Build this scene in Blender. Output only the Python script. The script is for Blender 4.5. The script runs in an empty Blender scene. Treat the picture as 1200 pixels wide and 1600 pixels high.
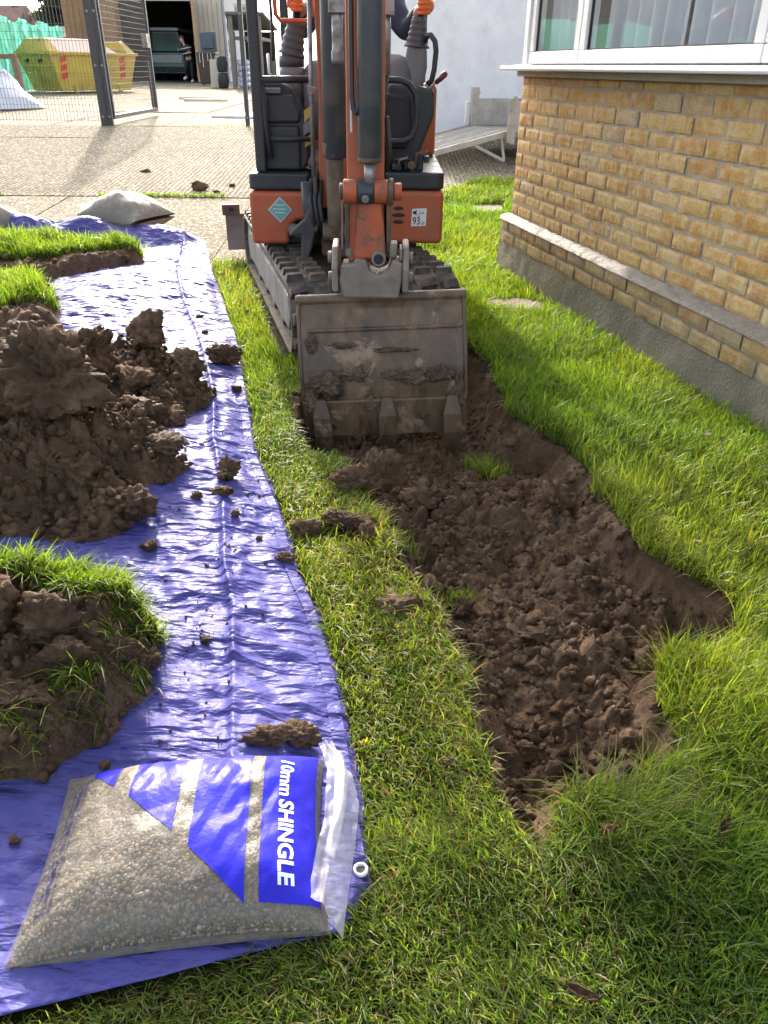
import bpy, bmesh, math, random
import numpy as np
from mathutils import Vector, Matrix

random.seed(7)
RNG = np.random.default_rng(11)
scene = bpy.context.scene
COL = scene.collection
R_ = math.radians

# ------------------------------------------------------------------ camera
cam_data = bpy.data.cameras.new('camera')
cam_data.sensor_fit = 'VERTICAL'
cam_data.sensor_height = 24.0
cam_data.lens = 18.0
cam_data.clip_start = 0.02
cam_data.clip_end = 3000.0
cam = bpy.data.objects.new('camera', cam_data)
COL.objects.link(cam)
cam.matrix_world = (Matrix.Translation((0, 0, 1.2)) @ Matrix.Rotation(R_(90 - 30.1), 4, 'X')
                    @ Matrix.Rotation(R_(0.6), 4, 'Z'))
scene.camera = cam

# ------------------------------------------------------------------ sky, sun, exposure
SUN_EL, SUN_AZ = R_(26.0), R_(-13.0)          # azimuth from +Y, negative to the left
world = bpy.data.worlds.new('World')
scene.world = world
world.use_nodes = True
wn = world.node_tree
bg = wn.nodes['Background']
skyt = wn.nodes.new('ShaderNodeTexSky')
skyt.sky_type = 'NISHITA'
skyt.sun_disc = False
skyt.sun_elevation = SUN_EL
skyt.sun_rotation = SUN_AZ
skyt.air_density = 0.75
skyt.dust_density = 5.0
skyt.ozone_density = 1.0
hsv = wn.nodes.new('ShaderNodeHueSaturation')          # thin high haze: a paler sky
hsv.inputs['Saturation'].default_value = 0.55
wn.links.new(skyt.outputs[0], hsv.inputs['Color'])
wn.links.new(hsv.outputs[0], bg.inputs[0])
bg.inputs[1].default_value = 0.15
sun_data = bpy.data.lights.new('sun', 'SUN')
sun_data.energy = 2.0
sun_data.angle = R_(1.2)
sun_data.color = (1.0, 0.90, 0.76)
sun = bpy.data.objects.new('sun', sun_data)
COL.objects.link(sun)
sdir = Vector((math.sin(SUN_AZ) * math.cos(SUN_EL), math.cos(SUN_AZ) * math.cos(SUN_EL), math.sin(SUN_EL)))
sun.rotation_euler = sdir.to_track_quat('Z', 'Y').to_euler()
sun.location = (-2, 14, 9)
scene.view_settings.view_transform = 'Standard'
scene.view_settings.look = 'None'
scene.view_settings.gamma = 1.0
scene.view_settings.use_curve_mapping = False
scene.view_settings.exposure = 2.1
scene.render.engine = 'CYCLES'
scene.cycles.use_denoising = True
scene.cycles.max_bounces = 8
scene.cycles.transparent_max_bounces = 12
scene.cycles.caustics_reflective = False
scene.cycles.caustics_refractive = False
scene.cycles.sample_clamp_indirect = 6.0

# ------------------------------------------------------------------ numpy noise
def _h(*c, seed=0):
    n = np.zeros(np.broadcast(*c).shape, dtype=np.uint32) + np.uint32(seed * 7919 + 13)
    for k, v in zip((374761393, 668265263, 2147483647), c):
        n = (n ^ (v.astype(np.int64) & 0xffffffff).astype(np.uint32)) * np.uint32(k | 1)
        n = n ^ (n >> np.uint32(13))
        n = n * np.uint32(1274126177)
    n = n ^ (n >> np.uint32(16))
    return n.astype(np.float64) / 4294967295.0

def vnoise(x, y, z=None, seed=0):
    """smooth value noise, -1..1"""
    if z is None:
        z = np.zeros_like(x)
    x0, y0, z0 = np.floor(x), np.floor(y), np.floor(z)
    fx, fy, fz = x - x0, y - y0, z - z0
    fx, fy, fz = [a * a * (3 - 2 * a) for a in (fx, fy, fz)]
    r = 0
    for i in (0, 1):
        for j in (0, 1):
            for k in (0, 1):
                w = (fx if i else 1 - fx) * (fy if j else 1 - fy) * (fz if k else 1 - fz)
                r = r + w * _h(x0 + i, y0 + j, z0 + k, seed=seed)
    return r * 2 - 1

def fbm(x, y, z=None, octv=4, seed=0, gain=0.5):
    r, a, f = 0, 1.0, 1.0
    for o in range(octv):
        r = r + a * vnoise(x * f, y * f, None if z is None else z * f, seed + o)
        a *= gain
        f *= 2.03
    return r

def worley(x, y, z=None, seed=0):
    """F1, F2 distances and a value of the nearest cell"""
    is3 = z is not None
    zz = z if is3 else np.zeros_like(x)
    x0, y0, z0 = np.floor(x), np.floor(y), np.floor(zz)
    f1 = np.full(x.shape, 9.0)
    f2 = np.full(x.shape, 9.0)
    cv = np.zeros(x.shape)
    for i in (-1, 0, 1):
        for j in (-1, 0, 1):
            for k in ((-1, 0, 1) if is3 else (0,)):
                cx, cy, cz = x0 + i, y0 + j, z0 + k
                px = cx + _h(cx, cy, cz, seed=seed + 1)
                py = cy + _h(cx, cy, cz, seed=seed + 2)
                pz = cz + _h(cx, cy, cz, seed=seed + 3) if is3 else cz
                d = np.sqrt((px - x) ** 2 + (py - y) ** 2 + ((pz - zz) ** 2 if is3 else 0))
                v = _h(cx, cy, cz, seed=seed + 4)
                closer = d < f1
                f2 = np.where(closer, f1, np.minimum(f2, d))
                cv = np.where(closer, v, cv)
                f1 = np.where(closer, d, f1)
    return f1, f2, cv

def facet(x, y, seed=0):
    """piecewise-linear noise on a triangle lattice: straight creases, flat facets"""
    s = (x + y) * 0.3660254
    xs, ys = x + s, y + s
    i, j = np.floor(xs), np.floor(ys)
    fx, fy = xs - i, ys - j
    a = _h(i, j, seed=seed)
    d = _h(i + 1, j + 1, seed=seed)
    low = fx > fy
    b = np.where(low, _h(i + 1, j, seed=seed), _h(i, j + 1, seed=seed))
    big, small = np.where(low, fx, fy), np.where(low, fy, fx)
    return (a + (b - a) * big + (d - b) * small) * 2 - 1

def inpoly(x, y, poly):
    r = np.zeros(x.shape, bool)
    n = len(poly)
    for k in range(n):
        (ax, ay), (bx, by) = poly[k], poly[(k + 1) % n]
        c = ((ay > y) != (by > y)) & (x < (bx - ax) * (y - ay) / ((by - ay) + 1e-12) + ax)
        r ^= c
    return r

def polydist(x, y, poly, closed=True):
    r = np.full(x.shape, 1e9)
    n = len(poly)
    for k in range(n if closed else n - 1):
        (ax, ay), (bx, by) = poly[k], poly[(k + 1) % n]
        dx, dy = bx - ax, by - ay
        t = np.clip(((x - ax) * dx + (y - ay) * dy) / (dx * dx + dy * dy + 1e-12), 0, 1)
        r = np.minimum(r, np.hypot(x - ax - t * dx, y - ay - t * dy))
    return r

def sstep(a, b, x):
    t = np.clip((x - a) / (b - a), 0, 1)
    return t * t * (3 - 2 * t)

# ------------------------------------------------------------------ object helpers
def tag(o, label=None, cat=None, group=None, kind=None):
    if label: o['label'] = label
    if cat: o['category'] = cat
    if group: o['group'] = group
    if kind: o['kind'] = kind
    return o

def empty(name, loc=(0, 0, 0), rz=0.0, label=None, cat=None, group=None, kind=None, parent=None):
    o = bpy.data.objects.new(name, None)
    o.empty_display_size = 0.1
    COL.objects.link(o)
    o.location = loc
    o.rotation_euler = (0, 0, rz)
    if parent is not None:
        o.parent = parent
    return tag(o, label, cat, group, kind)

def link(name, me, mat=None, parent=None, world_verts=True, loc=None, rot=None):
    o = bpy.data.objects.new(name, me)
    COL.objects.link(o)
    if mat is not None and not me.materials:
        for m in (mat if isinstance(mat, (list, tuple)) else [mat]):
            me.materials.append(m)
    if parent is not None:
        o.parent = parent
        if world_verts and parent.type == 'EMPTY':
            o.location = -parent.location
    if loc is not None:
        o.location = loc
    if rot is not None:
        o.rotation_euler = rot
    return o

def np_mesh(name, V, F, smooth=True, attr=None, uv=None):
    """V (n,3); F (m,3) or (m,4) array or list of such"""
    me = bpy.data.meshes.new(name)
    Fs = F if isinstance(F, list) else [F]
    Fs = [np.asarray(f, dtype=np.int32) for f in Fs if len(f)]
    V = np.asarray(V, dtype=np.float32)
    me.vertices.add(len(V))
    me.vertices.foreach_set('co', V.ravel())
    nl = sum(f.size for f in Fs)
    npol = sum(len(f) for f in Fs)
    me.loops.add(nl)
    me.polygons.add(npol)
    me.loops.foreach_set('vertex_index', np.concatenate([f.ravel() for f in Fs]))
    st, acc = [], 0
    for f in Fs:
        st.append(acc + np.arange(len(f), dtype=np.int32) * f.shape[1])
        acc += f.size
    me.polygons.foreach_set('loop_start', np.concatenate(st))
    me.polygons.foreach_set('use_smooth', np.full(npol, smooth))
    if attr is not None:
        a = me.color_attributes.new('col', 'FLOAT_COLOR', 'POINT')
        c = np.ones((len(V), 4), np.float32)
        c[:, :3] = attr
        a.data.foreach_set('color', c.ravel())
    me.update()
    me.validate()
    return me

def grid_faces(n, m, keep=None):
    """n rows x m cols of vertices"""
    i, j = np.meshgrid(np.arange(n - 1), np.arange(m - 1), indexing='ij')
    a = (i * m + j)
    F = np.stack([a, a + 1, a + m + 1, a + m], -1)
    if keep is not None:
        F = F[keep]
    return F.reshape(-1, 4)

class MB:
    """collects simple solids into one mesh"""
    def __init__(self):
        self.v, self.f = [], []
    def add(self, V, F):
        b = len(self.v)
        self.v += [tuple(p) for p in V]
        self.f += [tuple(i + b for i in f) for f in F]
        return self
    def box(self, lo, hi, M=None):
        x0, y0, z0 = lo
        x1, y1, z1 = hi
        V = [(x0, y0, z0), (x1, y0, z0), (x1, y1, z0), (x0, y1, z0), (x0, y0, z1), (x1, y0, z1), (x1, y1, z1), (x0, y1, z1)]
        if M is not None:
            V = [tuple(M @ Vector(p)) for p in V]
        return self.add(V, [(3, 2, 1, 0), (4, 5, 6, 7), (0, 1, 5, 4), (1, 2, 6, 5), (2, 3, 7, 6), (3, 0, 4, 7)])
    def bar(self, a, b, w, h=None, up=(0, 0, 1)):
        a, b = Vector(a), Vector(b)
        h = w if h is None else h
        d = (b - a).normalized()
        u = Vector(up)
        if abs(d.dot(u)) > 0.98:
            u = Vector((0, 1, 0))
        s = d.cross(u).normalized()
        u = s.cross(d).normalized()
        V = []
        for p in (a, b):
            for i, j in ((-1, -1), (1, -1), (1, 1), (-1, 1)):
                V.append(p + s * (i * w / 2) + u * (j * h / 2))
        return self.add(V, [(3, 2, 1, 0), (4, 5, 6, 7), (0, 1, 5, 4), (1, 2, 6, 5), (2, 3, 7, 6), (3, 0, 4, 7)])
    def tube(self, pts, r, n=10, cap=True):
        pts = [Vector(p) for p in pts]
        rs = r if isinstance(r, (list, tuple)) else [r] * len(pts)
        V, F = [], []
        prev = None
        for k, p in enumerate(pts):
            d = (pts[min(k + 1, len(pts) - 1)] - pts[max(k - 1, 0)]).normalized()
            if prev is None:
                s = d.cross(Vector((0, 0, 1)) if abs(d.z) < 0.9 else Vector((0, 1, 0))).normalized()
            else:
                s = (prev - d * prev.dot(d)).normalized()
            prev = s
            u = d.cross(s)
            for i in range(n):
                a = 2 * math.pi * i / n
                V.append(p + (s * math.cos(a) + u * math.sin(a)) * rs[k])
        for k in range(len(pts) - 1):
            for i in range(n):
                F.append((k * n + i, k * n + (i + 1) % n, (k + 1) * n + (i + 1) % n, (k + 1) * n + i))
        if cap:
            F.append(tuple(range(n - 1, -1, -1)))
            F.append(tuple(range((len(pts) - 1) * n, len(pts) * n)))
        return self.add(V, F)
    def prism(self, prof, axis, a, b, M=None):
        """prof: closed 2D outline; extruded along axis from a to b. axis 'x': prof=(y,z); 'y': (x,z); 'z': (x,y)"""
        n = len(prof)
        V = []
        for t in (a, b):
            for (p, q) in prof:
                c = {'x': (t, p, q), 'y': (p, t, q), 'z': (p, q, t)}[axis]
                V.append(tuple(M @ Vector(c)) if M is not None else c)
        F = [tuple(range(n - 1, -1, -1)), tuple(range(n, 2 * n))]
        for i in range(n):
            F.append((i, (i + 1) % n, n + (i + 1) % n, n + i))
        return self.add(V, F)
    def mesh(self, name, smooth=False):
        me = bpy.data.meshes.new(name)
        me.from_pydata(self.v, [], self.f)
        bm = bmesh.new()
        bm.from_mesh(me)
        bmesh.ops.recalc_face_normals(bm, faces=bm.faces)
        bm.to_mesh(me)
        bm.free()
        me.polygons.foreach_set('use_smooth', np.full(len(me.polygons), smooth))
        me.update()
        return me
    def build(self, name, mat, parent=None, bevel=0.0, smooth=False, seg=2, autosmooth=False, **kw):
        o = link(name, self.mesh(name, smooth), mat, parent, **kw)
        if bevel > 0:
            m = o.modifiers.new('bevel', 'BEVEL')
            m.width = bevel
            m.segments = seg
            m.limit_method = 'ANGLE'
            m.angle_limit = R_(35)
            m.harden_normals = False
        return o

def tube_obj(name, pts, r, mat, parent=None, n=12):
    o = MB().tube(pts, r, n).build(name, mat, parent, smooth=True)
    return o

# ------------------------------------------------------------------ materials
def new_mat(name):
    m = bpy.data.materials.new(name)
    m.use_nodes = True
    nt = m.node_tree
    return m, nt, nt.nodes['Principled BSDF']

def N(nt, typ, **kw):
    n = nt.nodes.new(typ)
    for k, v in kw.items():
        setattr(n, k, v)
    return n

def noise_node(nt, vec, scale, detail=4.0, rough=0.55, dist=0.0):
    n = N(nt, 'ShaderNodeTexNoise')
    n.inputs['Scale'].default_value = scale
    n.inputs['Detail'].default_value = detail
    n.inputs['Roughness'].default_value = rough
    n.inputs['Distortion'].default_value = dist
    nt.links.new(vec, n.inputs['Vector'])
    return n

def ramp(nt, fac, stops, interp='LINEAR'):
    r = N(nt, 'ShaderNodeValToRGB')
    r.color_ramp.interpolation = interp
    el = r.color_ramp.elements
    while len(el) < len(stops):
        el.new(0.5)
    for e, (p, c) in zip(el, stops):
        e.position = p
        e.color = (*c, 1) if len(c) == 3 else c
    nt.links.new(fac, r.inputs[0])
    return r

def g3(v):
    return (v, v, v)

def mixc(nt, fac, a, b, mode='MIX'):
    n = N(nt, 'ShaderNodeMix', data_type='RGBA', blend_type=mode)
    for i, v in ((0, fac), (6, a), (7, b)):
        if isinstance(v, (int, float)):
            n.inputs[i].default_value = v
        elif isinstance(v, tuple):
            n.inputs[i].default_value = (*v, 1)
        else:
            nt.links.new(v, n.inputs[i])
    return n.outputs[2]

def bump(nt, bsdf, height, strength=0.3, dist=0.01, prev=None):
    b = N(nt, 'ShaderNodeBump')
    b.inputs['Strength'].default_value = strength
    b.inputs['Distance'].default_value = dist
    nt.links.new(height, b.inputs['Height'])
    if prev is not None:
        nt.links.new(prev, b.inputs['Normal'])
    nt.links.new(b.outputs[0], bsdf.inputs['Normal'])
    return b.outputs[0]

def pm(name, c1, c2=None, scale=8.0, rough=0.6, bs=0.15, bscale=60.0, bdist=0.004, metal=0.0, spec=0.5,
       dirt=None, dscale=5.0, dpos=(0.5, 0.65), rvar=0.12, coat=0.0):
    """two-tone noisy paint/metal/stone, optional dirt layer"""
    m, nt, b = new_mat(name)
    tc = N(nt, 'ShaderNodeTexCoord').outputs['Object']
    c2 = c2 or tuple(min(1, v * 0.7) for v in c1)
    n1 = noise_node(nt, tc, scale, 6, 0.62)
    col = ramp(nt, n1.outputs[0], [(0.32, c1), (0.68, c2)]).outputs[0]
    rgh = N(nt, 'ShaderNodeMapRange')
    rgh.inputs['To Min'].default_value = max(0.03, rough - rvar)
    rgh.inputs['To Max'].default_value = min(1, rough + rvar)
    nt.links.new(n1.outputs[0], rgh.inputs['Value'])
    rout = rgh.outputs[0]
    if dirt:
        n2 = noise_node(nt, tc, dscale, 8, 0.68, 0.4)
        k = ramp(nt, n2.outputs[0], [(dpos[0], g3(0)), (dpos[1], g3(1))])
        col = mixc(nt, k.outputs[0], col, dirt)
        mr = N(nt, 'ShaderNodeMix', data_type='FLOAT')
        nt.links.new(k.outputs[0], mr.inputs[0])
        nt.links.new(rout, mr.inputs[2])
        mr.inputs[3].default_value = 0.92
        rout = mr.outputs[0]
        if metal:
            mm = N(nt, 'ShaderNodeMix', data_type='FLOAT')
            nt.links.new(k.outputs[0], mm.inputs[0])
            mm.inputs[2].default_value = metal
            mm.inputs[3].default_value = 0
            nt.links.new(mm.outputs[0], b.inputs['Metallic'])
    if metal and not dirt:
        b.inputs['Metallic'].default_value = metal
    nt.links.new(col, b.inputs['Base Color'])
    nt.links.new(rout, b.inputs['Roughness'])
    b.inputs['Specular IOR Level'].default_value = spec
    b.inputs['Coat Weight'].default_value = coat
    if bs > 0:
        n3 = noise_node(nt, tc, bscale, 5, 0.6)
        bump(nt, b, n3.outputs[0], bs, bdist)
    return m

def schlick(nt, f0=0.04, scale=1.0, normal=None):
    lw = N(nt, 'ShaderNodeLayerWeight')
    lw.inputs['Blend'].default_value = 0.5
    if normal is not None:
        nt.links.new(normal, lw.inputs['Normal'])
    pw = N(nt, 'ShaderNodeMath', operation='POWER')
    pw.inputs[1].default_value = 5.0
    nt.links.new(lw.outputs['Facing'], pw.inputs[0])
    ma = N(nt, 'ShaderNodeMath', operation='MULTIPLY_ADD')
    ma.inputs[1].default_value = (1 - f0) * scale
    ma.inputs[2].default_value = f0 * scale
    nt.links.new(pw.outputs[0], ma.inputs[0])
    return ma.outputs[0]

def soil_mat(name, dark, mid, light, spec=0.25):
    m, nt, b = new_mat(name)
    tc = N(nt, 'ShaderNodeTexCoord').outputs['Object']
    n1 = noise_node(nt, tc, 6.0, 7, 0.65, 0.5)
    n2 = noise_node(nt, tc, 38.0, 6, 0.7)
    c = ramp(nt, n1.outputs[0], [(0.28, dark), (0.5, mid), (0.74, light)]).outputs[0]
    d = ramp(nt, n2.outputs[0], [(0.3, g3(0.62)), (0.7, g3(1.2))]).outputs[0]
    col = mixc(nt, 1.0, c, d, 'MULTIPLY')
    nt.links.new(col, b.inputs['Base Color'])
    r = ramp(nt, n1.outputs[0], [(0.3, g3(0.62)), (0.7, g3(0.95))])
    nt.links.new(r.outputs[0], b.inputs['Roughness'])
    b.inputs['Specular IOR Level'].default_value = spec
    n3 = noise_node(nt, tc, 130.0, 6, 0.7)
    p = bump(nt, b, n2.outputs[0], 0.9, 0.022)
    bump(nt, b, n3.outputs[0], 0.9, 0.007, p)
    return m

def leaf_mat(name, trans=0.4):
    m, nt, b = new_mat(name)
    at = N(nt, 'ShaderNodeAttribute', attribute_name='col')
    nt.links.new(at.outputs['Color'], b.inputs['Base Color'])
    b.inputs['Roughness'].default_value = 0.42
    b.inputs['Specular IOR Level'].default_value = 0.35
    tr = N(nt, 'ShaderNodeBsdfTranslucent')
    tc = mixc(nt, 1.0, at.outputs['Color'], (1.55, 1.75, 0.6), 'MULTIPLY')
    nt.links.new(tc, tr.inputs['Color'])
    mx = N(nt, 'ShaderNodeMixShader')
    mx.inputs[0].default_value = trans
    nt.links.new(b.outputs[0], mx.inputs[1])
    nt.links.new(tr.outputs[0], mx.inputs[2])
    nt.links.new(mx.outputs[0], nt.nodes['Material Output'].inputs['Surface'])
    return m

M_SOIL = soil_mat('soil', (0.070, 0.040, 0.022), (0.150, 0.090, 0.049), (0.29, 0.19, 0.11))
M_SOIL_H = soil_mat('heap_soil', (0.066, 0.038, 0.021), (0.138, 0.083, 0.046), (0.27, 0.178, 0.104))
M_GRASS = leaf_mat('grass_blade', 0.5)

# ------------------------------------------------------------------ ground shape
def zd(Y):
    Y = np.asarray(Y, dtype=float)
    return np.clip(0.06 * (Y - 5.4), 0, 0.43) + np.clip(Y - 12.57, 0, 60) * 0.005

TRENCH = [(-0.38, 3.02), (-0.38, 2.80), (-0.37, 2.60), (-0.27, 2.47), (-0.10, 2.34), (-0.06, 2.06), (0.03, 1.82), (0.11, 1.56), (0.18, 1.36),
          (0.200, 1.16), (0.225, 1.01), (0.250, 0.88), (0.31, 0.87), (0.345, 0.96), (0.41, 1.01), (0.51, 0.95), (0.50, 1.06),
          (0.64, 1.11), (0.62, 1.25), (0.66, 1.375), (0.89, 1.47), (0.93, 1.59), (0.86, 1.70), (0.76, 1.87),
          (0.72, 2.08), (0.715, 2.35), (0.66, 2.60), (0.52, 2.83), (0.50, 3.20), (0.48, 3.54), (0.40, 3.75), (-0.30, 3.60)]
LAWN = [(-4.5, -0.6), (3.4, -0.6), (3.4, 8.62), (1.3, 8.62), (0.9, 8.5), (0.5, 7.9), (0.1, 7.0), (-0.35, 6.1),
        (-0.9, 5.5), (-1.3, 5.42), (-1.9, 5.5), (-4.5, 5.6)]

def lawn_z(x, y):
    return zd(y) + 0.010 * vnoise(x * 1.7, y * 1.7, seed=5) + 0.006 * vnoise(x * 5, y * 5, seed=6)

# ground: one sheet to the horizon, kept well below lawn and trench, just under the concrete further out
gy = np.concatenate([[-60, -10, -2, 4.5, 6.5, 7.5], np.arange(9, 60, 3.0), [80, 150, 400, 900]])
gx = np.array([-900, -300, -100, -40, -15, -6, 0, 6, 15, 40, 100, 300, 900.0])
GX, GY = np.meshgrid(gx, gy)
GZ = zd(GY) - np.where(GY < 6.6, 0.7, 0.06)
ground = link('ground', np_mesh('ground', np.stack([GX, GY, GZ], -1).reshape(-1, 3), grid_faces(len(gy), len(gx))),
              pm('far_ground', (0.20, 0.19, 0.15), (0.13, 0.13, 0.09), 0.5, 0.95))
tag(ground, kind='structure')

# lawn soil sheet with the trench cut out
lx = np.arange(-3.6, 2.6, 0.03)
ly = np.arange(-0.4, 8.72, 0.03)
LX, LY = np.meshgrid(lx, ly)
LZ = lawn_z(LX, LY)
cxs, cys = LX[:-1, :-1] + 0.015, LY[:-1, :-1] + 0.015
keep = inpoly(cxs, cys, LAWN) & ~inpoly(cxs, cys, TRENCH)
lawn = link('lawn', np_mesh('lawn', np.stack([LX, LY, LZ], -1).reshape(-1, 3), grid_faces(*LX.shape, keep)),
            soil_mat('lawn_thatch', (0.03, 0.035, 0.012), (0.06, 0.06, 0.022), (0.12, 0.10, 0.05), 0.03))
tag(lawn, kind='structure')

# trench: dug soil surface
def soil_relief(x, y, seed=0, amp=1.0):
    wx, wy = x + 0.03 * vnoise(x * 9, y * 9, seed=seed + 40), y + 0.03 * vnoise(x * 9, y * 9, seed=seed + 41)
    f1, f2, cv = worley(wx * 9, wy * 9, seed=seed)
    a1, a2, bv = worley(wx * 22, wy * 22, seed=seed + 9)
    c1, c2, dv = worley(wx * 42, wy * 42, seed=seed + 19)
    z = 0.045 * fbm(x * 3.2, y * 3.2, octv=3, seed=seed + 3)
    z = z + (0.055 * cv * sstep(0.0, 0.35, f2 - f1) * (0.5 + 0.5 * vnoise(x * 3, y * 3, seed=seed + 50)))
    z = z + 0.030 * bv * np.sqrt(np.clip(1 - a1 * a1, 0, 1)) * sstep(0, 0.2, a2 - a1)
    z = z + 0.018 * dv * np.sqrt(np.clip(1 - c1 * c1, 0, 1))
    z = z + 0.009 * fbm(x * 55, y * 55, octv=2, seed=seed + 7)
    return z * amp

tx = np.arange(-0.50, 1.10, 0.0085)
ty = np.arange(0.78, 3.85, 0.0085)
TX, TY = np.meshgrid(tx, ty)
inside = inpoly(TX, TY, TRENCH)
dd = polydist(TX, TY, TRENCH) * np.where(inside, 1, -1)
dn = dd + 0.03 * vnoise(TX * 8, TY * 8, seed=3) + 0.012 * vnoise(TX * 25, TY * 25, seed=4)
deep = 0.115 + 0.035 * vnoise(TX * 1.4, TY * 1.1, seed=8) - 0.05 * sstep(2.0, 2.3, TY) * sstep(2.65, 2.4, TY) * sstep(0.35, -0.1, TX) + 0.085 * sstep(2.42, 2.72, TY)
# the right half of the near end is cut deeper, with a smooth sheared wall
deep = deep + 0.05 * sstep(0.55, 0.72, TX) * sstep(2.2, 1.7, TY)
wallw = 0.13 - 0.075 * sstep(0.42, 0.60, TX)
prof = sstep(-0.005, 1.0, dn / wallw)
prof = prof ** 0.8
scrape = sstep(-0.15, 0.35, vnoise(TX * 2.1, TY * 1.3, seed=28))
TZ = lawn_z(TX, TY) * (1 - prof) - deep * prof + soil_relief(TX, TY, 2, 1.35) * (0.25 + 0.75 * prof) * (0.68 + 0.32 * scrape) + 0.006 * np.sin(TX * 75 + 2 * vnoise(TX * 5, TY * 5, seed=29)) * (1 - scrape) * prof * (dd > -0.06) - 0.020
smoothpatch = sstep(0.12, 0.02, np.hypot((TX - 0.61) * 1.0, (TY - 1.64) * 0.45))
TZ = TZ - 0.035 * smoothpatch
TZ = np.where(dd < 0.0, np.minimum(TZ, lawn_z(TX, TY) - 0.004 - 0.25 * np.clip(-dd - 0.02, 0, 1)), TZ)
kt = (dd > -0.06)
kt = kt[:-1, :-1] & kt[1:, 1:]
trench = link('trench', np_mesh('trench', np.stack([TX, TY, TZ], -1).reshape(-1, 3), grid_faces(*TX.shape, kt)), M_SOIL)
tag(trench, kind='structure')

def trench_z(x, y):
    i = np.clip(((np.asarray(y) - ty[0]) / 0.0085).astype(int), 0, len(ty) - 1)
    j = np.clip(((np.asarray(x) - tx[0]) / 0.0085).astype(int), 0, len(tx) - 1)
    return TZ[i, j]

# ------------------------------------------------------------------ clods and crumbs
def ico(sub):
    bm = bmesh.new()
    bmesh.ops.create_icosphere(bm, subdivisions=sub, radius=1.0)
    V = np.array([v.co[:] for v in bm.verts])
    F = np.array([[v.index for v in f.verts] for f in bm.faces])
    bm.free()
    return V, F

ICO1, ICO2, ICO3, ICO4, ICO5 = ico(1), ico(2), ico(3), ico(4), ico(5)

def clod_verts(V, seed, rough=1.0):
    """a broken lump of clay: cut by random planes, then roughened"""
    rg = np.random.default_rng(seed)
    P = V.copy()
    for k in range(9):
        n = rg.normal(size=3)
        n /= np.linalg.norm(n)
        d = rg.uniform(0.45, 0.9)
        s = P @ n
        P = P - np.outer(np.clip(s - d, 0, None) * 0.85, n)
    o = rg.uniform(0, 50, 3)
    q = P + o
    r = 0.34 * vnoise(q[:, 0] * 1.6, q[:, 1] * 1.6, q[:, 2] * 1.6, seed)
    f1, f2, cv = worley(q[:, 0] * 3.2, q[:, 1] * 3.2, q[:, 2] * 3.2, seed=seed)
    a1, a2, av = worley(q[:, 0] * 8, q[:, 1] * 8, q[:, 2] * 8, seed=seed + 3)
    calm = sstep(0.1, 0.5, vnoise(q[:, 0] * 1.1, q[:, 1] * 1.1, q[:, 2] * 1.1, seed + 8))
    c1, c2, c3 = worley(q[:, 0] * 17, q[:, 1] * 17, q[:, 2] * 17, seed=seed + 5)
    r = r + rough * (1 - 0.4 * calm) * (0.55 * (0.55 - f1) + 0.30 * (0.5 - a1) + 0.11 * (0.5 - c1) + 0.07 * fbm(q[:, 0] * 20, q[:, 1] * 20, q[:, 2] * 20, 2, seed))
    r = r - rough * (0.16 * (1 - sstep(0, 0.14, f2 - f1)) + 0.09 * (1 - sstep(0, 0.18, a2 - a1)))
    return P * (1 + r)[:, None]

CL1 = [clod_verts(ICO1[0], 100 + k) for k in range(8)]
CL2 = [clod_verts(ICO3[0], 200 + k, 0.9) for k in range(10)]

def crumbs(P, S, base='1', seed=0):
    """many small lumps as one mesh; P (n,3), S (n)"""
    rg = np.random.default_rng(seed)
    src, F0 = (CL1, ICO1[1]) if base == '1' else (CL2, ICO3[1])
    Vs, Fs, b = [], [], 0
    for p, s in zip(P, S):
        v = src[rg.integers(len(src))]
        a = rg.uniform(0, 6.28)
        ca, sa = math.cos(a), math.sin(a)
        sc = s * rg.uniform(0.7, 1.3, 3)
        w = np.stack([(v[:, 0] * ca - v[:, 1] * sa) * sc[0], (v[:, 0] * sa + v[:, 1] * ca) * sc[1], v[:, 2] * sc[2]], -1) + p
        Vs.append(w)
        Fs.append(F0 + b)
        b += len(w)
    return np.concatenate(Vs), np.concatenate(Fs)

# loose crumbs lying in the trench
n = 11000
cx, cy = RNG.uniform(-0.3, 0.98, n), RNG.uniform(0.9, 3.5, n)
ok = inpoly(cx, cy, TRENCH)
cx, cy = cx[ok], cy[ok]
cs = 0.003 + 0.015 * RNG.random(len(cx)) ** 5
V, F = crumbs(np.stack([cx, cy, trench_z(cx, cy) + cs * 0.3], -1), cs, '1', 3)
bx_, by_ = RNG.uniform(-0.3, 0.95, 900), RNG.uniform(0.95, 2.75, 900)
ok = inpoly(bx_, by_, TRENCH)
bx_, by_ = bx_[ok], by_[ok]
bs_ = 0.010 + 0.024 * RNG.random(len(bx_)) ** 3
V2, F2 = crumbs(np.stack([bx_, by_, trench_z(bx_, by_) - bs_ * 0.15], -1), bs_, '2', 5)
V, F = np.concatenate([V, V2]), np.concatenate([F, F2 + len(V)])
o = link('soil_crumbs', np_mesh('soil_crumbs', V, F, smooth=True), M_SOIL)
tag(o, 'loose brown soil crumbs scattered over the trench floor', 'soil', kind='stuff')

def single_clod(name, loc, size, seed, label, sq=(1, 1, 0.75), lvl=ICO4, mat=None, cat='clod', group=None, sink=0.25, parent=None, rough=1.0):
    V = clod_verts(lvl[0], seed, rough) * np.array(sq) * size
    V[:, 2] -= V[:, 2].min() * (1 - sink)
    V = V + np.array(loc)
    o = link(name, np_mesh(name, V, lvl[1]), mat or M_SOIL_H, parent)
    if parent is None:
        tag(o, label, cat, group)
    return o

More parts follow.
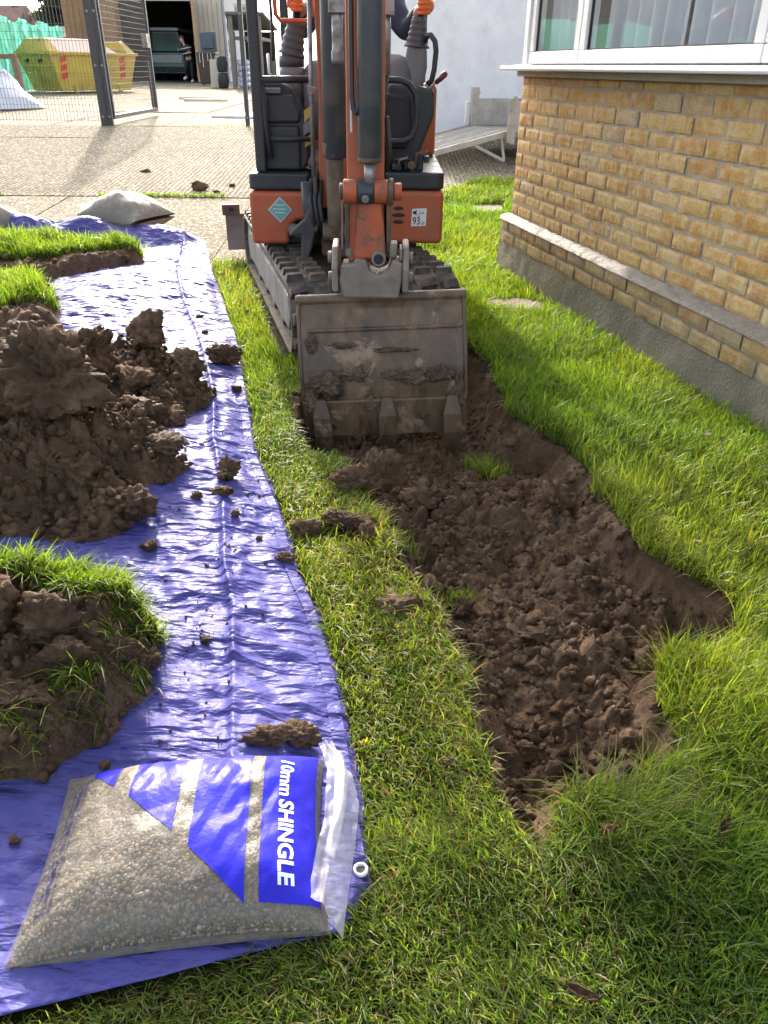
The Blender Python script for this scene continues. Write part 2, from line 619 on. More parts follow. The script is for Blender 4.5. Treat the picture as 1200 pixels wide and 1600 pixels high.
# ------------------------------------------------------------------ grass
def blades(P, h, w, ang, lean, col, seg=3, twist=None):
    """grass blades: P (n,3) roots; returns V, F(list), C"""
    n = len(P)
    t = np.linspace(0, 1, seg + 1)
    dx, dy = np.cos(ang), np.sin(ang)
    tw = ang + (np.pi / 2 if twist is None else twist)
    sx, sy = np.cos(tw), np.sin(tw)
    rows = []
    for k, tk in enumerate(t):
        off = lean * h * tk ** 1.8
        up = h * tk * np.sqrt(np.clip(1 - (0.75 * lean * tk) ** 2, 0.08, 1))
        c = P + np.stack([dx * off, dy * off, up], -1)
        if k < seg:
            ww = w * (1 - 0.55 * tk ** 1.5) * 0.5
            s = np.stack([sx * ww, sy * ww, np.zeros(n)], -1)
            rows += [c - s, c + s]
        else:
            rows += [c]
    m = 2 * seg + 1
    V = np.stack(rows, 1)                       # n,m,3
    b = (np.arange(n) * m)[:, None]
    quads = np.concatenate([b + np.array([[2 * k, 2 * k + 1, 2 * k + 3, 2 * k + 2]]) for k in range(seg - 1)], 0) if seg > 1 else np.zeros((0, 4), int)
    tris = b + np.array([[2 * seg - 2, 2 * seg - 1, 2 * seg]])
    C = np.repeat(col[:, None, :], m, 1)
    return V.reshape(-1, 3), [quads, tris], C.reshape(-1, 3)

def grass_colors(n, rg, lush):
    """lush 0..1: fraction of fresh green against straw/yellow"""
    base = np.array([0.092, 0.142, 0.020])
    alt = np.array([0.165, 0.195, 0.032])
    dark = np.array([0.035, 0.085, 0.014])
    straw = np.array([0.30, 0.235, 0.085])
    k = rg.random(n)[:, None]
    c = base * (1 - k) + alt * k
    d = rg.random(n) < 0.25
    c[d] = dark * 0.6 + c[d] * 0.4
    s = rg.random(n) > (0.80 + 0.17 * lush)
    c[s] = straw * rg.uniform(0.5, 1.0, (s.sum(), 1))
    return c * rg.uniform(0.9, 1.4, (n, 1))

def merge(parts):
    V, Q, T, C, b = [], [], [], [], 0
    for v, (q, t), c in parts:
        V.append(v); Q.append(q + b); T.append(t + b); C.append(c)
        b += len(v)
    return np.concatenate(V), [np.concatenate(Q), np.concatenate(T)], np.concatenate(C)

TARP_R = [(-0.06, 0.715), (-0.008, 0.80), (-0.012, 0.83), (-0.041, 0.998), (-0.061, 1.126), (-0.098, 1.316), (-0.159, 1.55),
          (-0.224, 1.718), (-0.318, 2.063), (-0.454, 2.47), (-0.541, 2.882), (-0.748, 3.80), (-1.136, 5.163), (-1.36, 6.02)]
TARP_L = [(-1.7, 0.26), (-3.2, 6.12)]
TARP_POLY = TARP_R + TARP_L[::-1]
EXC_YAW = R_(15.0)
HX = np.array([0.228, -0.974])     # along the house wall, towards the camera
HO = np.array([0.821, 5.40])       # far brick corner of the house

def grass_field():
    rg = np.random.default_rng(21)
    parts = []
    xs, ys, dens = [], [], []
    for (x0, x1, y0, y1) in [(-1.5, 2.3, 0.30, 0.9), (-1.2, 2.3, 0.9, 1.4), (-1.2, 2.2, 1.4, 2.0), (-1.2, 2.0, 2.0, 2.8),
                             (-1.2, 1.8, 2.8, 3.8), (-1.4, 1.6, 3.8, 5.2), (-1.6, 1.4, 5.2, 7.0), (-1.0, 2.3, 7.0, 8.62)]:
        yc = (y0 + y1) / 2
        D = np.clip(70000 / (0.62 + 0.55 * yc) ** 1.5, 6000, 70000)
        n = int(D * (x1 - x0) * (y1 - y0))
        xs.append(rg.uniform(x0, x1, n)); ys.append(rg.uniform(y0, y1, n))
    x, y = np.concatenate(xs), np.concatenate(ys)
    tl = TARP_POLY
    ok = inpoly(x, y, LAWN) & ~inpoly(x, y, tl)
    dt = polydist(x, y, TRENCH) * np.where(inpoly(x, y, TRENCH), -1, 1) + 0.03 * vnoise(x * 9, y * 9, seed=77)
    ok &= (dt > -0.010)
    # house footing
    rel = (x - HO[0]) * 0.974 + (y - HO[1]) * 0.228
    alongw = (x - HO[0]) * HX[0] + (y - HO[1]) * HX[1]
    ok &= ~((rel > -0.07) & (alongw > -0.06))
    # stepping slabs
    ok &= ~inpoly(x, y, SLAB_A) & ~inpoly(x, y, SLAB_B)
    # tracks of the machine press the grass away
    ca, sa = math.sin(EXC_YAW), -math.cos(EXC_YAW)
    px, py = x - (-0.35), y - 4.55
    lo = px * ca + py * sa
    sd = px * -sa + py * ca
    ok &= ~((abs(lo) < 1.0) & (abs(sd) < 0.41))
    # worn patches
    bare = sstep(0.25, 0.7, vnoise(x * 2.3, y * 2.3, seed=61)) * sstep(0.55, 0.2, x)
    ok &= rg.random(len(x)) > bare * 0.45
    ok &= ~((np.hypot((x + 0.10) / 1.8, y - 1.93) < 0.055) & (rg.random(len(x)) < 0.85))
    x, y, dt = x[ok], y[ok], dt[ok]
    n = len(x)
    d = np.hypot(y, 0.8)
    # sward height: trodden strip beside the tarp, long on the right and along the near trench rim
    left = sstep(0.35, 0.0, x - 0.22 + 0.12 * (y - 1.4)) * sstep(3.6, 2.9, y)
    hh = 0.075 - 0.030 * left + 0.020 * vnoise(x * 2.6, y * 2.6, seed=31) + 0.014 * vnoise(x * 7, y * 7, seed=32)
    longg = sstep(0.25, 0.0, np.hypot((x - 0.72) * 0.8, y - 1.16)) + sstep(0.16, 0.0, np.hypot(x - 0.42, y - 0.93))
    hh = hh + 0.040 * np.clip(longg, 0, 1)
    hh = np.clip(hh * 1.15, 0.03, 0.19) * rg.uniform(0.35, 1.25, n)
    w = 0.0024 * (0.8 + 0.30 * d) * rg.uniform(0.7, 1.35, n)
    swirl = 2.2 * vnoise(x * 1.3, y * 1.3, seed=33) + 1.4 * vnoise(x * 4.5, y * 4.5, seed=34)
    ang = -1.2 + swirl * 1.0 + rg.normal(0, 1.25, n)
    nearrim = sstep(0.10, 0.0, dt)
    lean = np.clip(rg.normal(0.58, 0.34, n) + 0.15 * left + 0.1 * nearrim, 0.03, 1.25)
    flat = rg.random(n) < 0.05 + 0.06 * left
    lean[flat] = rg.uniform(1.1, 1.3, flat.sum())
    col = grass_colors(n, rg, np.clip(1 - left * 0.8 - bare[ok] * 0.9, 0, 1))
    col[flat] = np.array([.30, .24, .10]) * rg.uniform(.4, 1.0, (flat.sum(), 1))
    patch = 1 + 0.30 * vnoise(x * 1.5, y * 1.5, seed=35)[:, None] * np.array([1.2, 0.6, 0.4])
    col = np.clip(col * patch, 0.004, 1)
    P = np.stack([x, y, lawn_z(x, y) - 0.003], -1)
    nr = y < 2.6
    for sel, seg in ((nr, 3), (~nr, 2)):
        parts.append(blades(P[sel], hh[sel], w[sel], ang[sel], lean[sel], col[sel], seg, rg.uniform(0, 3.14, sel.sum())))
    return merge(parts)

SLAB_A = [(0.56, 4.40), (0.70, 4.36), (0.88, 4.35), (0.93, 4.50), (0.80, 4.60), (0.60, 4.57)]
SLAB_B = [(0.74, 7.05), (1.02, 7.1), (1.06, 7.5), (0.76, 7.42)]
V, F, C = grass_field()
print('grass blades verts', len(V))
grass = link('grass', np_mesh('grass', V, F, attr=C), M_GRASS)
tag(grass, 'sunlit green lawn grass around the trench', 'grass', kind='stuff')

# ================================================================== concrete drive (slabs)
def concrete_mat(name, ribs=True):
    m, nt, b = new_mat(name)
    tc = N(nt, 'ShaderNodeTexCoord').outputs['Object']
    big = noise_node(nt, tc, 0.7, 5, 0.6)
    fine = noise_node(nt, tc, 46.0, 4, 0.75)
    agg = N(nt, 'ShaderNodeTexVoronoi')
    agg.inputs['Scale'].default_value = 55.0
    nt.links.new(tc, agg.inputs['Vector'])
    c = ramp(nt, big.outputs[0], [(0.3, (0.165, 0.135, 0.092)), (0.7, (0.225, 0.188, 0.132))]).outputs[0]
    sp = ramp(nt, fine.outputs[0], [(0.36, g3(0.35)), (0.5, g3(0.9)), (0.64, g3(1.6))]).outputs[0]
    c = mixc(nt, 0.85, c, sp, 'MULTIPLY')
    sep = N(nt, 'ShaderNodeSeparateColor')
    nt.links.new(agg.outputs['Color'], sep.inputs[0])
    pick = ramp(nt, sep.outputs[0], [(0.80, g3(0)), (0.84, g3(1))])
    c = mixc(nt, pick.outputs[0], c, (0.46, 0.40, 0.29))
    nt.links.new(c, b.inputs['Base Color'])
    b.inputs['Roughness'].default_value = 0.9
    b.inputs['Specular IOR Level'].default_value = 0.15
    p = bump(nt, b, fine.outputs[0], 1.0, 0.02)
    p = bump(nt, b, agg.outputs['Distance'], 0.5, 0.008, p)
    if ribs:
        w = N(nt, 'ShaderNodeTexWave', wave_type='BANDS', bands_direction='X')
        w.inputs['Scale'].default_value = 6.5
        w.inputs['Distortion'].default_value = 1.2
        w.inputs['Detail'].default_value = 3.0
        w.inputs['Detail Scale'].default_value = 2.0
        nt.links.new(tc, w.inputs['Vector'])
        bump(nt, b, w.outputs[0], 0.7, 0.03, p)
    return m

M_CONC = concrete_mat('ribbed_concrete')
M_CONC2 = concrete_mat('plain_concrete', False)
drive = empty('concrete_drive', (0, 0, 0), kind='structure')

def slab(x0, x1, y0, y1, mat, seed):
    nx, ny = max(3, int((x1 - x0) / 0.25)), max(3, int((y1 - y0) / 0.25))
    X, Y = np.meshgrid(np.linspace(x0, x1, nx), np.linspace(y0, y1, ny))
    Z = zd(Y) - 0.015 + 0.008 * vnoise(X * 0.9, Y * 0.9, seed=seed) + 0.01 * (random.random() - 0.5)
    Vt = np.stack([X, Y, Z], -1).reshape(-1, 3)
    F = grid_faces(ny, nx)
    # skirt down
    ring = list(range(nx)) + [r * nx + nx - 1 for r in range(1, ny)] + list(range(ny * nx - 2, (ny - 1) * nx - 1, -1)) + [r * nx for r in range(ny - 2, 0, -1)]
    low = Vt[ring] - np.array([0, 0, 0.12])
    b = len(Vt)
    k = len(ring)
    F2 = np.array([[ring[i], b + i, b + (i + 1) % k, ring[(i + 1) % k]] for i in range(k)])
    return link('slab', np_mesh('slab', np.concatenate([Vt, low]), [F, F2], smooth=False), mat, drive)

rows = [(4.6, 7.72, M_CONC2), (7.745, 11.33, M_CONC), (11.355, 12.62, M_CONC), (12.65, 16.0, M_CONC2), (16.03, 21.5, M_CONC2), (21.53, 29.0, M_CONC2), (29.03, 44.0, M_CONC2)]
for k, (a, b_, m) in enumerate(rows):
    # the lawn covers the first bay right of the machine
    for (x0, x1) in ([(-14, -7.2), (-7.19, -1.0), (-0.99, 9.0)] if k in (1, 2) else [(-14, -5.0), (-4.98, -3.35), (-3.33, 9.0)] if k else [(-9, -3.0), (-2.985, -1.25), (-1.24, -0.2)]):
        slab(x0, x1, a, b_, m, k)
slab(-0.19, 0.9, 6.6, 7.72, M_CONC2, 9)

# moss and grass tufts in the joints
def tuft_line(x0, x1, yy, n, h, seed):
    rg = np.random.default_rng(seed)
    x = rg.uniform(x0, x1, n)
    keepm = vnoise(x * 1.6, x * 0 + yy, seed=seed) > 0.05
    x = x[keepm]
    y = yy + rg.normal(0, 0.02, len(x))
    P = np.stack([x, y, zd(y) - 0.012], -1)
    return blades(P, rg.uniform(0.3, 1, len(x)) * h, np.full(len(x), 0.009), rg.uniform(0, 6.28, len(x)), rg.uniform(0.3, 1, len(x)),
                  grass_colors(len(x), rg, 1.0) * 1.1, 2, rg.uniform(0, 3.14, len(x)))
V, F, C = merge([tuft_line(-5, 0.9, 7.735, 2600, 0.05, 5), tuft_line(-5, 1.0, 12.64, 500, 0.04, 6), tuft_line(-9, 2, 16.02, 300, 0.04, 8)])
o = link('joint_grass', np_mesh('joint_grass', V, F, attr=C), M_GRASS)
tag(o, 'thin green grass growing along the joint between concrete slabs', 'grass', kind='stuff')

# ================================================================== stepping slabs beside the house
def flat_stone(name, poly, z, th, mat, label):
    pts = []
    n = len(poly)
    for i in range(n):
        (ax, ay), (bx, by) = poly[i], poly[(i + 1) % n]
        for k in range(4):
            t = k / 4
            pts.append((ax + (bx - ax) * t + random.uniform(-.008, .008), ay + (by - ay) * t + random.uniform(-.008, .008)))
    o = MB().prism(pts, 'z', z - th, z).build(name, mat, bevel=0.006)
    return tag(o, label, 'paving slab')
M_SLAB = pm('old_slab', (0.24, 0.20, 0.155), (0.16, 0.125, 0.09), 7, 0.9, 0.5, 70, 0.006, dirt=(0.12, 0.09, 0.055), dscale=5)
flat_stone('paving_slab', SLAB_A, 0.018, 0.06, M_SLAB, 'worn pale paving slab in the grass beside the house plinth')
flat_stone('paving_slab', SLAB_B, 0.122, 0.06, M_SLAB, 'small pale paving slab in the grass beyond the house corner')

# ================================================================== blue tarpaulin
def tarp_mat():
    m, nt, b = new_mat('blue_polythene')
    tc = N(nt, 'ShaderNodeTexCoord').outputs['Object']
    n1 = noise_node(nt, tc, 5.0, 5, 0.6)
    c = ramp(nt, n1.outputs[0], [(0.3, (0.056, 0.055, 0.21)), (0.7, (0.092, 0.088, 0.275))]).outputs[0]
    n2 = noise_node(nt, tc, 9.0, 8, 0.7, 0.6)
    k = ramp(nt, n2.outputs[0], [(0.60, g3(0)), (0.74, g3(0.55))])
    c = mixc(nt, k.outputs[0], c, (0.16, 0.13, 0.17))
    nt.links.new(c, b.inputs['Base Color'])
    r = ramp(nt, n2.outputs[0], [(0.35, g3(0.36)), (0.7, g3(0.52))])
    nt.links.new(r.outputs[0], b.inputs['Roughness'])
    b.inputs['Specular IOR Level'].default_value = 0.09
    # crinkles of the sheet
    mp = N(nt, 'ShaderNodeMapping')
    mp.inputs['Scale'].default_value = (0.55, 1.5, 1)
    mp.inputs['Rotation'].default_value = (0, 0, 0.25)
    nt.links.new(tc, mp.inputs[0])
    p = None
    for sc, st, dist in ((7, 0.5, 0.03), (17, 0.5, 0.016), (60, 0.3, 0.004)):
        nn = noise_node(nt, mp.outputs[0], sc, 3, 0.5, 0.8)
        mth = N(nt, 'ShaderNodeMath', operation='SUBTRACT')
        mth.inputs[1].default_value = 0.5
        nt.links.new(nn.outputs[0], mth.inputs[0])
        ab = N(nt, 'ShaderNodeMath', operation='ABSOLUTE')
        nt.links.new(mth.outputs[0], ab.inputs[0])
        p = bump(nt, b, ab.outputs[0], st, dist, p)
    for sc, st, dist in ((8.0, 0.7, 0.022), (21.0, 0.7, 0.010), (48.0, 0.5, 0.004)):      # straight sharp creases
        nw = noise_node(nt, mp.outputs[0], 3.0, 2, 0.5)
        va = N(nt, 'ShaderNodeVectorMath', operation='ADD')
        nt.links.new(mp.outputs[0], va.inputs[0])
        sc3 = N(nt, 'ShaderNodeVectorMath', operation='SCALE')
        sc3.inputs['Scale'].default_value = 0.12
        nt.links.new(nw.outputs['Color'], sc3.inputs[0])
        nt.links.new(sc3.outputs[0], va.inputs[1])
        vo = N(nt, 'ShaderNodeTexVoronoi', feature='F1', distance='MANHATTAN')
        vo.inputs['Scale'].default_value = sc
        nt.links.new(va.outputs[0], vo.inputs['Vector'])
        p = bump(nt, b, vo.outputs['Distance'], st, dist, p)
    return m

M_TARP = tarp_mat()
def plerp(poly, t):
    P = np.array(poly)
    s = np.concatenate([[0], np.cumsum(np.hypot(*np.diff(P, axis=0).T))])
    s /= s[-1]
    return np.stack([np.interp(t, s, P[:, 0]), np.interp(t, s, P[:, 1])], -1)

def tarp_h(X, Y, s=None, t=None):
    wx = X + 0.04 * vnoise(X * 3, Y * 3, seed=90)
    wy = Y + 0.04 * vnoise(X * 3, Y * 3, seed=91)
    h = 0.018 * (facet(wx * 1.5, wy * 4.2, seed=1) + 1) * 0.5
    h = h + 0.013 * (facet((wx * .9 + wy * .5) * 4, (wy * .9 - wx * .5) * 9, seed=2) + 1) * 0.5
    h = h + 0.0085 * facet((wx * .8 - wy * .6) * 11, (wy * .8 + wx * .6) * 17, seed=3)
    h = h + 0.0042 * facet((wx * .95 - wy * .3) * 26, (wy * .95 + wx * .3) * 36, seed=4)
    cl = np.exp(-((X + 1.55) ** 2 / 0.16 + (Y - 4.5) ** 2 / 0.35)) * 0.10
    cl = cl + np.exp(-((X + 0.72) ** 2 / 0.02 + (Y - 2.35) ** 2 / 0.10)) * 0.05
    # the old fold running the length of the sheet
    xr = np.interp(Y, [p[1] for p in TARP_R[1:]], [p[0] for p in TARP_R[1:]])
    fd = X - (xr - 0.20 - 0.05 * np.sin(Y * 1.7))
    cl = cl + (0.009 + 0.006 * vnoise(Y * 6, Y * 0, seed=17)) * np.exp(-(fd / 0.016) ** 2) + 0.014 * sstep(-0.008, 0.008, fd) * sstep(0.12, 0.0, fd)
    rim = sstep(0.0, 0.10, xr - X) * sstep(0.0, 0.16, Y - (0.715 + (X + 0.06) * 0.277))
    return h * 0.9 * (0.35 + 0.65 * rim) + cl * rim + 0.012 + 0.008 * rim + zd(Y)

tn, tm = 820, 230
tt = np.linspace(0, 1, tn)
ss = np.linspace(0, 1, tm) ** 0.62
Rr, Ll = plerp(TARP_R, tt), plerp(TARP_L, tt)
S, T = np.meshgrid(ss, tt)
TPX = Ll[:, None, 0] * (1 - S) + Rr[:, None, 0] * S + 0.008 * vnoise(T * 60, T * 0, seed=9) * S
TPY = Ll[:, None, 1] * (1 - S) + Rr[:, None, 1] * S
TPZ = tarp_h(TPX, TPY)
edge = np.minimum(np.minimum(1 - S, T), 1 - T)
far_lift = sstep(0.955, 0.995, T) * sstep(0.97, 0.80, S)
TPZ = TPZ + far_lift * (0.10 + 0.06 * vnoise(TPX * 4, TPY * 3, seed=15))
TPZ = TPZ - 0.012 * sstep(0.012, 0.0, 1 - S)
bag_near = sstep(0.04, 0.0, T) * sstep(0.3, 0.5, S)
TPZ = TPZ + 0.01 * bag_near
tarp = empty('tarpaulin', (-1.2, 3.0, 0), label='crumpled shiny blue tarpaulin spread on the ground beside the trench', cat='tarpaulin')
tsheet = link('sheet', np_mesh('sheet', np.stack([TPX, TPY, TPZ], -1).reshape(-1, 3), grid_faces(tn, tm)), M_TARP, tarp)
sol = tsheet.modifiers.new('thickness', 'SOLIDIFY')
sol.thickness = 0.0012
# hem seam strip along the edge
def hem(off, wid):
    tq = np.linspace(0.02, 0.99, 400)
    q = plerp(TARP_R, tq)
    d = np.gradient(q, axis=0)
    nrm = np.stack([-d[:, 1], d[:, 0]], -1)
    nrm /= np.linalg.norm(nrm, axis=1)[:, None]
    Vt = []
    for o_ in (off, off + wid):
        p = q + nrm * o_
        Vt.append(np.stack([p[:, 0], p[:, 1], tarp_h(p[:, 0], p[:, 1]) + 0.004], -1))
    return np.concatenate(Vt, 0), grid_faces(2, 400)
V, F = hem(0.012, 0.028)
link('hem', np_mesh('hem', V, F), M_TARP, tarp)
M_EYE = pm('eyelet_metal', (0.75, 0.74, 0.70), (0.55, 0.54, 0.5), 40, 0.3, 0, metal=0.85)
M_BLACK = pm('black_rubber', (0.012, 0.012, 0.013), (0.03, 0.03, 0.03), 12, 0.6, 0.2)
def eyelet(x, y, z):
    mb = MB()
    n = 24
    ring = [(math.cos(2 * math.pi * k / n), math.sin(2 * math.pi * k / n)) for k in range(n + 1)]
    mb.tube([(x + c * 0.0105, y + s_ * 0.0105, z) for c, s_ in ring], 0.0042, 8, cap=False)
    e = mb.build('eyelet', M_EYE, tarp, smooth=True)
    MB().prism([(x + c * 0.0085, y + s_ * 0.0085) for c, s_ in ring[:-1]], 'z', z - 0.001, z + 0.0012).build('eyelet_hole', M_BLACK, e)
eyelet(-0.033, 0.822, float(tarp_h(np.array([-0.033]), np.array([0.822]))[0]) + 0.004)
eyelet(-0.64, 2.43, float(tarp_h(np.array([-0.64]), np.array([2.43]))[0]) + 0.004)

# ================================================================== soil on the tarp
def mound(name, poly, hfun, res, mat, parent, seed, amp=1.0, edge_w=0.12):
    P = np.array(poly)
    x = np.arange(P[:, 0].min() - 0.02, P[:, 0].max() + 0.02, res)
    y = np.arange(P[:, 1].min() - 0.02, P[:, 1].max() + 0.02, res)
    X, Y = np.meshgrid(x, y)
    ins = inpoly(X, Y, poly)
    d = polydist(X, Y, poly) * np.where(ins, 1, -1) + 0.035 * vnoise(X * 7, Y * 7, seed=seed) + 0.015 * vnoise(X * 19, Y * 19, seed=seed + 1)
    k = sstep(0, edge_w, d) ** 0.7
    Z = tarp_h(X, Y) + k * hfun(X, Y) + soil_relief(X, Y, seed, amp) * k - 0.03 * sstep(0.01, -0.02, d)
    kk = d > -0.03
    kk = kk[:-1, :-1] & kk[1:, 1:] & kk[1:, :-1] & kk[:-1, 1:]
    o = link(name, np_mesh(name, np.stack([X, Y, Z], -1).reshape(-1, 3), grid_faces(*X.shape, kk)), mat, parent)
    def zf(a, b):
        i = np.clip(((np.asarray(b) - y[0]) / res).astype(int), 0, len(y) - 1)
        j = np.clip(((np.asarray(a) - x[0]) / res).astype(int), 0, len(x) - 1)
        return Z[i, j]
    def df(a, b):
        i = np.clip(((np.asarray(b) - y[0]) / res).astype(int), 0, len(y) - 1)
        j = np.clip(((np.asarray(a) - x[0]) / res).astype(int), 0, len(x) - 1)
        return d[i, j]
    return o, zf, df

def gauss(X, Y, x, y, sx, sy, h):
    return h * np.exp(-((X - x) / sx) ** 2 - ((Y - y) / sy) ** 2)

def loose(name, zf, df, box, n, parent, seed, smin=0.004, smax=0.028, dmin=0.0):
    rg = np.random.default_rng(seed)
    x, y = rg.uniform(box[0], box[1], n), rg.uniform(box[2], box[3], n)
    k = df(x, y) > dmin
    x, y = x[k], y[k]
    s = smin + (smax - smin) * rg.random(len(x)) ** 6
    V, F = crumbs(np.stack([x, y, zf(x, y) + s * 0.4], -1), s, '1', seed)
    o = link(name, np_mesh(name, V, F, smooth=True), M_SOIL_H, parent)
    o['kind'] = 'stuff'
    return o

HEAP = [(-2.25, 3.5), (-1.75, 3.42), (-1.30, 3.38), (-0.98, 3.30), (-0.80, 3.12), (-0.70, 2.86), (-0.74, 2.66), (-0.80, 2.50),
        (-0.72, 2.40), (-0.70, 2.28), (-0.62, 2.22), (-0.66, 2.13), (-0.76, 2.10), (-0.70, 1.98), (-0.72, 1.90), (-0.80, 1.86), (-1.00, 1.86), (-1.3, 1.80), (-2.0, 1.9)]
heap = empty('soil_heap', (-1.25, 2.6, 0.02), label='large heap of dug brown clay soil piled on the blue tarpaulin', cat='soil heap')
def heap_h(X, Y):
    return (gauss(X, Y, -1.22, 2.98, .26, .28, .075) + gauss(X, Y, -0.95, 3.02, .17, .2, .04) + gauss(X, Y, -1.05, 2.25, .27, .26, .15)
            + gauss(X, Y, -1.55, 2.7, .3, .5, .08) + 0.035)
_, hz, hd = mound('mound', HEAP, heap_h, 0.0085, M_SOIL_H, heap, 12, 1.45)
# big broken lumps seen on the heap: (x, y, size, squash, seed)
for k, (x, y, s, sq, zl) in enumerate([(-1.03, 2.23, .16, (1.1, .8, .9), .0), (-1.22, 2.30, .13, (1, 1, .8), .02), (-0.92, 2.05, .085, (1, 1, .9), 0),
                                   (-1.13, 2.80, .125, (1.2, .8, .8), .0), (-0.96, 3.05, .085, (1.2, .9, .9), .0), (-1.36, 2.95, .12, (1.2, 1, .7), .0),
                                   (-0.80, 2.96, .075, (1.2, 1, .8), 0), (-0.86, 2.47, .085, (1, 1, .8), 0), (-0.74, 1.95, .065, (1.1, 1, .8), 0),
                                   (-1.22, 2.0, .10, (1, 1, .8), 0), (-0.94, 2.73, .08, (1, 1, .7), 0), (-0.70, 2.22, .055, (1.2, 1, .6), 0),
                                   (-0.78, 2.62, .06, (1, 1, .8), 0), (-1.5, 2.5, .14, (1, 1, .8), 0)]):
    z = float(hz(x, y)) - s * 0.55 + zl
    single_clod('clod', (x, y, z), s, 300 + k, None, sq, ICO5 if s > .09 else ICO4, parent=heap, sink=0.0, rough=0.75 if s > .115 else 0.95)
loose('crumb', hz, hd, (-2.0, -0.55, 1.8, 3.45), 15000, heap, 31, 0.004, 0.024)

# near block of turned turf
TURF_C = [(-0.51, 1.42), (-0.50, 1.28), (-0.50, 1.20), (-0.56, 1.10), (-0.66, 1.03), (-0.80, 0.99), (-1.3, 0.98), (-1.4, 1.5), (-0.95, 1.50), (-0.6, 1.50)]
turf_c = empty('turf_clod', (-0.8, 1.25, 0.02), label='big upturned block of turf and dark soil beside the blue printed bag', cat='turf')
def turfc_h(X, Y):
    top = 0.11 * sstep(1.10, 1.32, Y) * sstep(-0.47, -0.56, X)
    return top + gauss(X, Y, -0.78, 1.20, .2, .12, .06) + gauss(X, Y, -0.62, 1.30, .08, .09, .05) + 0.035
_, cz, cd = mound('soil', TURF_C, turfc_h, 0.006, M_SOIL_H, turf_c, 44, 1.15, 0.07)
for k, (x, y, s, sq) in enumerate([(-0.68, 1.235, .062, (1.1, .7, 1.1)), (-0.80, 1.22, .08, (1, .7, 1.1)), (-0.555, 1.245, .04, (1.1, .8, .9)), (-0.70, 1.10, .05, (1.2, 1, .8)),
                                   (-0.73, 1.02, .04, (1, 1, .9)), (-0.60, 1.13, .035, (1, 1, .8)), (-0.52, 1.30, .035, (1, 1, .8)), (-0.86, 1.08, .06, (1, 1, .9)), (-0.63, 1.18, .045, (1.3, .8, .8))]):
    single_clod('clod', (x, y, float(cz(x, y)) - s * .5), s, 340 + k, None, sq, ICO4, parent=turf_c, sink=0.0)
loose('crumb', cz, cd, (-1.3, -0.46, 0.97, 1.5), 6500, turf_c, 36, 0.0025, 0.018)

def turf_grass(name, parent, zf, pts_xy, hs, seed, ang0=-1.3, lean0=0.7, lush=1.0):
    rg = np.random.default_rng(seed)
    x, y = pts_xy
    n = len(x)
    P = np.stack([x, y, zf(x, y) - 0.004], -1)
    V, F, C = blades(P, hs * rg.uniform(0.4, 1.15, n), 0.0030 * rg.uniform(.7, 1.4, n) * (0.8 + 0.3 * np.mean(y)), ang0 + rg.normal(0, 0.9, n) + vnoise(x * 6, y * 6, seed=seed),
                     np.clip(rg.normal(lean0, .3, n), .1, 1.2), grass_colors(n, rg, lush), 3, rg.uniform(0, 3.14, n))
    o = link(name, np_mesh(name, V, F, attr=C), M_GRASS, parent)
    o['kind'] = 'stuff'
    return o
rg = np.random.default_rng(5)
n = 15000
x, y = rg.uniform(-1.35, -0.50, n), rg.uniform(1.30, 1.52, n)
k = (y > 1.345 + 0.035 * vnoise(x * 8, x * 0, seed=3)) & (cd(x, y) > 0.0) & (x < -0.515 + 0.02 * vnoise(y * 20, y * 0, seed=2))
turf_grass('grass', turf_c, cz, (x[k], y[k]), 0.075, 71)
tx_, ty_ = [], []
for (a, b_, q, s) in [(-0.595, 1.155, 150, .025), (-0.53, 1.25, 110, .02), (-0.66, 1.06, 90, .03), (-0.84, 1.06, 130, .05), (-0.56, 1.33, 140, .02), (-0.76, 1.0, 60, .03), (-0.92, 1.15, 90, .03)]:
    tx_.append(rg.normal(a, s, q)); ty_.append(rg.normal(b_, s, q))
turf_grass('grass', turf_c, cz, (np.concatenate(tx_), np.concatenate(ty_)), 0.085, 72, lean0=0.85, lush=0.3)

# two far blocks of turf
def turf_block(poly, hgt, seed, label, ng, gh, gy0):
    P = np.array(poly)
    c = P.mean(0)
    r = empty('turf_clod', (c[0], c[1], 0.02), label=label, cat='turf')
    hf = lambda X, Y: hgt * (0.75 + 0.25 * vnoise(X * 4, Y * 4, seed=seed))
    _, zf, df = mound('soil', poly, hf, 0.014, M_SOIL_H, r, seed, 0.7, 0.09)
    q = np.random.default_rng(seed)
    x, y = q.uniform(P[:, 0].min(), P[:, 0].max(), ng), q.uniform(P[:, 1].min(), P[:, 1].max(), ng)
    front = np.interp(x, [p[0] for p in gy0], [p[1] for p in gy0])
    k = (df(x, y) > 0.02) & (y > front + 0.06 * vnoise(x * 5, x * 0, seed=seed + 3))
    turf_grass('grass', r, zf, (x[k], y[k]), gh, seed + 5, lean0=0.6)
    loose('crumb', zf, df, (P[:, 0].min(), P[:, 0].max(), P[:, 1].min(), P[:, 1].max()), 500, r, seed + 8, 0.006, 0.035)
turf_block([(-2.75, 4.75), (-2.3, 4.7), (-2.0, 4.75), (-1.82, 5.0), (-1.62, 5.25), (-1.68, 5.45), (-2.1, 5.5), (-2.9, 5.6)], 0.10, 150,
           'flat clod of turf at the far end of the blue tarpaulin', 14000, 0.125, [(-2.8, 4.9), (-2.1, 5.0), (-1.7, 5.25)])
turf_block([(-2.3, 3.65), (-1.72, 3.6), (-1.66, 3.8), (-1.80, 4.2), (-1.95, 4.45), (-2.4, 4.6), (-2.9, 4.5)], 0.10, 160,
           'grassy clod of turf behind the soil heap at the left edge', 14000, 0.11, [(-2.3, 3.85), (-1.7, 3.95)])
